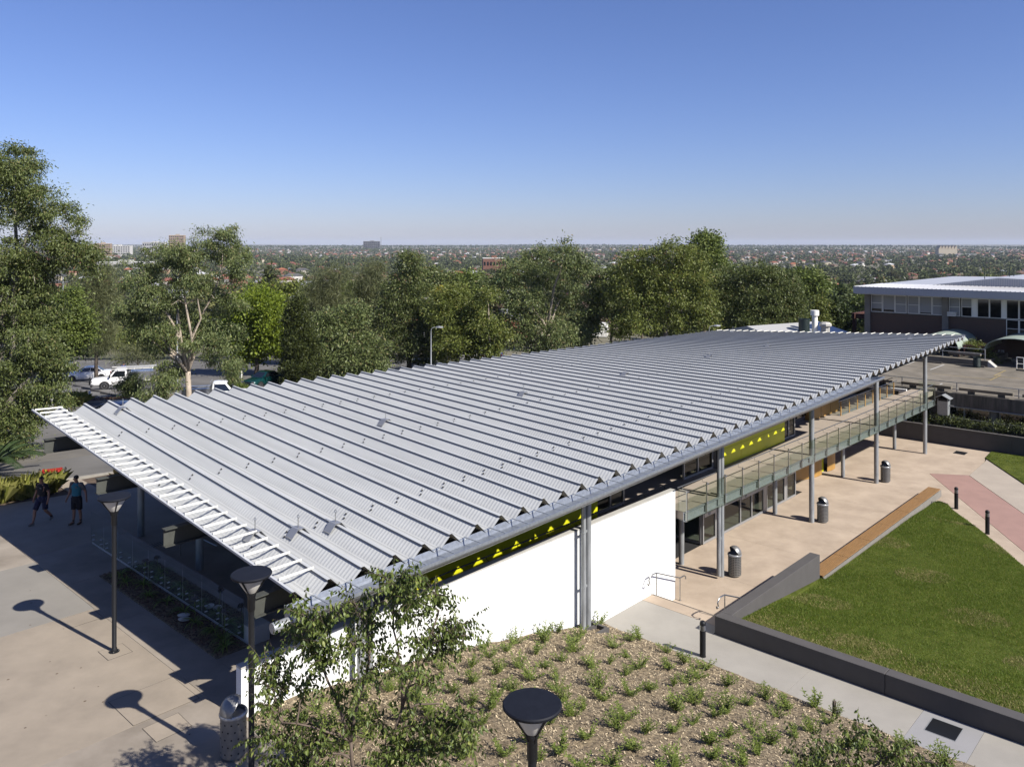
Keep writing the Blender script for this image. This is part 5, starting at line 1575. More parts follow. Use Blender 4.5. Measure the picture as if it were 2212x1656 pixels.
def cabin(parent, paint, xb0, xt0, xt1, xb1, zb, zt, wb, wt, pillars):
    # greenhouse as a loft from belt to roof, panes set 6 mm proud
    base = [(xb0, -wb * .9, zb), (xb0, wb * .9, zb), (xb1, wb * .88, zb), (xb1, -wb * .88, zb)]
    m = MB(); n = 6
    lower = [(xb0, -wb * .9, zb - .03), (xb0 + .12, -wb, zb - .03), (xb1 - .12, -wb, zb - .03), (xb1, -wb * .86, zb - .03), (xb1, wb * .86, zb - .03), (xb1 - .12, wb, zb - .03), (xb0 + .12, wb, zb - .03), (xb0, wb * .9, zb - .03)]
    up = [(xt0, -wt * .92, zt), (xt0 + .08, -wt, zt - .01), (xt1 - .08, -wt, zt - .01), (xt1, -wt * .92, zt - .02), (xt1, wt * .92, zt - .02), (xt1 - .08, wt, zt - .01), (xt0 + .08, wt, zt - .01), (xt0, wt * .92, zt)]
    cr = [(xt0 + .18, -wt * .6, zt + .035), (xt0 + .3, -wt * .7, zt + .04), (xt1 - .4, -wt * .7, zt + .035), (xt1 - .25, -wt * .6, zt + .025), (xt1 - .25, wt * .6, zt + .025), (xt1 - .4, wt * .7, zt + .035), (xt0 + .3, wt * .7, zt + .04), (xt0 + .18, wt * .6, zt + .035)]
    m.loft([lower, up, cr])
    cb = m.build('cabin', paint, parent, smooth=35)
    def lerp(a, b, t): return a + (b - a) * t
    # side panes
    for sg in (-1, 1):
        xs0, xs1 = [xb0 + .14] + pillars + [xb1 - .16], None
        for i in range(len(xs0) - 1):
            a, b_ = xs0[i] + (.03 if i else .04), xs0[i + 1] - .03
            def P(x, t):
                # belt x to roof x by fraction along
                f = (x - xb0) / (xb1 - xb0); xr = lerp(xt0, xt1, f)
                w = lerp(wb, wt, t)
                return (lerp(x, xr, t), sg * (w + .007), lerp(zb - .03, zt - .01, t))
            q = [P(a, .10), P(b_, .10), P(b_, .88), P(a, .88)]
            MB().add(q, [(0, 1, 2, 3) if sg < 0 else (3, 2, 1, 0)]).build('side_window', M['carglass'], cb)
    for xb, xt, nm, w0, e_ in ((xb1, xt1, 'windscreen', .86, 1), (xb0, xt0, 'rear_window', .88, -1)):
        zt_ = zt - .02 if e_ > 0 else zt
        d = .007 * e_
        q = [(lerp(xb, xt, .08) + d, -wb * w0 * .93, lerp(zb - .03, zt_, .08) + .006), (lerp(xb, xt, .08) + d, wb * w0 * .93, lerp(zb - .03, zt_, .08) + .006), (lerp(xb, xt, .9) + d, wt * .84, lerp(zb - .03, zt_, .9) + .006), (lerp(xb, xt, .9) + d, -wt * .84, lerp(zb - .03, zt_, .9) + .006)]
        MB().add(q, [(0, 1, 2, 3) if e_ > 0 else (3, 2, 1, 0)]).build(nm, M['carglass'], cb)
    return cb

def car_common(t, L, hw, zh, ztail, wb0, wb1, r=.31, tail=True):
    f, bk = L / 2, -L / 2
    for x in (wb0, wb1):
        for y in (-hw + .012, hw - .012): wheel(t, x, y + math.copysign(.035, y), r)
        for sg in (-1, 1):
            m = MB(); n = 14
            vs = [(x, sg * (hw + .003), r)] + [(x + (r + .065) * math.cos(a), sg * (hw + .003), r + (r + .065) * math.sin(a)) for a in [math.pi * k / n for k in range(n + 1)]] + []
            m.add([(x + (r + .06) * math.cos(a), sg * (hw * 1.002), r + (r + .06) * math.sin(a)) for a in [2 * math.pi * k / 20 for k in range(20)]], [tuple(range(20)) if sg < 0 else tuple(range(19, -1, -1))])
            m.build('wheel_arch', M['plastic'], t)
    for sg in (-1, 1):
        MB().box(f - .12, f + .004, sg * hw * .78 - .17, sg * hw * .78 + .14 if sg < 0 else sg * hw * .78 + .14, zh - .17, zh - .03).build('headlight', M['chrome'], t, bevel=.02)
        if tail: MB().box(bk - .004, bk + .12, sg * hw * .80 - .15, sg * hw * .80 + .13, ztail - .24, ztail - .06).build('tail_light', M['lampred'], t, bevel=.02)
    MB().box(f - .10, f + .055, -hw * .93, hw * .93, .28, .47).build('front_bumper', M['plastic'], t, bevel=.03)
    MB().box(bk - .055, bk + .10, -hw * .93, hw * .93, .30, .50).build('rear_bumper', M['plastic'], t, bevel=.03)
    MB().box(f - .01, f + .012, -hw * .45, hw * .45, zh - .16, zh - .05).build('grille', M['plastic'], t)

def sedan(label, loc, rz, paint, group=None, L=4.6, hw=.86, hatch=False):
    t = thing('parked_car', label, 'car', loc, rz, group)
    f, bk = L / 2, -L / 2
    tb = .96
    st = [(bk, .40, .80, .86), (bk + .08, .30, .93, .95), (bk + .45, .24, tb, 1.0), (-.9, .2, tb - .01, 1.0), (.75, .2, tb - .02, 1.0), (f - .95, .22, .87, 1.0), (f - .3, .26, .79, .95), (f - .06, .32, .70, .87), (f, .40, .62, .80)]
    bd = body_loft(st, hw).build('body', paint, t, smooth=50)
    if hatch: cabin(t, paint, bk + .12, bk + .65, .25, 1.05, tb, 1.43, hw * .93, hw * .72, [-.95, .0])
    else: cabin(t, paint, bk + .72, bk + 1.35, .22, 1.02, tb, 1.41, hw * .92, hw * .70, [-.28])
    car_common(t, L, hw, .74, .93, -L * .295, L * .30)
    for sg in (-1, 1): MB().box(.62, .78, sg * hw * .98, sg * (hw * .98 + .16), .93, 1.05).build('mirror', paint, t, bevel=.02)
    for x in (-.28, .55): 
        for sg in (-1, 1): MB().box(x - .005, x + .005, sg * hw * .999 - .002, sg * hw * .999 + .003, .36, .9).build('door_seam', M['dark'], t)
    for x in (-.62, .25):
        for sg in (-1, 1): MB().box(x, x + .17, sg * hw * .985, sg * (hw * .985 + .025), .76, .79).build('door_handle', paint, t)
    return t

def ute(label, loc, rz, paint, bed, group=None):
    t = thing('utility_truck', label, 'ute', loc, rz, group)
    L, hw = 4.9, .84
    f, bk = L / 2, -L / 2
    st = [(-.35, .34, 1.02, 1.0), (.2, .30, 1.02, 1.0), (f - 1.35, .30, 1.0, 1.0), (f - 1.2, .32, .99, 1.0), (f - .25, .36, .93, .98), (f - .04, .42, .88, .93), (f, .46, .80, .90)]
    body_loft(st, hw).build('body', paint, t, smooth=45)
    cabin(t, paint, -.36, -.28, .62, 1.18, 1.02, 1.62, hw * .95, hw * .76, [])
    MB().box(bk, -.45, -.42, .42, .38, .52).build('chassis', M['plastic'], t)
    tr = MB().box(bk, -.42, -hw, hw, .62, .72).build('tray', bed, t)
    if bed is M['whitep']:
        b = MB().box(bk + .02, -.62, -hw + .02, hw - .02, .722, 1.40); b.build('canopy_box', M['carsilver'], t)
        for k in range(2): MB().box(bk + .1 + 1.0 * k, bk + 1.0 + 1.0 * k, -hw + .008, -hw + .019, .80, 1.33).build('canopy_door', M['galv'], t)
        for y in (-hw + .1, hw - .1): MB().tube([(bk - .2, y, 1.68), (.9, y, 1.70)], .025, 6).build('roof_rack', M['whitep'], t)
        for x in (bk + .1, -.9, .35): MB().box(x - .02, x + .02, -hw + .05, hw - .05, 1.63, 1.66).build('rack_bar', M['whitep'], t)
        for k in range(5): MB().tube([(bk - .2, -hw + .2 + .3 * k, 1.73), (.5, -hw + .2 + .3 * k, 1.74)], .02, 6).build('ladder_pole', M['alum'], t)
    else:
        for y0, y1 in ((-hw, -hw + .5), (hw - .5, hw)): MB().box(bk + .1, -.5, y0, y1, .722, 1.28).build('toolbox', M['checker'], t, bevel=.02)
        MB().box(bk + .05, bk + .5, -hw + .52, hw - .52, .722, 1.1).build('toolbox', M['checker'], t)
        m = MB().tube([(-.45, -hw + .05, .7), (-.45, -hw + .05, 1.7), (-.45, hw - .05, 1.7), (-.45, hw - .05, .7)], .025, 6); m.build('ladder_rack', M['alum'], t)
        m = MB().tube([(bk + .1, -hw + .05, .7), (bk + .1, -hw + .05, 1.68), (bk + .1, hw - .05, 1.68), (bk + .1, hw - .05, .7)], .025, 6); m.build('ladder_rack', M['alum'], t)
    car_common(t, L, hw, .86, .9, -1.45, 1.42, .35, tail=False)
    b = MB()
    for z in (.5, .78, 1.0): b.tube([(f + .12, -.6, z), (f + .16, 0, z), (f + .12, .6, z)], .03, 6)
    for y in (-.5, 0, .5): b.tube([(f + .14, y, .42), (f + .14, y, 1.02)], .035, 6)
    b.build('bull_bar', M['black'], t)
    for sg in (-1, 1): MB().box(.95, 1.05, sg * hw, sg * (hw + .2), 1.05, 1.25).build('mirror', M['plastic'], t)
    return t

def place(rear, front, wb):       # centre and heading from two wheel points
    a, b_ = Vector(rear), Vector(front)
    d = (b_ - a); h = math.atan2(d.y, d.x); c = (a + b_) / 2
    return (c.x, c.y, zsite(c.y)), h
r_, f_ = pix(218, 815), pix(158, 826)
loc, hd = place(r_, f_, 2.7)
sedan('white sedan half hidden by the paperbark tree, beside the white ute', loc, R(203), M['carwhite'])
fu = pix(216, 841)
hd = R(203); h2 = hd
ute('white ute with black bull bar, roof racks and a grey service canopy', (fu[0] - 1.42 * math.cos(h2) , fu[1] - 1.42 * math.sin(h2) + .84, zsite(fu[1] + .6)), h2, M['carwhite'], M['whitep'])
loc, hd3 = place(pix(594.6, 831.8), pix(546, 833.6), 2.6)
sedan('teal green sedan parked nose left beside the cypress', loc, hd3, M['carteal'], L=4.35)
p = pix(238, 917)
sedan('dark blue hatchback on the road just behind the roof edge', (p[0], p[1], zsite(p[1])), R(172), M['carblue'], L=4.3, hatch=True)
p = pix(470, 872)
ute('ute with checker plate alloy toolboxes glimpsed over the roof folds', (p[0], p[1], zsite(p[1])), R(15), M['carwhite'], M['checker'])
for px_, py_, h_, pt, lb, ht in ((925, 800, 10, 'carwhite', 'white car glimpsed behind the tall street lamp and trees', True), (1012, 778, 172, 'carwhite', 'white car glimpsed through the trees right of the tall street lamp', False),
                             (1052, 776, 172, 'carblue', 'dark car glimpsed behind the roof folds under the gum trees', False), (985, 762, 175, 'carsilver', 'silver car parked deep in the shade of the trees', True), (110, 800, 188, 'carsilver', 'silver car mostly hidden behind the paperbark foliage', True),
                             (700, 765, 180, 'carblue', 'dark car parked under the spreading tree beyond the cypress', True)):
    p = pix(px_, py_)
    sedan(lb, (p[0], p[1], zsite(p[1])), R(h_), M[pt], hatch=ht)

# ---- wheel stops, marker posts, street lights
first = None
for i, p in enumerate(WS):
    d = R(-12) + math.atan2(WS[-1][1] - WS[0][1], WS[-1][0] - WS[0][0]) * 0
    if first is None:
        t = thing('wheel_stop', 'dark concrete wheel stop at the head of a parking bay near the white ute', 'wheel stop', (p[0], p[1], zsite(p[1])), R(-38), 'wheel stops of the car park')
        MB().loft([[(x, -.09, -.02), (x, .09, -.02), (x, .06, .13), (x, -.06, .13)] for x in (-.85, .85)]).build('block', M['concdark'], t)
        first = t
    else: dup(first, (p[0], p[1], zsite(p[1])), R(-38))
def marker(label, p, h=.62):
    t = thing('marker_post', label, 'bollard', (p[0], p[1], zsite(p[1])), 0, 'white marker posts of the car park')
    MB().lathe([(.075, -.1), (.075, h - .02), (.06, h), (0, h)], 12).build('post', M['whitep'], t, smooth=True)
    for z in (h * .62, h * .84): MB().lathe([(.077, z), (.077, z + .04)], 12).build('reflector', M['brass'], t)
marker('white marker post with orange bands on the island behind the blue hatchback', pix(193.5, 867), .78)
marker('white marker post with orange bands at the edge of the paperbark foliage', pix(112, 881), .8)
marker('white marker post with an orange band near the nose of the teal sedan', pix(522, 818), .85)
def street_light(label, px_, Y, top, kind, gr='car park lights'):
    p = ray(px_, top, Y); zb_ = gz(p.x, p.y); h = p.z - zb_
    t = thing('street_light', label, 'street light', (p.x, p.y, zb_), 0, gr)
    MB().lathe([(.11, 0), (.11, 1.0), (.075, 1.05), (.05, h)], 12).build('pole', M['galvpost'], t, smooth=True)
    if kind == 'arm':
        MB().tube([(0, 0, h - .02), (.03, 0, h + .25), (.2, 0, h + .38), (.55, 0, h + .42)], .035, 8).build('arm', M['galvpost'], t)
        MB().loft([[(x, -w, h + .36), (x, w, h + .36), (x, w * .8, h + z), (x, -w * .8, h + z)] for x, w, z in ((.5, .1, .48), (.75, .17, .53), (1.15, .13, .47))]).build('lantern', M['alum'], t)
    else:
        MB().box(-.5, .5, -.2, .22, h, h + .34).build('floodlight', M['alum'], t, bevel=.03)
        MB().box(-.45, .45, -.225, -.201, h + .04, h + .3).build('lens', M['opal'], t)
street_light('grey street light with a curved arm rising behind the roof, middle of the picture', 931, 78, 716, 'arm')
street_light('floodlight on a pole among the trees above the curved street light', 916, 100, 648, 'box')
street_light('floodlight box beside the pale gum branches, right of the middle', 1152, 96, 668, 'box')
street_light('thin grey pole light standing in the crown of the forked gum', 383, 72, 606, 'arm')
street_light('floodlight just left of the cypress top', 634, 104, 645, 'box')
street_light('small grey street light peeping over the far end of the roof', 1532, 86, 712, 'arm')
street_light('thick grey pole in front of the white sedan', 136, 69.5, 560, 'arm')
street_light('floodlight pole between the two pale gums, behind the white roof', 1341, 100, 660, 'box')
# ================================================================== VEGETATION
rng = np.random.default_rng(11)

def leaf_cloud(blobs, ncl, per, ln, wd, rc=.5, droop=.25, shell=.5, flat=1.0, size_jit=.35):
    """blobs: (x, y, z, rx, ry, rz). Leaves gather in clusters spread through each blob, mostly near its skin."""
    B = np.array(blobs, float)
    w = (B[:, 3] * B[:, 5]) ** 1.0; w /= w.sum()
    idx = rng.choice(len(B), ncl, p=w)
    d = rng.normal(0, 1, (ncl, 3)); d /= np.linalg.norm(d, axis=1)[:, None]
    rad = shell + (1 - shell) * rng.random(ncl) ** .6
    # lumpy skin so that the outline is uneven
    lump = 1 + .16 * np.sin(d[:, 0] * 5 + idx) + .14 * np.sin(d[:, 1] * 6 + idx * 2.1) + .12 * np.sin(d[:, 2] * 7 + idx * 1.3) + rng.normal(0, .07, ncl)
    C = B[idx, :3] + d * B[idx, 3:6] * (rad * lump)[:, None]
    n = ncl * per
    ci = np.repeat(np.arange(ncl), per)
    crad = rc * rng.uniform(.6, 1.35, ncl)
    off = rng.normal(0, 1, (n, 3)) * crad[ci][:, None] * np.array([1, 1, .62 * flat])
    P = C[ci] + off
    out = d[ci] * .55 + off / (np.abs(off).max() + 1e-6) + rng.normal(0, .55, (n, 3))
    out[:, 2] -= droop * 2
    out /= np.linalg.norm(out, axis=1)[:, None]
    nr = rng.normal(0, 1, (n, 3)); nr[:, 2] += .5
    side = np.cross(out, nr); side /= (np.linalg.norm(side, axis=1)[:, None] + 1e-9)
    L = ln * rng.uniform(1 - size_jit, 1 + size_jit, n)[:, None]; Wd = wd * rng.uniform(1 - size_jit, 1 + size_jit, n)[:, None]
    V = np.zeros((n, 4, 3))
    V[:, 0] = P - out * L * .5; V[:, 1] = P + side * Wd * .5 - out * L * .05; V[:, 2] = P + out * L * .5; V[:, 3] = P - side * Wd * .5 - out * L * .05
    return V.reshape(-1, 3), np.arange(4 * n).reshape(n, 4)

def limbs(m, base, targets, r0, fork, jit=.25):
    base, fork = Vector(base), Vector(fork)
    m.tube([base, base * .6 + fork * .4 + Vector((random.gauss(0, jit * .3), random.gauss(0, jit * .3), 0)), fork], [r0 * 1.25, r0, r0 * .85], 9)
    for tg in targets:
        tg = Vector(tg)
        L = (tg - fork).length
        pts, rr = [fork - Vector((0, 0, r0 * .3))], [r0 * .62]
        for i in range(1, 5):
            f = i / 4
            p = fork.lerp(tg, f) + Vector((0, 0, .10 * L * math.sin(math.pi * f))) + Vector((random.gauss(0, jit), random.gauss(0, jit), random.gauss(0, jit * .6))) * (L * .12 if i < 4 else 0)
            pts.append(p); rr.append(max(.012, r0 * .62 * (1 - f * .86)))
        m.tube(pts, rr, 6)
        for _ in range(2):
            i = random.choice((2, 3)); q = pts[i]
            e = q + Vector((random.gauss(0, 1), random.gauss(0, 1), abs(random.gauss(.5, .6)))).normalized() * min(1.3, L * .25)
            m.tube([q, q.lerp(e, .5) + Vector((0, 0, .04 * L)), e], [rr[i] * .7, rr[i] * .45, .01], 5)

def tree(name, label, cat, Y, base_px, blobs_px, leafm, barkm, ncl, per, ln, wd, rc, droop=.25, depth=1.0, shell=.5, r0=None, forks=6, group=None, fork_f=.35, base_z=None, fine=False):
    """blobs_px: (px, py, rx, ry[, dY]) measured crown lobes, built round the trunk at the depth Y"""
    bp = ray(base_px, 700, Y)
    bz = zsite(Y) if base_z is None else base_z
    t = thing(name, label, cat, (bp.x, Y, bz), 0, group)
    k = Y / 1770
    BL = []
    R_all = max(abs(b[0] - base_px) * k for b in blobs_px) + 1e-6
    for b in blobs_px:
        rx, rz = b[2] * k, b[3] * k
        x = (b[0] - base_px) * k
        dy = b[4] if len(b) > 4 else random.uniform(-.55, .55) * max(0, R_all - abs(x)) * depth
        p = ray(b[0], b[1], Y)
        BL.append((x, dy, p.z - bz, rx, min(rx, rz * 1.4) * depth, rz))
    if fine or 'needle' in leafm.name: V, F = leaf_cloud(BL, ncl, int(per * (1 if fine else 1.3)), ln, wd * (1 if fine else 1.5), rc, droop, shell)
    else: V, F = leaf_cloud(BL, int(ncl * 1.15), int(per * 1.8), ln * .95, wd * 1.15, rc * .85, droop, shell)
    npmesh('crown', V, F, leafm, t)
    m = MB()
    zmin = min(b[2] - b[5] for b in BL); zmax = max(b[2] for b in BL)
    fz = max(.6, zmin + (zmax - zmin) * (fork_f - .25))
    cx = sum(b[0] * b[3] for b in BL) / sum(b[3] for b in BL)
    fork = (cx * .35, 0, fz)
    tg = sorted(BL, key=lambda b: -b[3] * b[5])[:forks]
    limbs(m, (0, 0, -.2), [(b[0], b[1], b[2]) for b in tg], r0 or max(.08, .014 * (zmax + 2)), fork)
    m.build('trunk', barkm, t, smooth='all')
    return t

# ---- the big paperbark at the left border
tree('paperbark_tree', 'tall grey green paperbark with drooping foliage and pale limbs at the left border', 'tree', 43, -25,
     [(-60, 420, 100, 90), (20, 345, 50, 45), (45, 385, 40, 38), (-20, 520, 90, 90), (95, 440, 48, 45), (130, 480, 45, 40), (165, 545, 45, 40), (195, 560, 28, 36), (90, 545, 70, 60), (30, 620, 80, 80), (85, 640, 40, 50), (-40, 680, 95, 90), (70, 720, 60, 60), (20, 790, 75, 55), (90, 800, 55, 50), (40, 870, 60, 55), (105, 870, 40, 40), (-50, 860, 85, 80), (60, 930, 42, 42), (95, 925, 24, 40, -2), (135, 790, 34, 40), (5, 950, 45, 45)],
     M['paperbarkleaf'], M['barkw'], 600, 240, .155, .058, .31, .35, 1.0, .5, .30, 12, fork_f=.4, base_z=-.75, fine=True)
# ---- the forked gum beyond the near corner of the roof
tree('gum_tree', 'forked gum with drooping leaves and pale patchy trunk just beyond the near roof corner', 'tree', 56, 408,
     [(440, 520, 32, 32), (485, 505, 26, 20), (470, 545, 45, 32), (400, 555, 42, 36), (345, 560, 45, 36), (300, 590, 42, 36), (520, 570, 26, 36), (510, 610, 28, 24), (430, 610, 50, 30), (350, 640, 48, 36), (285, 670, 40, 34), (420, 690, 60, 34), (490, 660, 36, 28), (350, 720, 50, 34), (300, 730, 38, 28), (440, 745, 55, 28), (495, 745, 28, 38), (355, 790, 36, 42), (345, 835, 26, 28), (375, 815, 28, 30), (465, 790, 18, 26), (500, 790, 12, 26)],
     M['gumleaf'], M['bark'], 400, 140, .20, .056, .29, .5, 1.0, .45, .20, 12, fork_f=.42, fine=True)
# ---- trees of the car park and beyond, one by one
tree('shade_tree', 'bright green round shade tree on a dark trunk left of the cypress', 'tree', 91, 553,
     [(560, 660, 52, 36), (520, 700, 36, 40), (590, 690, 48, 44), (555, 735, 58, 36), (610, 745, 28, 36), (530, 760, 34, 20)], M['brightleaf'], M['barkd'], 330, 40, .32, .16, .75, .2, 1.0, .5, .24)
tree('shade_tree', 'mid green round tree behind the bright shade tree, above the teal sedan', 'tree', 112, 615,
     [(585, 635, 45, 22), (640, 640, 38, 26), (610, 660, 60, 32), (665, 665, 22, 24)], M['oliveleaf'], M['barkd'], 220, 34, .4, .2, .9, .1, 1.0, .5)
tree('cypress_tree', 'narrow dark cypress column rising beside the teal sedan', 'tree', 80, 648,
     [(643, 660, 17, 24), (642, 690, 25, 30), (645, 725, 31, 34), (648, 765, 36, 38), (650, 805, 40, 34), (640, 830, 40, 18)], M['cypleaf'], M['barkd'], 520, 34, .20, .10, .30, -.5, 1.0, .75, .2, 3)
tree('leafy_tree', 'broad grey green tree with silvery leaves behind the roof, right of the cypress', 'tree', 88, 735,
     [(715, 705, 40, 38), (760, 690, 34, 30), (690, 750, 38, 40), (745, 760, 55, 46), (800, 765, 34, 40), (720, 800, 55, 28), (790, 805, 36, 22)], M['gumleaf'], M['barkd'], 420, 40, .34, .11, .62, .15, 1.0, .5)
tree('she_oak', 'feathery she-oak with a brownish drooping crown, left of the two', 'tree', 104, 703,
     [(735, 590, 18, 18), (705, 610, 32, 30), (690, 650, 34, 36), (720, 670, 34, 44), (700, 700, 40, 30)], M['casleaf'], M['barkd'], 240, 70, .75, .028, .85, .3, 1.0, .35)
tree('she_oak', 'feathery she-oak leaning right behind the grey green tree', 'tree', 108, 800,
     [(818, 585, 20, 20), (800, 615, 34, 32), (785, 655, 36, 40), (825, 650, 30, 36), (800, 695, 44, 32)], M['casleaf'], M['barkd'], 240, 70, .75, .028, .85, .3, 1.0, .35)
tree('she_oak', 'thin feathery she-oak with grey brown needles beside the paperbark', 'tree', 84, 208,
     [(225, 590, 16, 22), (205, 620, 30, 32), (215, 665, 36, 42), (195, 705, 32, 36), (220, 730, 30, 30)], M['casleaf'], M['barkd'], 260, 70, .62, .022, .7, .25, 1.0, .35)
tree('gum_tree', 'tall dark gum behind the roof between the she-oak and the olive tree', 'tree', 94, 885,
     [(893, 560, 22, 26), (880, 600, 34, 32), (860, 640, 40, 36), (900, 645, 38, 40), (850, 690, 42, 42), (905, 700, 45, 42), (870, 745, 58, 36), (930, 750, 24, 34)], M['paperbarkleaf'], M['barkd'], 480, 38, .30, .09, .6, .25, 1.0, .5, .3)
tree('wattle_tree', 'olive green wattle beside the curved street light', 'tree', 90, 985,
     [(985, 640, 34, 30), (960, 680, 36, 36), (1010, 690, 40, 36), (975, 730, 48, 34), (1025, 745, 26, 32), (985, 765, 48, 20)], M['oliveleaf'], M['barkd'], 360, 40, .32, .09, .6, .1, 1.0, .5)
tree('yellow_tree', 'small tree with yellowing leaves behind the curved street light', 'tree', 106, 952,
     [(950, 640, 16, 20), (945, 665, 14, 20), (960, 655, 14, 16)], M['yellowleaf'], M['barkd'], 60, 30, .4, .2, .5, .1, 1.0, .4)
tree('gum_tree', 'tall spreading gum with white forked limbs behind the middle of the roof', 'tree', 92, 1195,
     [(1160, 560, 34, 28), (1215, 555, 44, 28), (1245, 580, 28, 34), (1110, 590, 44, 30), (1180, 600, 48, 32), (1080, 630, 44, 34), (1140, 645, 48, 34), (1060, 680, 36, 34), (1120, 700, 48, 34), (1180, 690, 34, 30), (1225, 640, 34, 36), (1205, 720, 42, 28), (1150, 735, 45, 22), (1085, 725, 40, 26), (1245, 725, 26, 26)], M['gumleaf'], M['bark'], 640, 36, .32, .09, .55, .35, 1.0, .5, .32, 12, fork_f=.45)
tree('gum_tree', 'pale trunked gum leaning over the parked cars beside the wattle', 'tree', 88, 1062,
     [(1050, 640, 20, 24), (1045, 700, 24, 26), (1075, 720, 28, 26), (1060, 755, 24, 16)], M['oliveleaf'], M['bark'], 110, 34, .3, .09, .5, .3, 1.0, .4, .2)
tree('gum_tree', 'dark gum in front of the white tent roof among the trees', 'tree', 98, 1318,
     [(1310, 600, 34, 24), (1345, 625, 34, 28), (1290, 640, 26, 24), (1330, 655, 36, 20), (1360, 690, 26, 32)], M['paperbarkleaf'], M['barkd'], 220, 34, .36, .1, .6, .3, 1.0, .5)
tree('gum_tree', 'broad olive gum with a domed crown behind the far half of the roof', 'tree', 90, 1440,
     [(1400, 560, 40, 26), (1450, 545, 42, 24), (1500, 560, 36, 26), (1360, 590, 36, 30), (1420, 595, 50, 32), (1490, 600, 48, 34), (1370, 640, 44, 34), (1440, 650, 54, 36), (1510, 650, 38, 38), (1390, 690, 48, 30), (1460, 695, 52, 26), (1340, 705, 34, 22), (1525, 690, 28, 26)], M['oliveleaf'], M['bark'], 620, 38, .3, .09, .55, .25, 1.0, .5, .3, 10)
tree('tall_tree', 'tall dark green tree standing above the skyline right of the middle', 'tree', 108, 1522,
     [(1525, 522, 24, 16), (1520, 545, 32, 20), (1505, 570, 26, 20), (1540, 575, 26, 26), (1525, 605, 34, 30), (1530, 645, 34, 34)], M['midleaf'], M['barkd'], 330, 36, .38, .18, .7, .15, 1.0, .5, .35)
tree('leafy_tree', 'dense rounded dark olive tree before the brick building, beyond the roof end', 'tree', 92, 1640,
     [(1590, 600, 42, 26), (1640, 595, 44, 26), (1690, 615, 40, 30), (1570, 640, 34, 34), (1630, 645, 52, 36), (1690, 660, 44, 36), (1600, 690, 50, 28), (1670, 700, 54, 22), (1722, 680, 18, 34)], M['paperbarkleaf'], M['barkd'], 600, 38, .28, .1, .55, .15, 1.0, .55, .3)
tree('leafy_tree', 'bright leafy tree peeping out between the dense olive tree and the brick building', 'tree', 128, 1738,
     [(1720, 605, 40, 18), (1755, 620, 28, 26), (1735, 650, 36, 32)], M['midleaf'], M['barkd'], 200, 34, .5, .24, .8, .1, 1.0, .5)
tree('small_tree', 'small rounded dark tree beside the white flue', 'tree', 104, 1805,
     [(1800, 665, 20, 22), (1820, 690, 24, 26), (1800, 705, 22, 18)], M['darkleaf'], M['barkd'], 150, 34, .32, .16, .5, .1, 1.0, .5)
tree('small_tree', 'small olive tree with an open crown behind the dark tank', 'tree', 100, 1772,
     [(1768, 660, 20, 22), (1765, 690, 22, 20)], M['oliveleaf'], M['barkd'], 100, 30, .3, .1, .5, .1, 1.0, .4)
tree('small_tree', 'yellow green tree under the paperbark beside the car park road', 'tree', 62, 130,
     [(150, 650, 30, 30), (130, 690, 40, 34), (165, 720, 34, 30), (120, 745, 40, 28), (160, 690, 30, 30), (100, 780, 30, 26)], M['midleaf'], M['barkd'], 330, 40, .2, .10, .45, .2, 1.0, .5)
tree('sapling', 'bushy young gum sapling beside the white ute', 'sapling', 63.5, 279,
     [(283, 818, 17, 14), (272, 838, 19, 16), (290, 842, 17, 16)], M['gumleaf'], M['twig'], 90, 40, .16, .045, .28, .2, 1.0, .4, .05, 3)
tree('sapling', 'thin weeping sapling left of the teal sedan', 'sapling', 80, 505,
     [(508, 790, 12, 16), (500, 812, 12, 18), (512, 830, 12, 14)], M['gumleaf'], M['twig'], 60, 34, .22, .06, .32, .5, 1.0, .4, .05, 3)
tree('sapling', 'low rounded shrub beside the front wheel of the teal sedan', 'shrub', 70, 520,
     [(518, 838, 16, 10), (530, 846, 14, 8)], M['midleaf'], M['twig'], 50, 34, .16, .07, .22, 0, 1.0, .4, .04, 3)
tree('leafy_tree', 'grey tree with bare twigs in the far car park behind the forked gum', 'tree', 96, 300,
     [(290, 760, 26, 18), (320, 770, 22, 16), (270, 775, 20, 14)], M['casleaf'], M['barkd'], 60, 40, .5, .03, .6, .2, 1.0, .3)
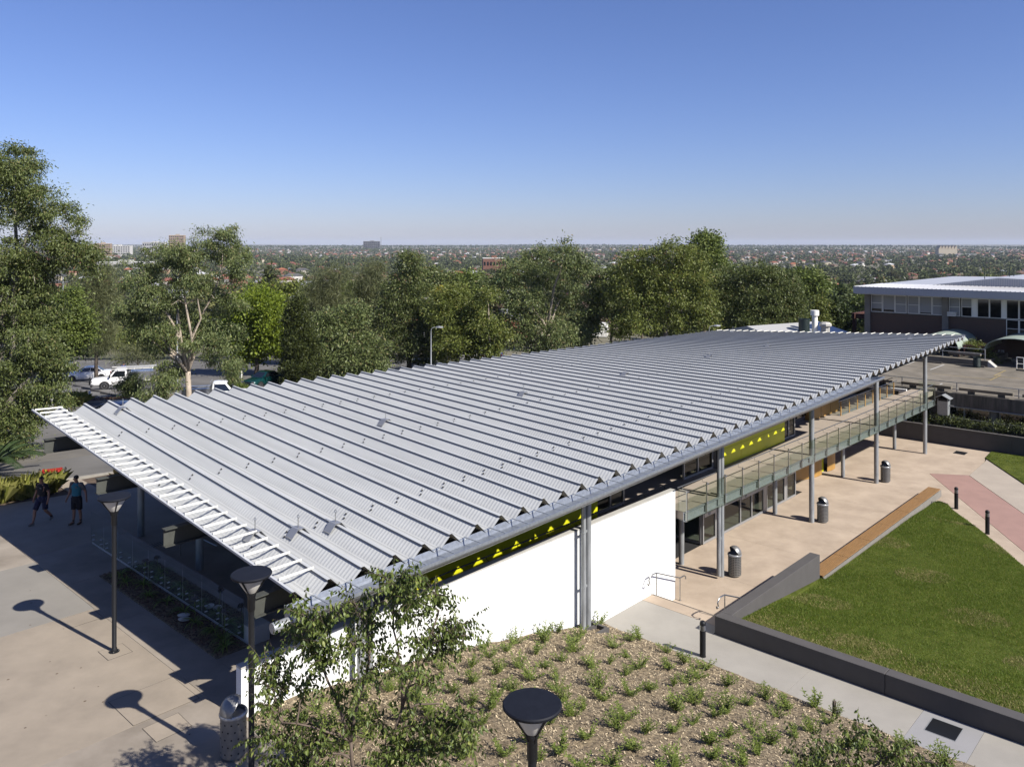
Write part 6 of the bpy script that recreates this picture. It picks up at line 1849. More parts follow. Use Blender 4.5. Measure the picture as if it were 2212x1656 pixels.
for i, (px_, Y, bl, lf) in enumerate([(60, 118, [(50, 690, 40, 34), (80, 720, 34, 30)], 'midleaf'), (180, 120, [(150, 745, 34, 14), (200, 748, 30, 12)], 'darkleaf'), (310, 122, [(300, 735, 50, 16), (350, 740, 40, 14)], 'oliveleaf'),
                                      (450, 125, [(440, 720, 40, 22), (490, 725, 34, 18)], 'darkleaf'), (760, 125, [(760, 640, 30, 24), (780, 670, 40, 30), (730, 690, 30, 28)], 'midleaf'), (930, 128, [(930, 600, 34, 20), (960, 620, 30, 24), (900, 640, 30, 24)], 'paperbarkleaf'),
                                      (1010, 130, [(1000, 605, 30, 18), (1040, 620, 34, 22), (1020, 650, 36, 24)], 'midleaf'), (1280, 132, [(1270, 690, 30, 24), (1290, 650, 24, 20), (1250, 720, 34, 20)], 'paperbarkleaf'), (1390, 128, [(1375, 610, 30, 20), (1345, 660, 40, 30), (1400, 650, 30, 30)], 'midleaf'),
                                      (1860, 150, [(1870, 660, 30, 24), (1885, 690, 26, 24)], 'midleaf')]):
    lb = ['leafy green tree behind the paperbark at the far edge of the car park', 'dark hedge-like tree at the far kerb above the white sedan', 'low olive tree at the far kerb behind the forked gum', 'dark tree in the shade between the forked gum and the bright shade tree', 'mid green tree filling the gap between the two she-oaks',
          'grey green tree behind the tall dark gum', 'mid green tree behind the wattle and the gum', 'dark grey green tree below the white tent roof', 'mid green tree between the white tent roof and the broad olive gum', 'mid green tree at the left end of the brick building'][i]
    tree('leafy_tree', lb, 'tree', Y, px_, bl, M[lf], M['barkd'], 170, 30, .48, .2, .8, .15, 1.0, .5)
# white marquee among the trees
c = pix(1285, 730)
t = thing('marquee', 'white marquee roof glimpsed between the gum trees', 'tent', (c[0], c[1] + 6, zsite(c[1] + 6)), R(-12))
L = []
for x in (-4.2, 4.6): L.append([(x, -2.5, 3.2), (x, -1.2, 4.1), (x, 0, 4.4), (x, 1.2, 4.1), (x, 2.5, 3.2), (x, 2.5, 3.1), (x, 0, 4.3), (x, -2.5, 3.1)])
MB().loft(L).build('roof', M['whitep'], t)
MB().box(-4.1, 4.5, -2.45, 2.45, .3, 3.05).build('wall', M['whitep'], t)
MB().lathe([(.9, 4.3), (.9, 4.9), (.3, 5.2), (0, 5.2)], 10, (-2.4, 0, 0)).build('roof_vent', M['whitep'], t)

# ---- palm with long arching fronds at the left border
t = thing('palm', 'date palm with arching dark fronds over the tussock grass at the left border', 'palm', (-23.9, 37.6, ZP - .7), 0)
m = MB().lathe([(.28, 0), (.34, .35), (.26, .9), (.12, 1.2)], 12); m.build('trunk', M['barkd'], t)
def frond(az, el, L, drop):
    V, F = [], []
    n = 46; prev = None
    sp = []
    for i in range(n + 1):
        f = i / n
        r = L * f
        x = r * math.cos(el) * (1 - .1 * f); z = 1.1 + r * math.sin(el) - drop * f * f * L
        sp.append(Vector((x * math.cos(az), x * math.sin(az), z)))
    for i in range(3, n):
        f = i / n
        d = (sp[i + 1] - sp[i]).normalized(); s_ = d.cross(Vector((0, 0, 1))).normalized(); up = s_.cross(d)
        ll = .52 * math.sin(min(1, f * 1.6 + .15) * math.pi * .62) * (1 - .45 * f)
        for sg in (-1, 1):
            tip = sp[i] + s_ * sg * ll * .82 + d * ll * .45 + up * .12 * ll + Vector((0, 0, -.10 * ll))
            o = len(V); w = .017
            V += [sp[i] - d * w, sp[i] + d * w, sp[i].lerp(tip, .5) + d * w * 1.2 + up * .02, tip, sp[i].lerp(tip, .5) - d * w * .9 + up * .02]
            F.append((o, o + 1, o + 2, o + 3)); F.append((o, o + 2, o + 3, o + 4))
    m = MB(); m.add(V, F); m.tube(sp, [.03 - .025 * i / n for i in range(n + 1)], 5)
    m.build('frond', M['palm'], t)
for i in range(17):
    a = 2 * math.pi * i / 17 + random.uniform(-.15, .15)
    frond(a, R(random.choice((14, 38, 62, 30))), random.uniform(2.5, 3.3), random.uniform(.30, .46))
frond(R(-12), R(34), 3.6, .36); frond(R(-35), R(26), 3.4, .34); frond(R(8), R(52), 3.4, .42)

# ---- tussock grasses
def tussocks(name, label, pts, h, nb, m, spread=.22):
    V = []
    for (x, y, z) in pts:
        hh = h * random.uniform(.7, 1.2)
        for _ in range(nb):
            a = random.uniform(0, 6.283); r = abs(random.gauss(0, .08)); lean = abs(random.gauss(.32, .22))
            b0 = Vector((x + r * math.cos(a), y + r * math.sin(a), z)); L = hh * random.uniform(.7, 1.15)
            d = Vector((math.cos(a), math.sin(a), 0)); s_ = Vector((-d.y, d.x, 0)) * .006
            mid = b0 + d * lean * L * .4 + Vector((0, 0, L * .62)); tip = b0 + d * lean * L * 1.15 + Vector((0, 0, L * (.95 - .35 * lean)))
            V += [b0 - s_ * .7, b0 + s_ * .7, mid + s_ * .55, tip, mid - s_ * .55]
    V = np.array([tuple(v) for v in V]); n = len(V) // 5
    I = np.arange(n * 5).reshape(n, 5)
    o = npmesh(name, V, I, m, kind='stuff')
    return tag(o, label, 'grass')
pts = []
while len(pts) < 230:
    s, v = random.uniform(-22, -9.25), random.uniform(21.0, 23.9)
    lo = 21.35 + (s + 12.45) * -.03 if s < -12.45 else 21.35 - (s + 12.45) * .18
    if v > lo + .35 and v < 23.0 + (-(s + 8.85)) * .06 - .2 and not (s > -11.2 and v > 21.9): 
        w = W(s, v, ZP - .05); pts.append((w.x, w.y, w.z))
tussocks('tussock_grass', 'tall green tussock grass filling the bed between the plaza and the road', pts, .95, 110, M['tussock'])
pts = []
for _ in range(46):
    s, v = random.uniform(-7.0, -2), random.uniform(20.5, 22.2); w = W(s, v, ZP - .05); pts.append((w.x, w.y, w.z))
tussocks('tussock_grass', 'dry straw coloured tussock grass in the bed under the roof beam end', pts, .45, 60, M['drytussock'])
pts = []
for _ in range(60):
    px_ = random.uniform(132, 181); p = pix(px_, random.uniform(866, 877)); pts.append((p[0], p[1], zsite(p[1])))
tussocks('tussock_grass', 'green tussock clump on the car park island beside the marker post', pts, .75, 60, M['tussock'])

# ---- strap leaved plants in the shaded planter, two white stones
def strap_plant(label, s, v, flower):
    t = thing('strap_leaf_plant', label, 'plant', W(s, v, ZP), random.uniform(0, 6), 'strap leaved plants in the shaded planter')
    m = MB()
    for k in range(26):
        a = random.uniform(0, 6.283); L = random.uniform(.3, .55)
        d = Vector((math.cos(a), math.sin(a), 0)); s_ = Vector((-d.y, d.x, 0)) * .014
        p = [d * L * f + Vector((0, 0, L * (1.1 * f - 1.15 * f * f) + .02)) for f in (0, .35, .7, 1)]
        m.add([p[0] - s_, p[0] + s_, p[1] + s_, p[2] + s_ * .8, p[3], p[2] - s_ * .8, p[1] - s_], [(0, 1, 2, 6), (6, 2, 3, 5), (5, 3, 4)])
    m.build('foliage', M['plant'], t)
    if flower:
        MB().tube([(0, 0, 0), (.05, .03, .75)], .008, 5).build('stem', M['plant'], t)
        f = MB()
        for k in range(26):
            d = Vector((random.gauss(0, 1), random.gauss(0, 1), random.gauss(.2, .8))).normalized()
            f.tube([Vector((.05, .03, .75)), Vector((.05, .03, .75)) + d * .10], [.006, .016], 4)
        f.build('flower_head', M['petal'], t)
spots = [(-10.95, 10.4), (-11.1, 9.6), (-10.8, 9.0), (-11.05, 8.1), (-10.85, 7.3), (-10.8, 6.3), (-10.9, 5.4), (-10.75, 4.6), (-10.85, 3.9), (-11.0, 3.5)]
for i, (s, v) in enumerate(spots):
    strap_plant('dark strap leaved plant in the shaded planter under the roof edge' if i not in (2, 6, 8) else 'strap leaved plant with a pale flower head in the shaded planter', s, v, i in (2, 6, 8))
for i, (s, v) in enumerate(((-10.95, 6.0), (-11.05, 5.75))):
    o = MB().lathe([(0, -.03), (.13, 0), (.15, .03), (.1, .055), (0, .065)], 12).build('stone', M['coping'], smooth=True)
    o.location = W(s, v, ZP + .06); o.scale = (1.2, .8, 1)
    tag(o, ['flat white stone in the planter mulch, the one nearer the road', 'flat white stone in the planter mulch, the one nearer the bin'][i], 'stone')

# ---- seedlings in the mulch bed: three kinds, copied
protos = []
for q in range(4):
    V = []
    m = MB()
    for st_i in range(7 if q != 3 else 11):
        a = random.uniform(0, 6.283); ln = random.uniform(.06, .26); h = random.uniform(.2, .42) * (1.3 if q == 1 else 1)
        top = Vector((ln * math.cos(a), ln * math.sin(a), h))
        for k in range(22):
            f = .25 + .75 * k / 22
            c = Vector((0, 0, .02)).lerp(top, f) + Vector((0, 0, -.05 * math.sin(f * 3)))
            aa = k * 2.4; L = random.uniform(.045, .085)
            d = Vector((math.cos(aa), math.sin(aa), random.uniform(.15, .9))).normalized(); s_ = d.cross(Vector((0, 0, 1))).normalized() * L * .19
            m.add([c, c + d * L * .5 + s_, c + d * L, c + d * L * .5 - s_], [(0, 1, 2, 3)])
        m.tube([(0, 0, 0), top * .5 + Vector((0, 0, .02)), top], [.008, .006, .003], 4)
    me = m.build('seedling', M['plant'])
    protos.append(me)
taken = []
random.seed(21)
cnt = 0
rows = []
for i in range(15):
    for j in range(13):
        s = .55 - .86 * i + random.gauss(0, .13) + .3 * (j % 2); v = -.62 - .92 * j + random.gauss(0, .14)
        if -12 < s < .85 and -11.6 < v < -.3 and random.random() < .9 and not (-1.1 < s < .8 and v > -1.1): rows.append((s, v))
for s in (-8.2, -6.9, -6.1, -5.0, -3.6, -2.4, -1.6, .5): rows.append((s, .02 + random.uniform(-.15, .05)))
used = [False] * 4
for s, v in rows:
    q = random.choices((0, 1, 2, 3), (3, 1, 3, 2))[0]
    src = protos[q]
    if used[q]:
        o = src.copy(); COL.objects.link(o)
    else: o = src; used[q] = True
    o.location = W(s, v, zmulch(s, v) - .01); o.rotation_euler = (0, 0, random.uniform(0, 6.28)); k = random.uniform(.9, 1.5); o.scale = (k * 1.2, k * 1.2, k * random.uniform(.65, 1.0))
    rw = int((-v) / .92) + 1; cl = int((1.05 - s) / .86) + 1
    od = lambda q: 'nearest' if q == 1 else ('second' if q == 2 else ('third' if q == 3 else f'{q}th'))
    lb = f'green seedling in the mulch, {od(rw)} row from the white wall, {od(cl)} plant from the path' if v < -.3 else f'seedling against the foot of the white wall, {abs(s):.0f} metres {"left" if s < 0 else "right"} of the double column'
    tag(o, lb, 'seedling', 'seedlings in the mulch bed')
for q in range(4):
    if not used[q]: bpy.data.objects.remove(protos[q])
o = MB().add([(-.05, -.04, 0), (.05, -.03, .01), (.06, .04, .05), (-.03, .05, .03)], [(0, 1, 2, 3)]).build('litter', M['signwhite']); o.location = W(-5.6, -8.3, zmulch(-5.6, -8.3) + .12)
tag(o, 'scrap of white paper caught in a seedling', 'litter')

# ---- creeper on the wire fence, climber on the pergola
BL = [(0, -.2 - .9 * k, .02 * math.sin(k), .30, .62, .36) for k in range(17)]
V, F = leaf_cloud(BL, 520, 26, .11, .06, .16, .1, .3)
t = thing('creeper_hedge', 'leafy creeper grown over the wire fence behind the boundary wall', 'hedge', W(40.3, 2.2, -1.88), RZ)
npmesh('foliage', V, F, M['hedge'], t)
p0, z0 = von((3100 + 1400 / 4.14) / 1.62749, (1000 + 960 / 4.14) / 1.62749, 60)
t = thing('climber', 'leafy climber sprawling over the red brown pergola', 'shrub', W(59.5, p0, .4), RZ)
V, F = leaf_cloud([(0, -.3, .8, .9, .7, .45), (-.3, -.8, .2, .7, .5, .5), (.4, .5, .95, .8, .5, .25), (-.5, -1.2, -.2, .5, .4, .4)], 130, 26, .14, .08, .22, .1, .4)
npmesh('foliage', V, F, M['oliveleaf'], t)

# ---- hackberry in the garden, close to the lens: twigs with alternate drooping leaves
def leafy_sapling(name, label, base, stems, targets, twigs, seed, leaf=.085):
    random.seed(seed)
    t = thing(name, label, 'tree', base, 0)
    base = Vector(base)
    wood = MB(); LV, LF = [], []
    def leaf_at(p, d):
        d = (d + Vector((random.gauss(0, .35), random.gauss(0, .35), -1.05 + random.gauss(0, .28)))).normalized()
        L = leaf * random.uniform(.7, 1.25)
        s_ = d.cross(Vector((random.gauss(0, 1), random.gauss(0, 1), random.gauss(0, .35)))).normalized()
        nn = s_.cross(d)
        w = L * .27; o = len(LV)
        q = p + d * .012
        LV.extend([q, q + d * L * .38 + s_ * w - nn * .010, q + d * L, q + d * L * .38 - s_ * w - nn * .010, q + d * L * .40 + nn * .006, q + d * L * .72 + s_ * w * .6 - nn * .012, q + d * L * .72 - s_ * w * .6 - nn * .012])
        LF.extend([(o, o + 4, o + 1), (o + 4, o + 5, o + 1), (o + 4, o + 2, o + 5), (o, o + 3, o + 4), (o + 3, o + 6, o + 4), (o + 6, o + 2, o + 4)])
    def branch(p0, p1, r0, r1, n=6, j=.05):
        L = (p1 - p0).length; pts = []
        for i in range(n + 1):
            f = i / n
            pts.append(p0.lerp(p1, f) + (Vector((random.gauss(0, j), random.gauss(0, j), random.gauss(0, j))) * L * .35 if 0 < i < n else Vector()) + Vector((0, 0, .05 * L * math.sin(math.pi * f))))
        wood.tube(pts, [r0 + (r1 - r0) * i / n for i in range(n + 1)], 6)
        return pts
    SP = []
    for s0, s1, r in stems:
        SP.append(branch(Vector(s0) - base, Vector(s1) - base, r, r * .55, 5, .03))
    for tg in targets:
        tg = Vector(tg) - base
        st_ = min(SP, key=lambda P: min((q - tg).length + max(0, q.z - tg.z + .3) * 3 for q in P))
        q = min(st_, key=lambda q: (q - tg).length + max(0, q.z - tg.z + .35) * 3)
        P = branch(q, tg, .020, .006, 7, .07)
        L = (tg - q).length
        for _ in range(int(twigs * max(.6, L))):
            f = random.uniform(.28, 1.0) * (len(P) - 1); i = min(len(P) - 2, int(f)); p = P[i].lerp(P[i + 1], f - i)
            d = ((P[i + 1] - P[i]).normalized() * .8 + Vector((random.gauss(0, .75), random.gauss(0, .75), random.gauss(.05, .45)))).normalized()
            l = random.uniform(.25, .6)
            T = [p, p + d * l * .5 + Vector((0, 0, .02)), p + d * l + Vector((0, 0, -.06 * l))]
            wood.tube(T, [.004, .003, .0015], 4, cap=False)
            k = int(l / .040)
            for a in range(k):
                u = (a + .5) / k
                c = T[0].lerp(T[1], u * 2) if u < .5 else T[1].lerp(T[2], u * 2 - 1)
                leaf_at(c, d * .4 + Vector((-d.y, d.x, 0)) * (.7 if a % 2 else -.7))
    wood.build('trunk', M['twig'], t, smooth='all')
    npmesh('crown', np.array([tuple(v) for v in LV]), np.array(LF), M['celtis'], t)
    return t
Y0 = 14.2
b0 = ray(772, 1845, Y0); b0.z = -.12
def TG(px, py, d=0): return ray(px, py, Y0 + d)
c1_ = TG(758, 1600); c2_ = TG(900, 1560, .3)
tops = [(838, 1235), (862, 1245), (765, 1300), (705, 1330), (650, 1320), (640, 1350), (600, 1425), (575, 1445), (580, 1520), (570, 1590), (600, 1640), (640, 1560), (660, 1470), (700, 1420), (760, 1390), (800, 1330), (730, 1500), (690, 1600), (780, 1470), (830, 1420), (815, 1540),
        (905, 1290), (955, 1345), (1005, 1345), (1010, 1370), (935, 1275), (960, 1400), (900, 1380), (880, 1450), (930, 1470), (985, 1560), (1015, 1590), (970, 1620), (920, 1560), (860, 1600), (760, 1560), (840, 1640), (720, 1650), (640, 1640), (895, 1640), (870, 1330), (680, 1380)]
leafy_sapling('hackberry_tree', 'young leafy hackberry tree with drooping leaves in front of the white wall', b0,
              [(b0, c1_, .055), (c1_, TG(700, 1450, -.2), .032), (c1_, TG(800, 1400, .1), .034), (c1_, TG(610, 1560, -.3), .022), (b0 + Vector((.18, .2, 0)), TG(868, 1530, .4), .045), (TG(868, 1530, .4), TG(945, 1330, .5), .03), (TG(868, 1530, .4), TG(850, 1330, .2), .026), (TG(868, 1530, .4), TG(960, 1520, .6), .02)],
              [TG(x, y, random.Random(i).uniform(-.8, .8)) for i, (x, y) in enumerate(tops)], 30, 5, .092)
Y0 = 14.6
b1 = ray(1850, 1830, Y0); b1.z = zg(-6.6)
tops = [(1712, 1618), (1765, 1600), (1800, 1640), (1838, 1588), (1870, 1575), (1900, 1600), (1850, 1640), (1760, 1650), (1940, 1625), (1965, 1615), (1990, 1640), (1920, 1655), (1820, 1655), (2010, 1665)]
leafy_sapling('hackberry_sapling', 'low hackberry sapling at the bottom border beside the path', b1, [(b1, TG(1842, 1690), .03), (TG(1842, 1690), TG(1830, 1610), .02), (TG(1842, 1690), TG(1920, 1640), .02)],
              [TG(x, y, random.Random(i).uniform(-.4, .4)) for i, (x, y) in enumerate(tops)], 15, 8, .088)
# ================================================================== THE SUBURB
random.seed(99)
rng = np.random.default_rng(5)
def tiles(name, a, var=.25): return mat(name, a, .85, var=var, scale=2.5, island=.12)
ROOFS = {'orange tiled': tiles('orange roof tile', (.30, .105, .05)), 'red tiled': tiles('red roof tile', (.22, .065, .045)), 'brown tiled': tiles('brown roof tile', (.13, .075, .052)), 'dark grey': tiles('grey roof tile', (.075, .075, .082)), 'pale metal': mat('pale roof sheet', (.50, .52, .53), .4, .2), 'green metal': mat('green roof sheet', (.06, .17, .10), .5)}
WALLS = {'cream': mat('cream wall', (.55, .48, .36), .85, var=.06), 'brick': mat('red brick wall', (.22, .10, .065), .9, var=.2, scale=6), 'white': mat('white house wall', (.66, .65, .62), .8), 'blond': mat('blond brick wall', (.40, .29, .19), .9, var=.15, scale=6)}
def hip(m, x0, x1, y0, y1, z, h, ov=.5, gable=False):
    x0 -= ov; x1 += ov; y0 -= ov; y1 += ov
    d = (y1 - y0) / 2; ym = (y0 + y1) / 2
    r0, r1 = (x0, x1) if gable else (x0 + d, x1 - d)
    vs = [(x0, y0, z), (x1, y0, z), (x1, y1, z), (x0, y1, z), (r0, ym, z + h), (r1, ym, z + h), (x0, y0, z - .18), (x1, y0, z - .18), (x1, y1, z - .18), (x0, y1, z - .18)]
    m.add(vs, [(0, 1, 5, 4), (1, 2, 5), (2, 3, 4, 5), (3, 0, 4), (6, 7, 1, 0), (7, 8, 2, 1), (8, 9, 3, 2), (9, 6, 0, 3), (9, 8, 7, 6)])
def house_proto(kind, wl, rfm, parts=True):
    t = thing('house', '', 'house', (0, 0, -500))
    L, D, two = [(13, 8.5, 0), (15, 9.5, 0), (11, 8, 1), (17, 9, 0)][kind]
    H = 5.6 if two else 3.0
    w = MB().box(-L / 2, L / 2, -D / 2, D / 2, -1.5, H)
    if kind in (1, 3): w.box(L * .12, L * .5 - .3, -D / 2 - 3.2, -D / 2 - .001, -1.5, H)
    w.build('wall', wl, t)
    r = MB(); hip(r, -L / 2, L / 2, -D / 2, D / 2, H + .18, 2.1, .55, kind == 2)
    if kind in (1, 3):
        z = H + .19; x0, x1, y0, y1 = L * .12 - .5, L * .5 + .2, -D / 2 - 3.7, 0
        xm = (x0 + x1) / 2
        r.add([(x0, y0, z), (x1, y0, z), (x1, y1, z), (x0, y1, z), (xm, y0 + 2.2, z + 1.7), (xm, y1, z + 1.7)], [(0, 1, 4), (1, 2, 5, 4), (3, 0, 4, 5)])
    rf = r.build('roof', rfm, t)
    if kind in (0, 3): MB().box(L * .2, L * .2 + .7, .6, 1.2, H + 1.0, H + 3.0).build('chimney', WALLS['brick'], rf)
    yf = -D / 2
    for z0 in ((.9,) if not two else (.9, 3.7)):
        for x in np.linspace(-L * .38, L * .02 if kind in (1, 3) else L * .36, 3):
            f = MB().box(x - .95, x + .95, yf - .05, yf - .001, z0, z0 + 1.3).build('window', M['whitep'], t)
            MB().box(x - .85, x + .85, yf - .07, yf - .051, z0 + .1, z0 + 1.2).build('pane', M['winglass'], f)
    MB().box(L * .42, L * .42 + .9, yf - .05 - (3.2 if kind in (1, 3) else 0), yf - .01 - (3.2 if kind in (1, 3) else 0), 0, 2.1).build('door', M['rust'], t) if kind not in (1, 3) else MB().box(L * .2, L * .2 + 2.4, yf - 3.25, yf - 3.21, 0, 2.2).build('garage_door', M['whitep'], t)
    return t
ZN = ['above the paperbark', 'above the forked gum', 'above the bright shade tree', 'above the two she-oaks', 'above the curved street light', 'above the white-limbed gum', 'above the broad olive gum', 'above the tallest tree', 'above the dense olive tree', 'above the brick building']
def zone(x, y): return ZN[min(9, max(0, int(np.searchsorted([200, 480, 690, 850, 1000, 1270, 1480, 1580, 1790], 1106 + 1770 * x / y))))]
def band(r): return 'just beyond the car park' if r < 280 else ('in the nearer streets' if r < 420 else ('in the middle streets' if r < 600 else 'in the farther streets'))
kinds = []
for i, (rn, wn_) in enumerate([('orange tiled', 'blond'), ('red tiled', 'cream'), ('brown tiled', 'brick'), ('orange tiled', 'brick'), ('dark grey', 'cream'), ('brown tiled', 'cream'), ('pale metal', 'white'), ('red tiled', 'brick'), ('green metal', 'cream'), ('dark grey', 'white')]):
    kinds.append((house_proto(i % 4, WALLS[wn_], ROOFS[rn]), rn, wn_, i % 4))
weights = [5, 4, 5, 4, 3, 4, 1.6, 3, .5, 1.5]
# streets run in two directions; houses face them
pos = []
random.seed(4)
ang = R(24)
ca, sa = math.cos(ang), math.sin(ang)
allh = []
for i in range(-400, 400):
    for j in range(-160, 260):
        u = i * 18.5 + random.uniform(-2.5, 2.5); v = j * 42 + (11 if j % 2 else -11) + random.uniform(-2, 2)
        x, y = u * ca - v * sa, u * sa + v * ca
        r = math.hypot(x, y)
        if y < 235 or abs(x) > y * .66 + 30 or r > 4200: continue
        if random.random() < (.3 if r < 900 else .80): continue
        allh.append((r, x, y, j % 2))
allh.sort()
N_IND = 250
used = [0] * len(kinds)
for n_, (r, x, y, f) in enumerate(allh[:N_IND]):
    q = random.choices(range(len(kinds)), weights)[0]
    src, rn, wn_, k = kinds[q]
    rz = ang + (math.pi if f else 0) + random.gauss(0, .05)
    side = zone(x, y)
    lb = f'{rn} roofed {"two-storey " if k == 2 else ""}{wn_} house {band(r)}, {side}'
    if used[q]:
        o = dup(src, (x, y, gz(x, y)), rz, lb, 'suburban houses')
    else:
        o = src; o.location = (x, y, gz(x, y)); o.rotation_euler = (0, 0, rz); o['label'] = lb; o['group'] = 'suburban houses'
    used[q] += 1
# the rest of the houses: one mass of walls and roofs
def far_houses(L_):
    WV, WF, RV, RF = [], [], [], []
    for (r, x, y, f) in L_:
        z = gz(x, y); a = ang + random.gauss(0, .08) + (math.pi / 2 if random.random() < .25 else 0)
        lx, ly, h = random.uniform(5.5, 8.5), random.uniform(4, 5), random.choice((3, 3, 3, 5.8))
        c, s = math.cos(a), math.sin(a)
        P = lambda u, v, zz: (x + u * c - v * s, y + u * s + v * c, z + zz)
        o = len(WV); WV += [P(-lx, -ly, -3), P(lx, -ly, -3), P(lx, ly, -3), P(-lx, ly, -3), P(-lx, -ly, h), P(lx, -ly, h), P(lx, ly, h), P(-lx, ly, h)]
        WF += [(o, o + 1, o + 5, o + 4), (o + 1, o + 2, o + 6, o + 5), (o + 2, o + 3, o + 7, o + 6), (o + 3, o, o + 4, o + 7)]
        o = len(RV); ox, oy = lx + .6, ly + .6
        RV += [P(-ox, -oy, h), P(ox, -oy, h), P(ox, oy, h), P(-ox, oy, h), P(-ox + oy, 0, h + 2.3), P(ox - oy, 0, h + 2.3)]
        RF += [(o, o + 1, o + 5, o + 4), (o + 1, o + 2, o + 5, o + 5), (o + 2, o + 3, o + 4, o + 5), (o + 3, o, o + 4, o + 4)]
    return WV, WF, RV, RF
def rampmat(name, cols, rough=.85):
    m = bpy.data.materials.new(name); m.use_nodes = True; nt = m.node_tree
    g = nt.nodes.new('ShaderNodeNewGeometry'); cr = nt.nodes.new('ShaderNodeValToRGB'); cr.color_ramp.interpolation = 'CONSTANT'
    e = cr.color_ramp.elements
    cols = [tuple(q * .75 for q in c) for c in cols]
    e[0].position = 0; e[0].color = _lin(cols[0]); e[1].position = 1 / len(cols); e[1].color = _lin(cols[1])
    for i in range(2, len(cols)): q = e.new(i / len(cols)); q.color = _lin(cols[i])
    nt.links.new(g.outputs['Random Per Island'], cr.inputs['Fac'])
    b = nt.nodes['Principled BSDF']; b.inputs['Roughness'].default_value = rough
    nt.links.new(cr.outputs['Color'], b.inputs['Base Color'])
    return m
rest = allh[N_IND:]
random.shuffle(rest)
rest = [h for h in rest if h[0] < 2600 or random.random() < .75][:5200]
WV, WF, RV, RF = far_houses(rest)
hs = thing('distant_houses', 'mass of distant red and brown roofed suburban houses reaching to the skyline', 'houses')
hs['kind'] = 'stuff'
npmesh('wall', WV, WF, rampmat('distant walls', [(.5, .44, .33), (.24, .11, .07), (.6, .58, .55), (.4, .29, .19), (.5, .46, .4)]), hs, 'stuff')
me = bpy.data.meshes.new('roof'); me.from_pydata(RV, [], [tuple(dict.fromkeys(f)) for f in RF]); me.materials.append(rampmat('distant roofs', [(.30, .105, .05), (.20, .07, .048), (.13, .075, .052), (.26, .11, .07), (.09, .088, .09), (.15, .08, .06), (.5, .51, .52), (.24, .085, .05)])); me.update()
o = bpy.data.objects.new('roof', me); COL.objects.link(o); o.parent = hs; o['kind'] = 'stuff'

# ---- suburb trees: a handful of crowns, copied singly near by
protos = []
def tree_proto(name, BL, ncl, per, ln, wd, rc, h0, m=None):
    t = thing(name, '', 'tree', (0, 0, -500))
    V, F = leaf_cloud(BL, ncl, per, ln, wd, rc, .1, .55)
    npmesh('crown', V, F, m or M['farleaf'], t)
    b = MB(); top = max(q[2] for q in BL)
    b.tube([(0, 0, -1), (.1, .1, h0), (.3, 0, top * .7)], [.32, .24, .1], 6)
    for q in BL[:3]: b.tube([(.1, .1, h0), (q[0] * .6, q[1] * .6, q[2] * .8), (q[0], q[1], q[2])], [.16, .1, .04], 5)
    b.build('trunk', M['barkd'], t)
    return t
def rb(n, r, h, z0):
    return [(random.gauss(0, r * .45), random.gauss(0, r * .45), z0 + h * (.15 + .75 * k / max(1, n - 1)) + random.gauss(0, .3), r * random.uniform(.45, .75), r * random.uniform(.45, .75), h * random.uniform(.2, .32)) for k in range(n)]
protos = [tree_proto('suburb_tree', rb(7, 4.2, 7, 2.5), 150, 14, .95, .5, .7, 2.6), tree_proto('suburb_tree', rb(8, 3.6, 10, 3), 170, 14, .9, .45, .7, 3.5), tree_proto('suburb_tree', rb(6, 5.5, 6.5, 2), 170, 14, 1.0, .5, .8, 2.4),
          tree_proto('suburb_tree', rb(5, 2.6, 4.5, 1), 90, 14, .7, .38, .5, 1.4), tree_proto('suburb_tree', [(0, 0, 3 + 2.1 * k, 1.9 - .28 * k, 1.9 - .28 * k, 2.0) for k in range(6)], 130, 14, .6, .3, .4, 2)]
pnames = ['rounded green suburb tree', 'tall open suburb gum', 'broad spreading suburb tree', 'low bushy suburb tree', 'dark pointed suburb cypress']
pts = []
while len(pts) < 295:
    r = 165 + 700 * random.random() ** 1.5; a = random.uniform(-.60, .60)
    x, y = r * math.sin(a), r * math.cos(a)
    if y < 150: continue
    pts.append((r, x, y))
pts.sort()
used = [False] * 5
for r, x, y in pts:
    q = random.choices(range(5), (5, 4, 4, 3, .5))[0]
    src = protos[q]
    lb = f'{pnames[q]} {band(r)}, {zone(x, y)}'
    k = random.uniform(.75, 1.3)
    if used[q]: o = dup(src, (x, y, gz(x, y)), random.uniform(0, 6.28), lb, 'suburb trees', scale=(k, k, k * random.uniform(.85, 1.15)))
    else:
        used[q] = True; o = src; o.location = (x, y, gz(x, y)); o['label'] = lb; o['group'] = 'suburb trees'
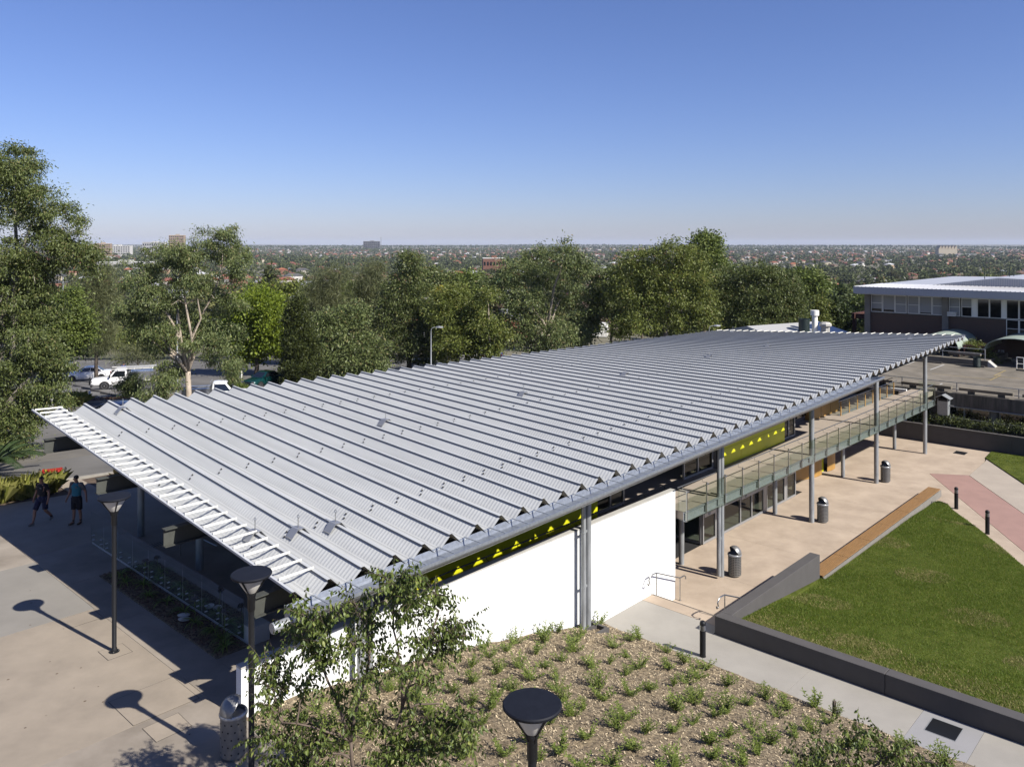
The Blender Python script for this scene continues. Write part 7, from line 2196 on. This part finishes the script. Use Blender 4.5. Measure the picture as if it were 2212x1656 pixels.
# beyond: one wooded mass
def far_trees(n, r0, r1, p, faces, ln):
    A, B = [], []
    r = r0 + (r1 - r0) * rng.random(n) ** p; a = rng.uniform(-.63, .63, n)
    X, Yy = r * np.sin(a), r * np.cos(a)
    Z = np.array([gz(x, y) for x, y in zip(X, Yy)])
    H = rng.uniform(4, 10.5, n) * (1 + .25 * np.sin(X * .004) * np.sin(Yy * .003)); Wd = H * rng.uniform(.3, .55, n)
    N = n * faces
    ci = np.repeat(np.arange(n), faces)
    d = rng.normal(0, 1, (N, 3)); d /= np.linalg.norm(d, axis=1)[:, None]
    d *= (.6 + .4 * rng.random(N))[:, None]
    C = np.stack([X[ci] + d[:, 0] * Wd[ci], Yy[ci] + d[:, 1] * Wd[ci], Z[ci] + H[ci] * (.56 + .42 * d[:, 2])], 1)
    s = (ln * H[ci] / 9)[:, None] * rng.uniform(.6, 1.3, (N, 1))
    t1 = rng.normal(0, 1, (N, 3)); t1 /= np.linalg.norm(t1, axis=1)[:, None]
    t2 = np.cross(t1, rng.normal(0, 1, (N, 3))); t2 /= np.linalg.norm(t2, axis=1)[:, None]
    V = np.zeros((N, 4, 3)); V[:, 0] = C - t1 * s; V[:, 1] = C + t2 * s * .7; V[:, 2] = C + t1 * s; V[:, 3] = C - t2 * s * .7
    return V.reshape(-1, 3)
V = np.concatenate([far_trees(1500, 330, 900, 1.0, 90, .95), far_trees(3200, 850, 1600, 1.0, 50, 1.4), far_trees(11000, 1500, 4200, 1.0, 22, 2.3), far_trees(5600, 3800, 7600, 1.0, 12, 4.2)])
m = leafmat('distant foliage', (.034, .048, .018), (.112, .13, .046), .2, .8)
o = npmesh('distant_woods', V, np.arange(len(V)).reshape(-1, 4), m, kind='stuff')
tag(o, 'mass of distant trees spread through the suburb to the skyline', 'trees')

# ---- landmarks
def at(px, py, Y): return ray(px, py, Y)
def block(label, px, Y, w, d, h, wallm, floors, rz=.3, roofm=None, cols=8, top=None):
    p = ray(px, 560, Y); z = gz(p.x, p.y)
    if top is not None: h = ray(px, top, Y).z - z
    t = thing('apartment_block', label, 'building', (p.x, p.y, z), rz)
    wm = MB().box(-w / 2, w / 2, -d / 2, d / 2, -3, h); wm.build('wall', wallm, t)
    MB().box(-w / 2 - .3, w / 2 + .3, -d / 2 - .3, d / 2 + .3, h + .001, h + .5).build('roof', roofm or M['whitep'], t)
    MB().box(-w * .1, w * .15, -d * .2, d * .2, h + .51, h + 3).build('plant_room', wallm, t)
    for f in range(floors):
        zz = h - (f + 1) * (h * .8 / floors) + .4
        for c in range(cols):
            x = -w / 2 + w * (c + .5) / cols
            MB().box(x - w / cols * .3, x + w / cols * .3, -d / 2 - .06, -d / 2 - .001, zz, zz + h * .8 / floors * .5).build('window', M['winglass'], t)
    return t
block('beige apartment tower under construction on the skyline behind the forked gum', 383, 2400, 42, 20, 40, WALLS['blond'], 7, .1, top=508)
block('long white apartment block on the skyline right of the paperbark', 253, 2300, 78, 20, 22, WALLS['white'], 4, .05, top=531, cols=12)
block('pale brown apartment block at the edge of the paperbark foliage on the skyline', 222, 2100, 40, 18, 30, WALLS['blond'], 5, .2, top=526)
block('grey white building on the skyline left of the apartment tower', 335, 2500, 70, 20, 24, WALLS['white'], 3, -.1, top=523, cols=10)
block('dark block on the skyline left of the middle', 803, 4300, 85, 20, 30, M['dwall'], 3, 0, top=521)
block('white low building with a pale roof beside the paperbark', 270, 1200, 80, 26, 9, WALLS['white'], 1, .1, top=566, cols=9)
t = block('brick shop building right of the middle of the suburb', 1066, 900, 24, 14, 10, WALLS['brick'], 2, .12, top=558, cols=7)
p = ray(1092, 600, 690); z = gz(p.x, p.y)
t = thing('green_roof_hall', 'cream building with a bright green hipped roof in the suburb', 'building', (p.x, p.y, z), .1)
MB().box(-11, 11, -7, 7, -2, 5.4).build('wall', WALLS['cream'], t)
m = MB(); hip(m, -11, 11, -7, 7, 5.6, 4.2, .8); m.build('roof', mat('bright green roof', (.05, .26, .13), .5), t)
for x in (-8, -4, 0, 4, 8): MB().box(x - .9, x + .9, -7.06, -7.001, 2, 4.2).build('window', M['winglass'], t)
p = ray(1128, 596, 740); z = gz(p.x, p.y)
t = thing('shop', 'dark grey supermarket shed with red lettering right of the green roofed hall', 'shop', (p.x, p.y, z), .05)
MB().box(-24, 24, -8, 8, -2, 7).build('wall', mat('charcoal cladding', (.10, .10, .115), .7), t)
fc = bpy.data.curves.new('lettering', 'FONT'); fc.body = 'WOOLWORTHS'; fc.size = 3.0; fc.extrude = .05; fc.align_x = 'CENTER'
fo_ = bpy.data.objects.new('lettering_outline', fc); COL.objects.link(fo_); bpy.context.view_layer.update()
lm = bpy.data.meshes.new_from_object(fo_.evaluated_get(bpy.context.evaluated_depsgraph_get())); bpy.data.objects.remove(fo_); lm.materials.clear(); lm.materials.append(M['red'])
fo = bpy.data.objects.new('lettering', lm); COL.objects.link(fo); fo.parent = t; fo.location = (0, -8.1, 4.0); fo.rotation_euler = (R(90), 0, 0)
p = ray(2044, 536, 2500); z = gz(p.x, p.y)
t = thing('gabled_hall', 'cream building with a row of steep gables near the skyline on the right', 'building', (p.x, p.y, z), .0)
MB().box(-28, 28, -10, 10, -3, 20).build('wall', WALLS['cream'], t)
for k in range(6):
    x = -23.5 + 9.4 * k
    MB().loft([[(x - 4.6, y, 20), (x + 4.6, y, 20), (x + 2.5, y, 31)] for y in (-10.2, 10)]).build('gable', WALLS['cream'], t)
p = ray(2085, 540, 2300); z = gz(p.x, p.y)
t = thing('white_shed', 'white roofed shed near the gabled hall on the right', 'building', (p.x, p.y, z), .0)
MB().box(-26, 26, -10, 10, -2, 7).build('wall', WALLS['white'], t)
MB().box(-27, 27, -11, 11, 7.001, 7.6).build('roof', M['whiteroof'], t)
for i, (px_, Y, h, lb) in enumerate([(810, 900, 26, 'thin pale mast standing among the houses left of the middle'), (1258, 1100, 24, 'thin mast among the houses right of the green roof'), (823, 2900, 60, 'lattice mast on the skyline beside the dark brick block'), (250, 620, 12, 'power pole with a crossarm near the long white block'), (1770, 700, 12, 'power pole left of the brick building'), (1873, 160, 13, 'wooden power pole behind the brick building corner'), (310, 330, 12, 'power pole behind the forked gum'), (1450, 800, 14, 'power pole beyond the broad olive gum')]):
    p = ray(px_, 560, Y); z = gz(p.x, p.y)
    t = thing('power_pole' if 'pole' in lb else 'mast', lb, 'pole', (p.x, p.y, z))
    MB().lathe([(.22 if Y < 1200 else .9, -1), (.14 if Y < 1200 else .7, h)], 6).build('pole', M['concpier'] if 'mast' in lb else M['barkd'], t)
    if 'pole' in lb: MB().box(-1.2, 1.2, -.08, .08, h - 1, h - .8).build('crossarm', M['barkd'], t)

# ---- the thin blue air over the plain
hz = MB().box(-16000, 16000, -900, 16000, -60, 75).build('haze', [])
hz.data.materials.clear()
hm = bpy.data.materials.new('haze'); hm.use_nodes = True
hn = hm.node_tree; hn.nodes.clear()
ho = hn.nodes.new('ShaderNodeOutputMaterial'); hv = hn.nodes.new('ShaderNodeVolumePrincipled')
hv.inputs['Color'].default_value = (.72, .82, 1.0, 1)
hv.inputs['Density'].default_value = 0.00005
hv.inputs['Anisotropy'].default_value = 0.0
hn.links.new(hv.outputs[0], ho.inputs['Volume'])
hz.data.materials.append(hm)
hz['kind'] = 'stuff'
tag(hz, 'thin pale blue haze over the distant suburb', 'haze')
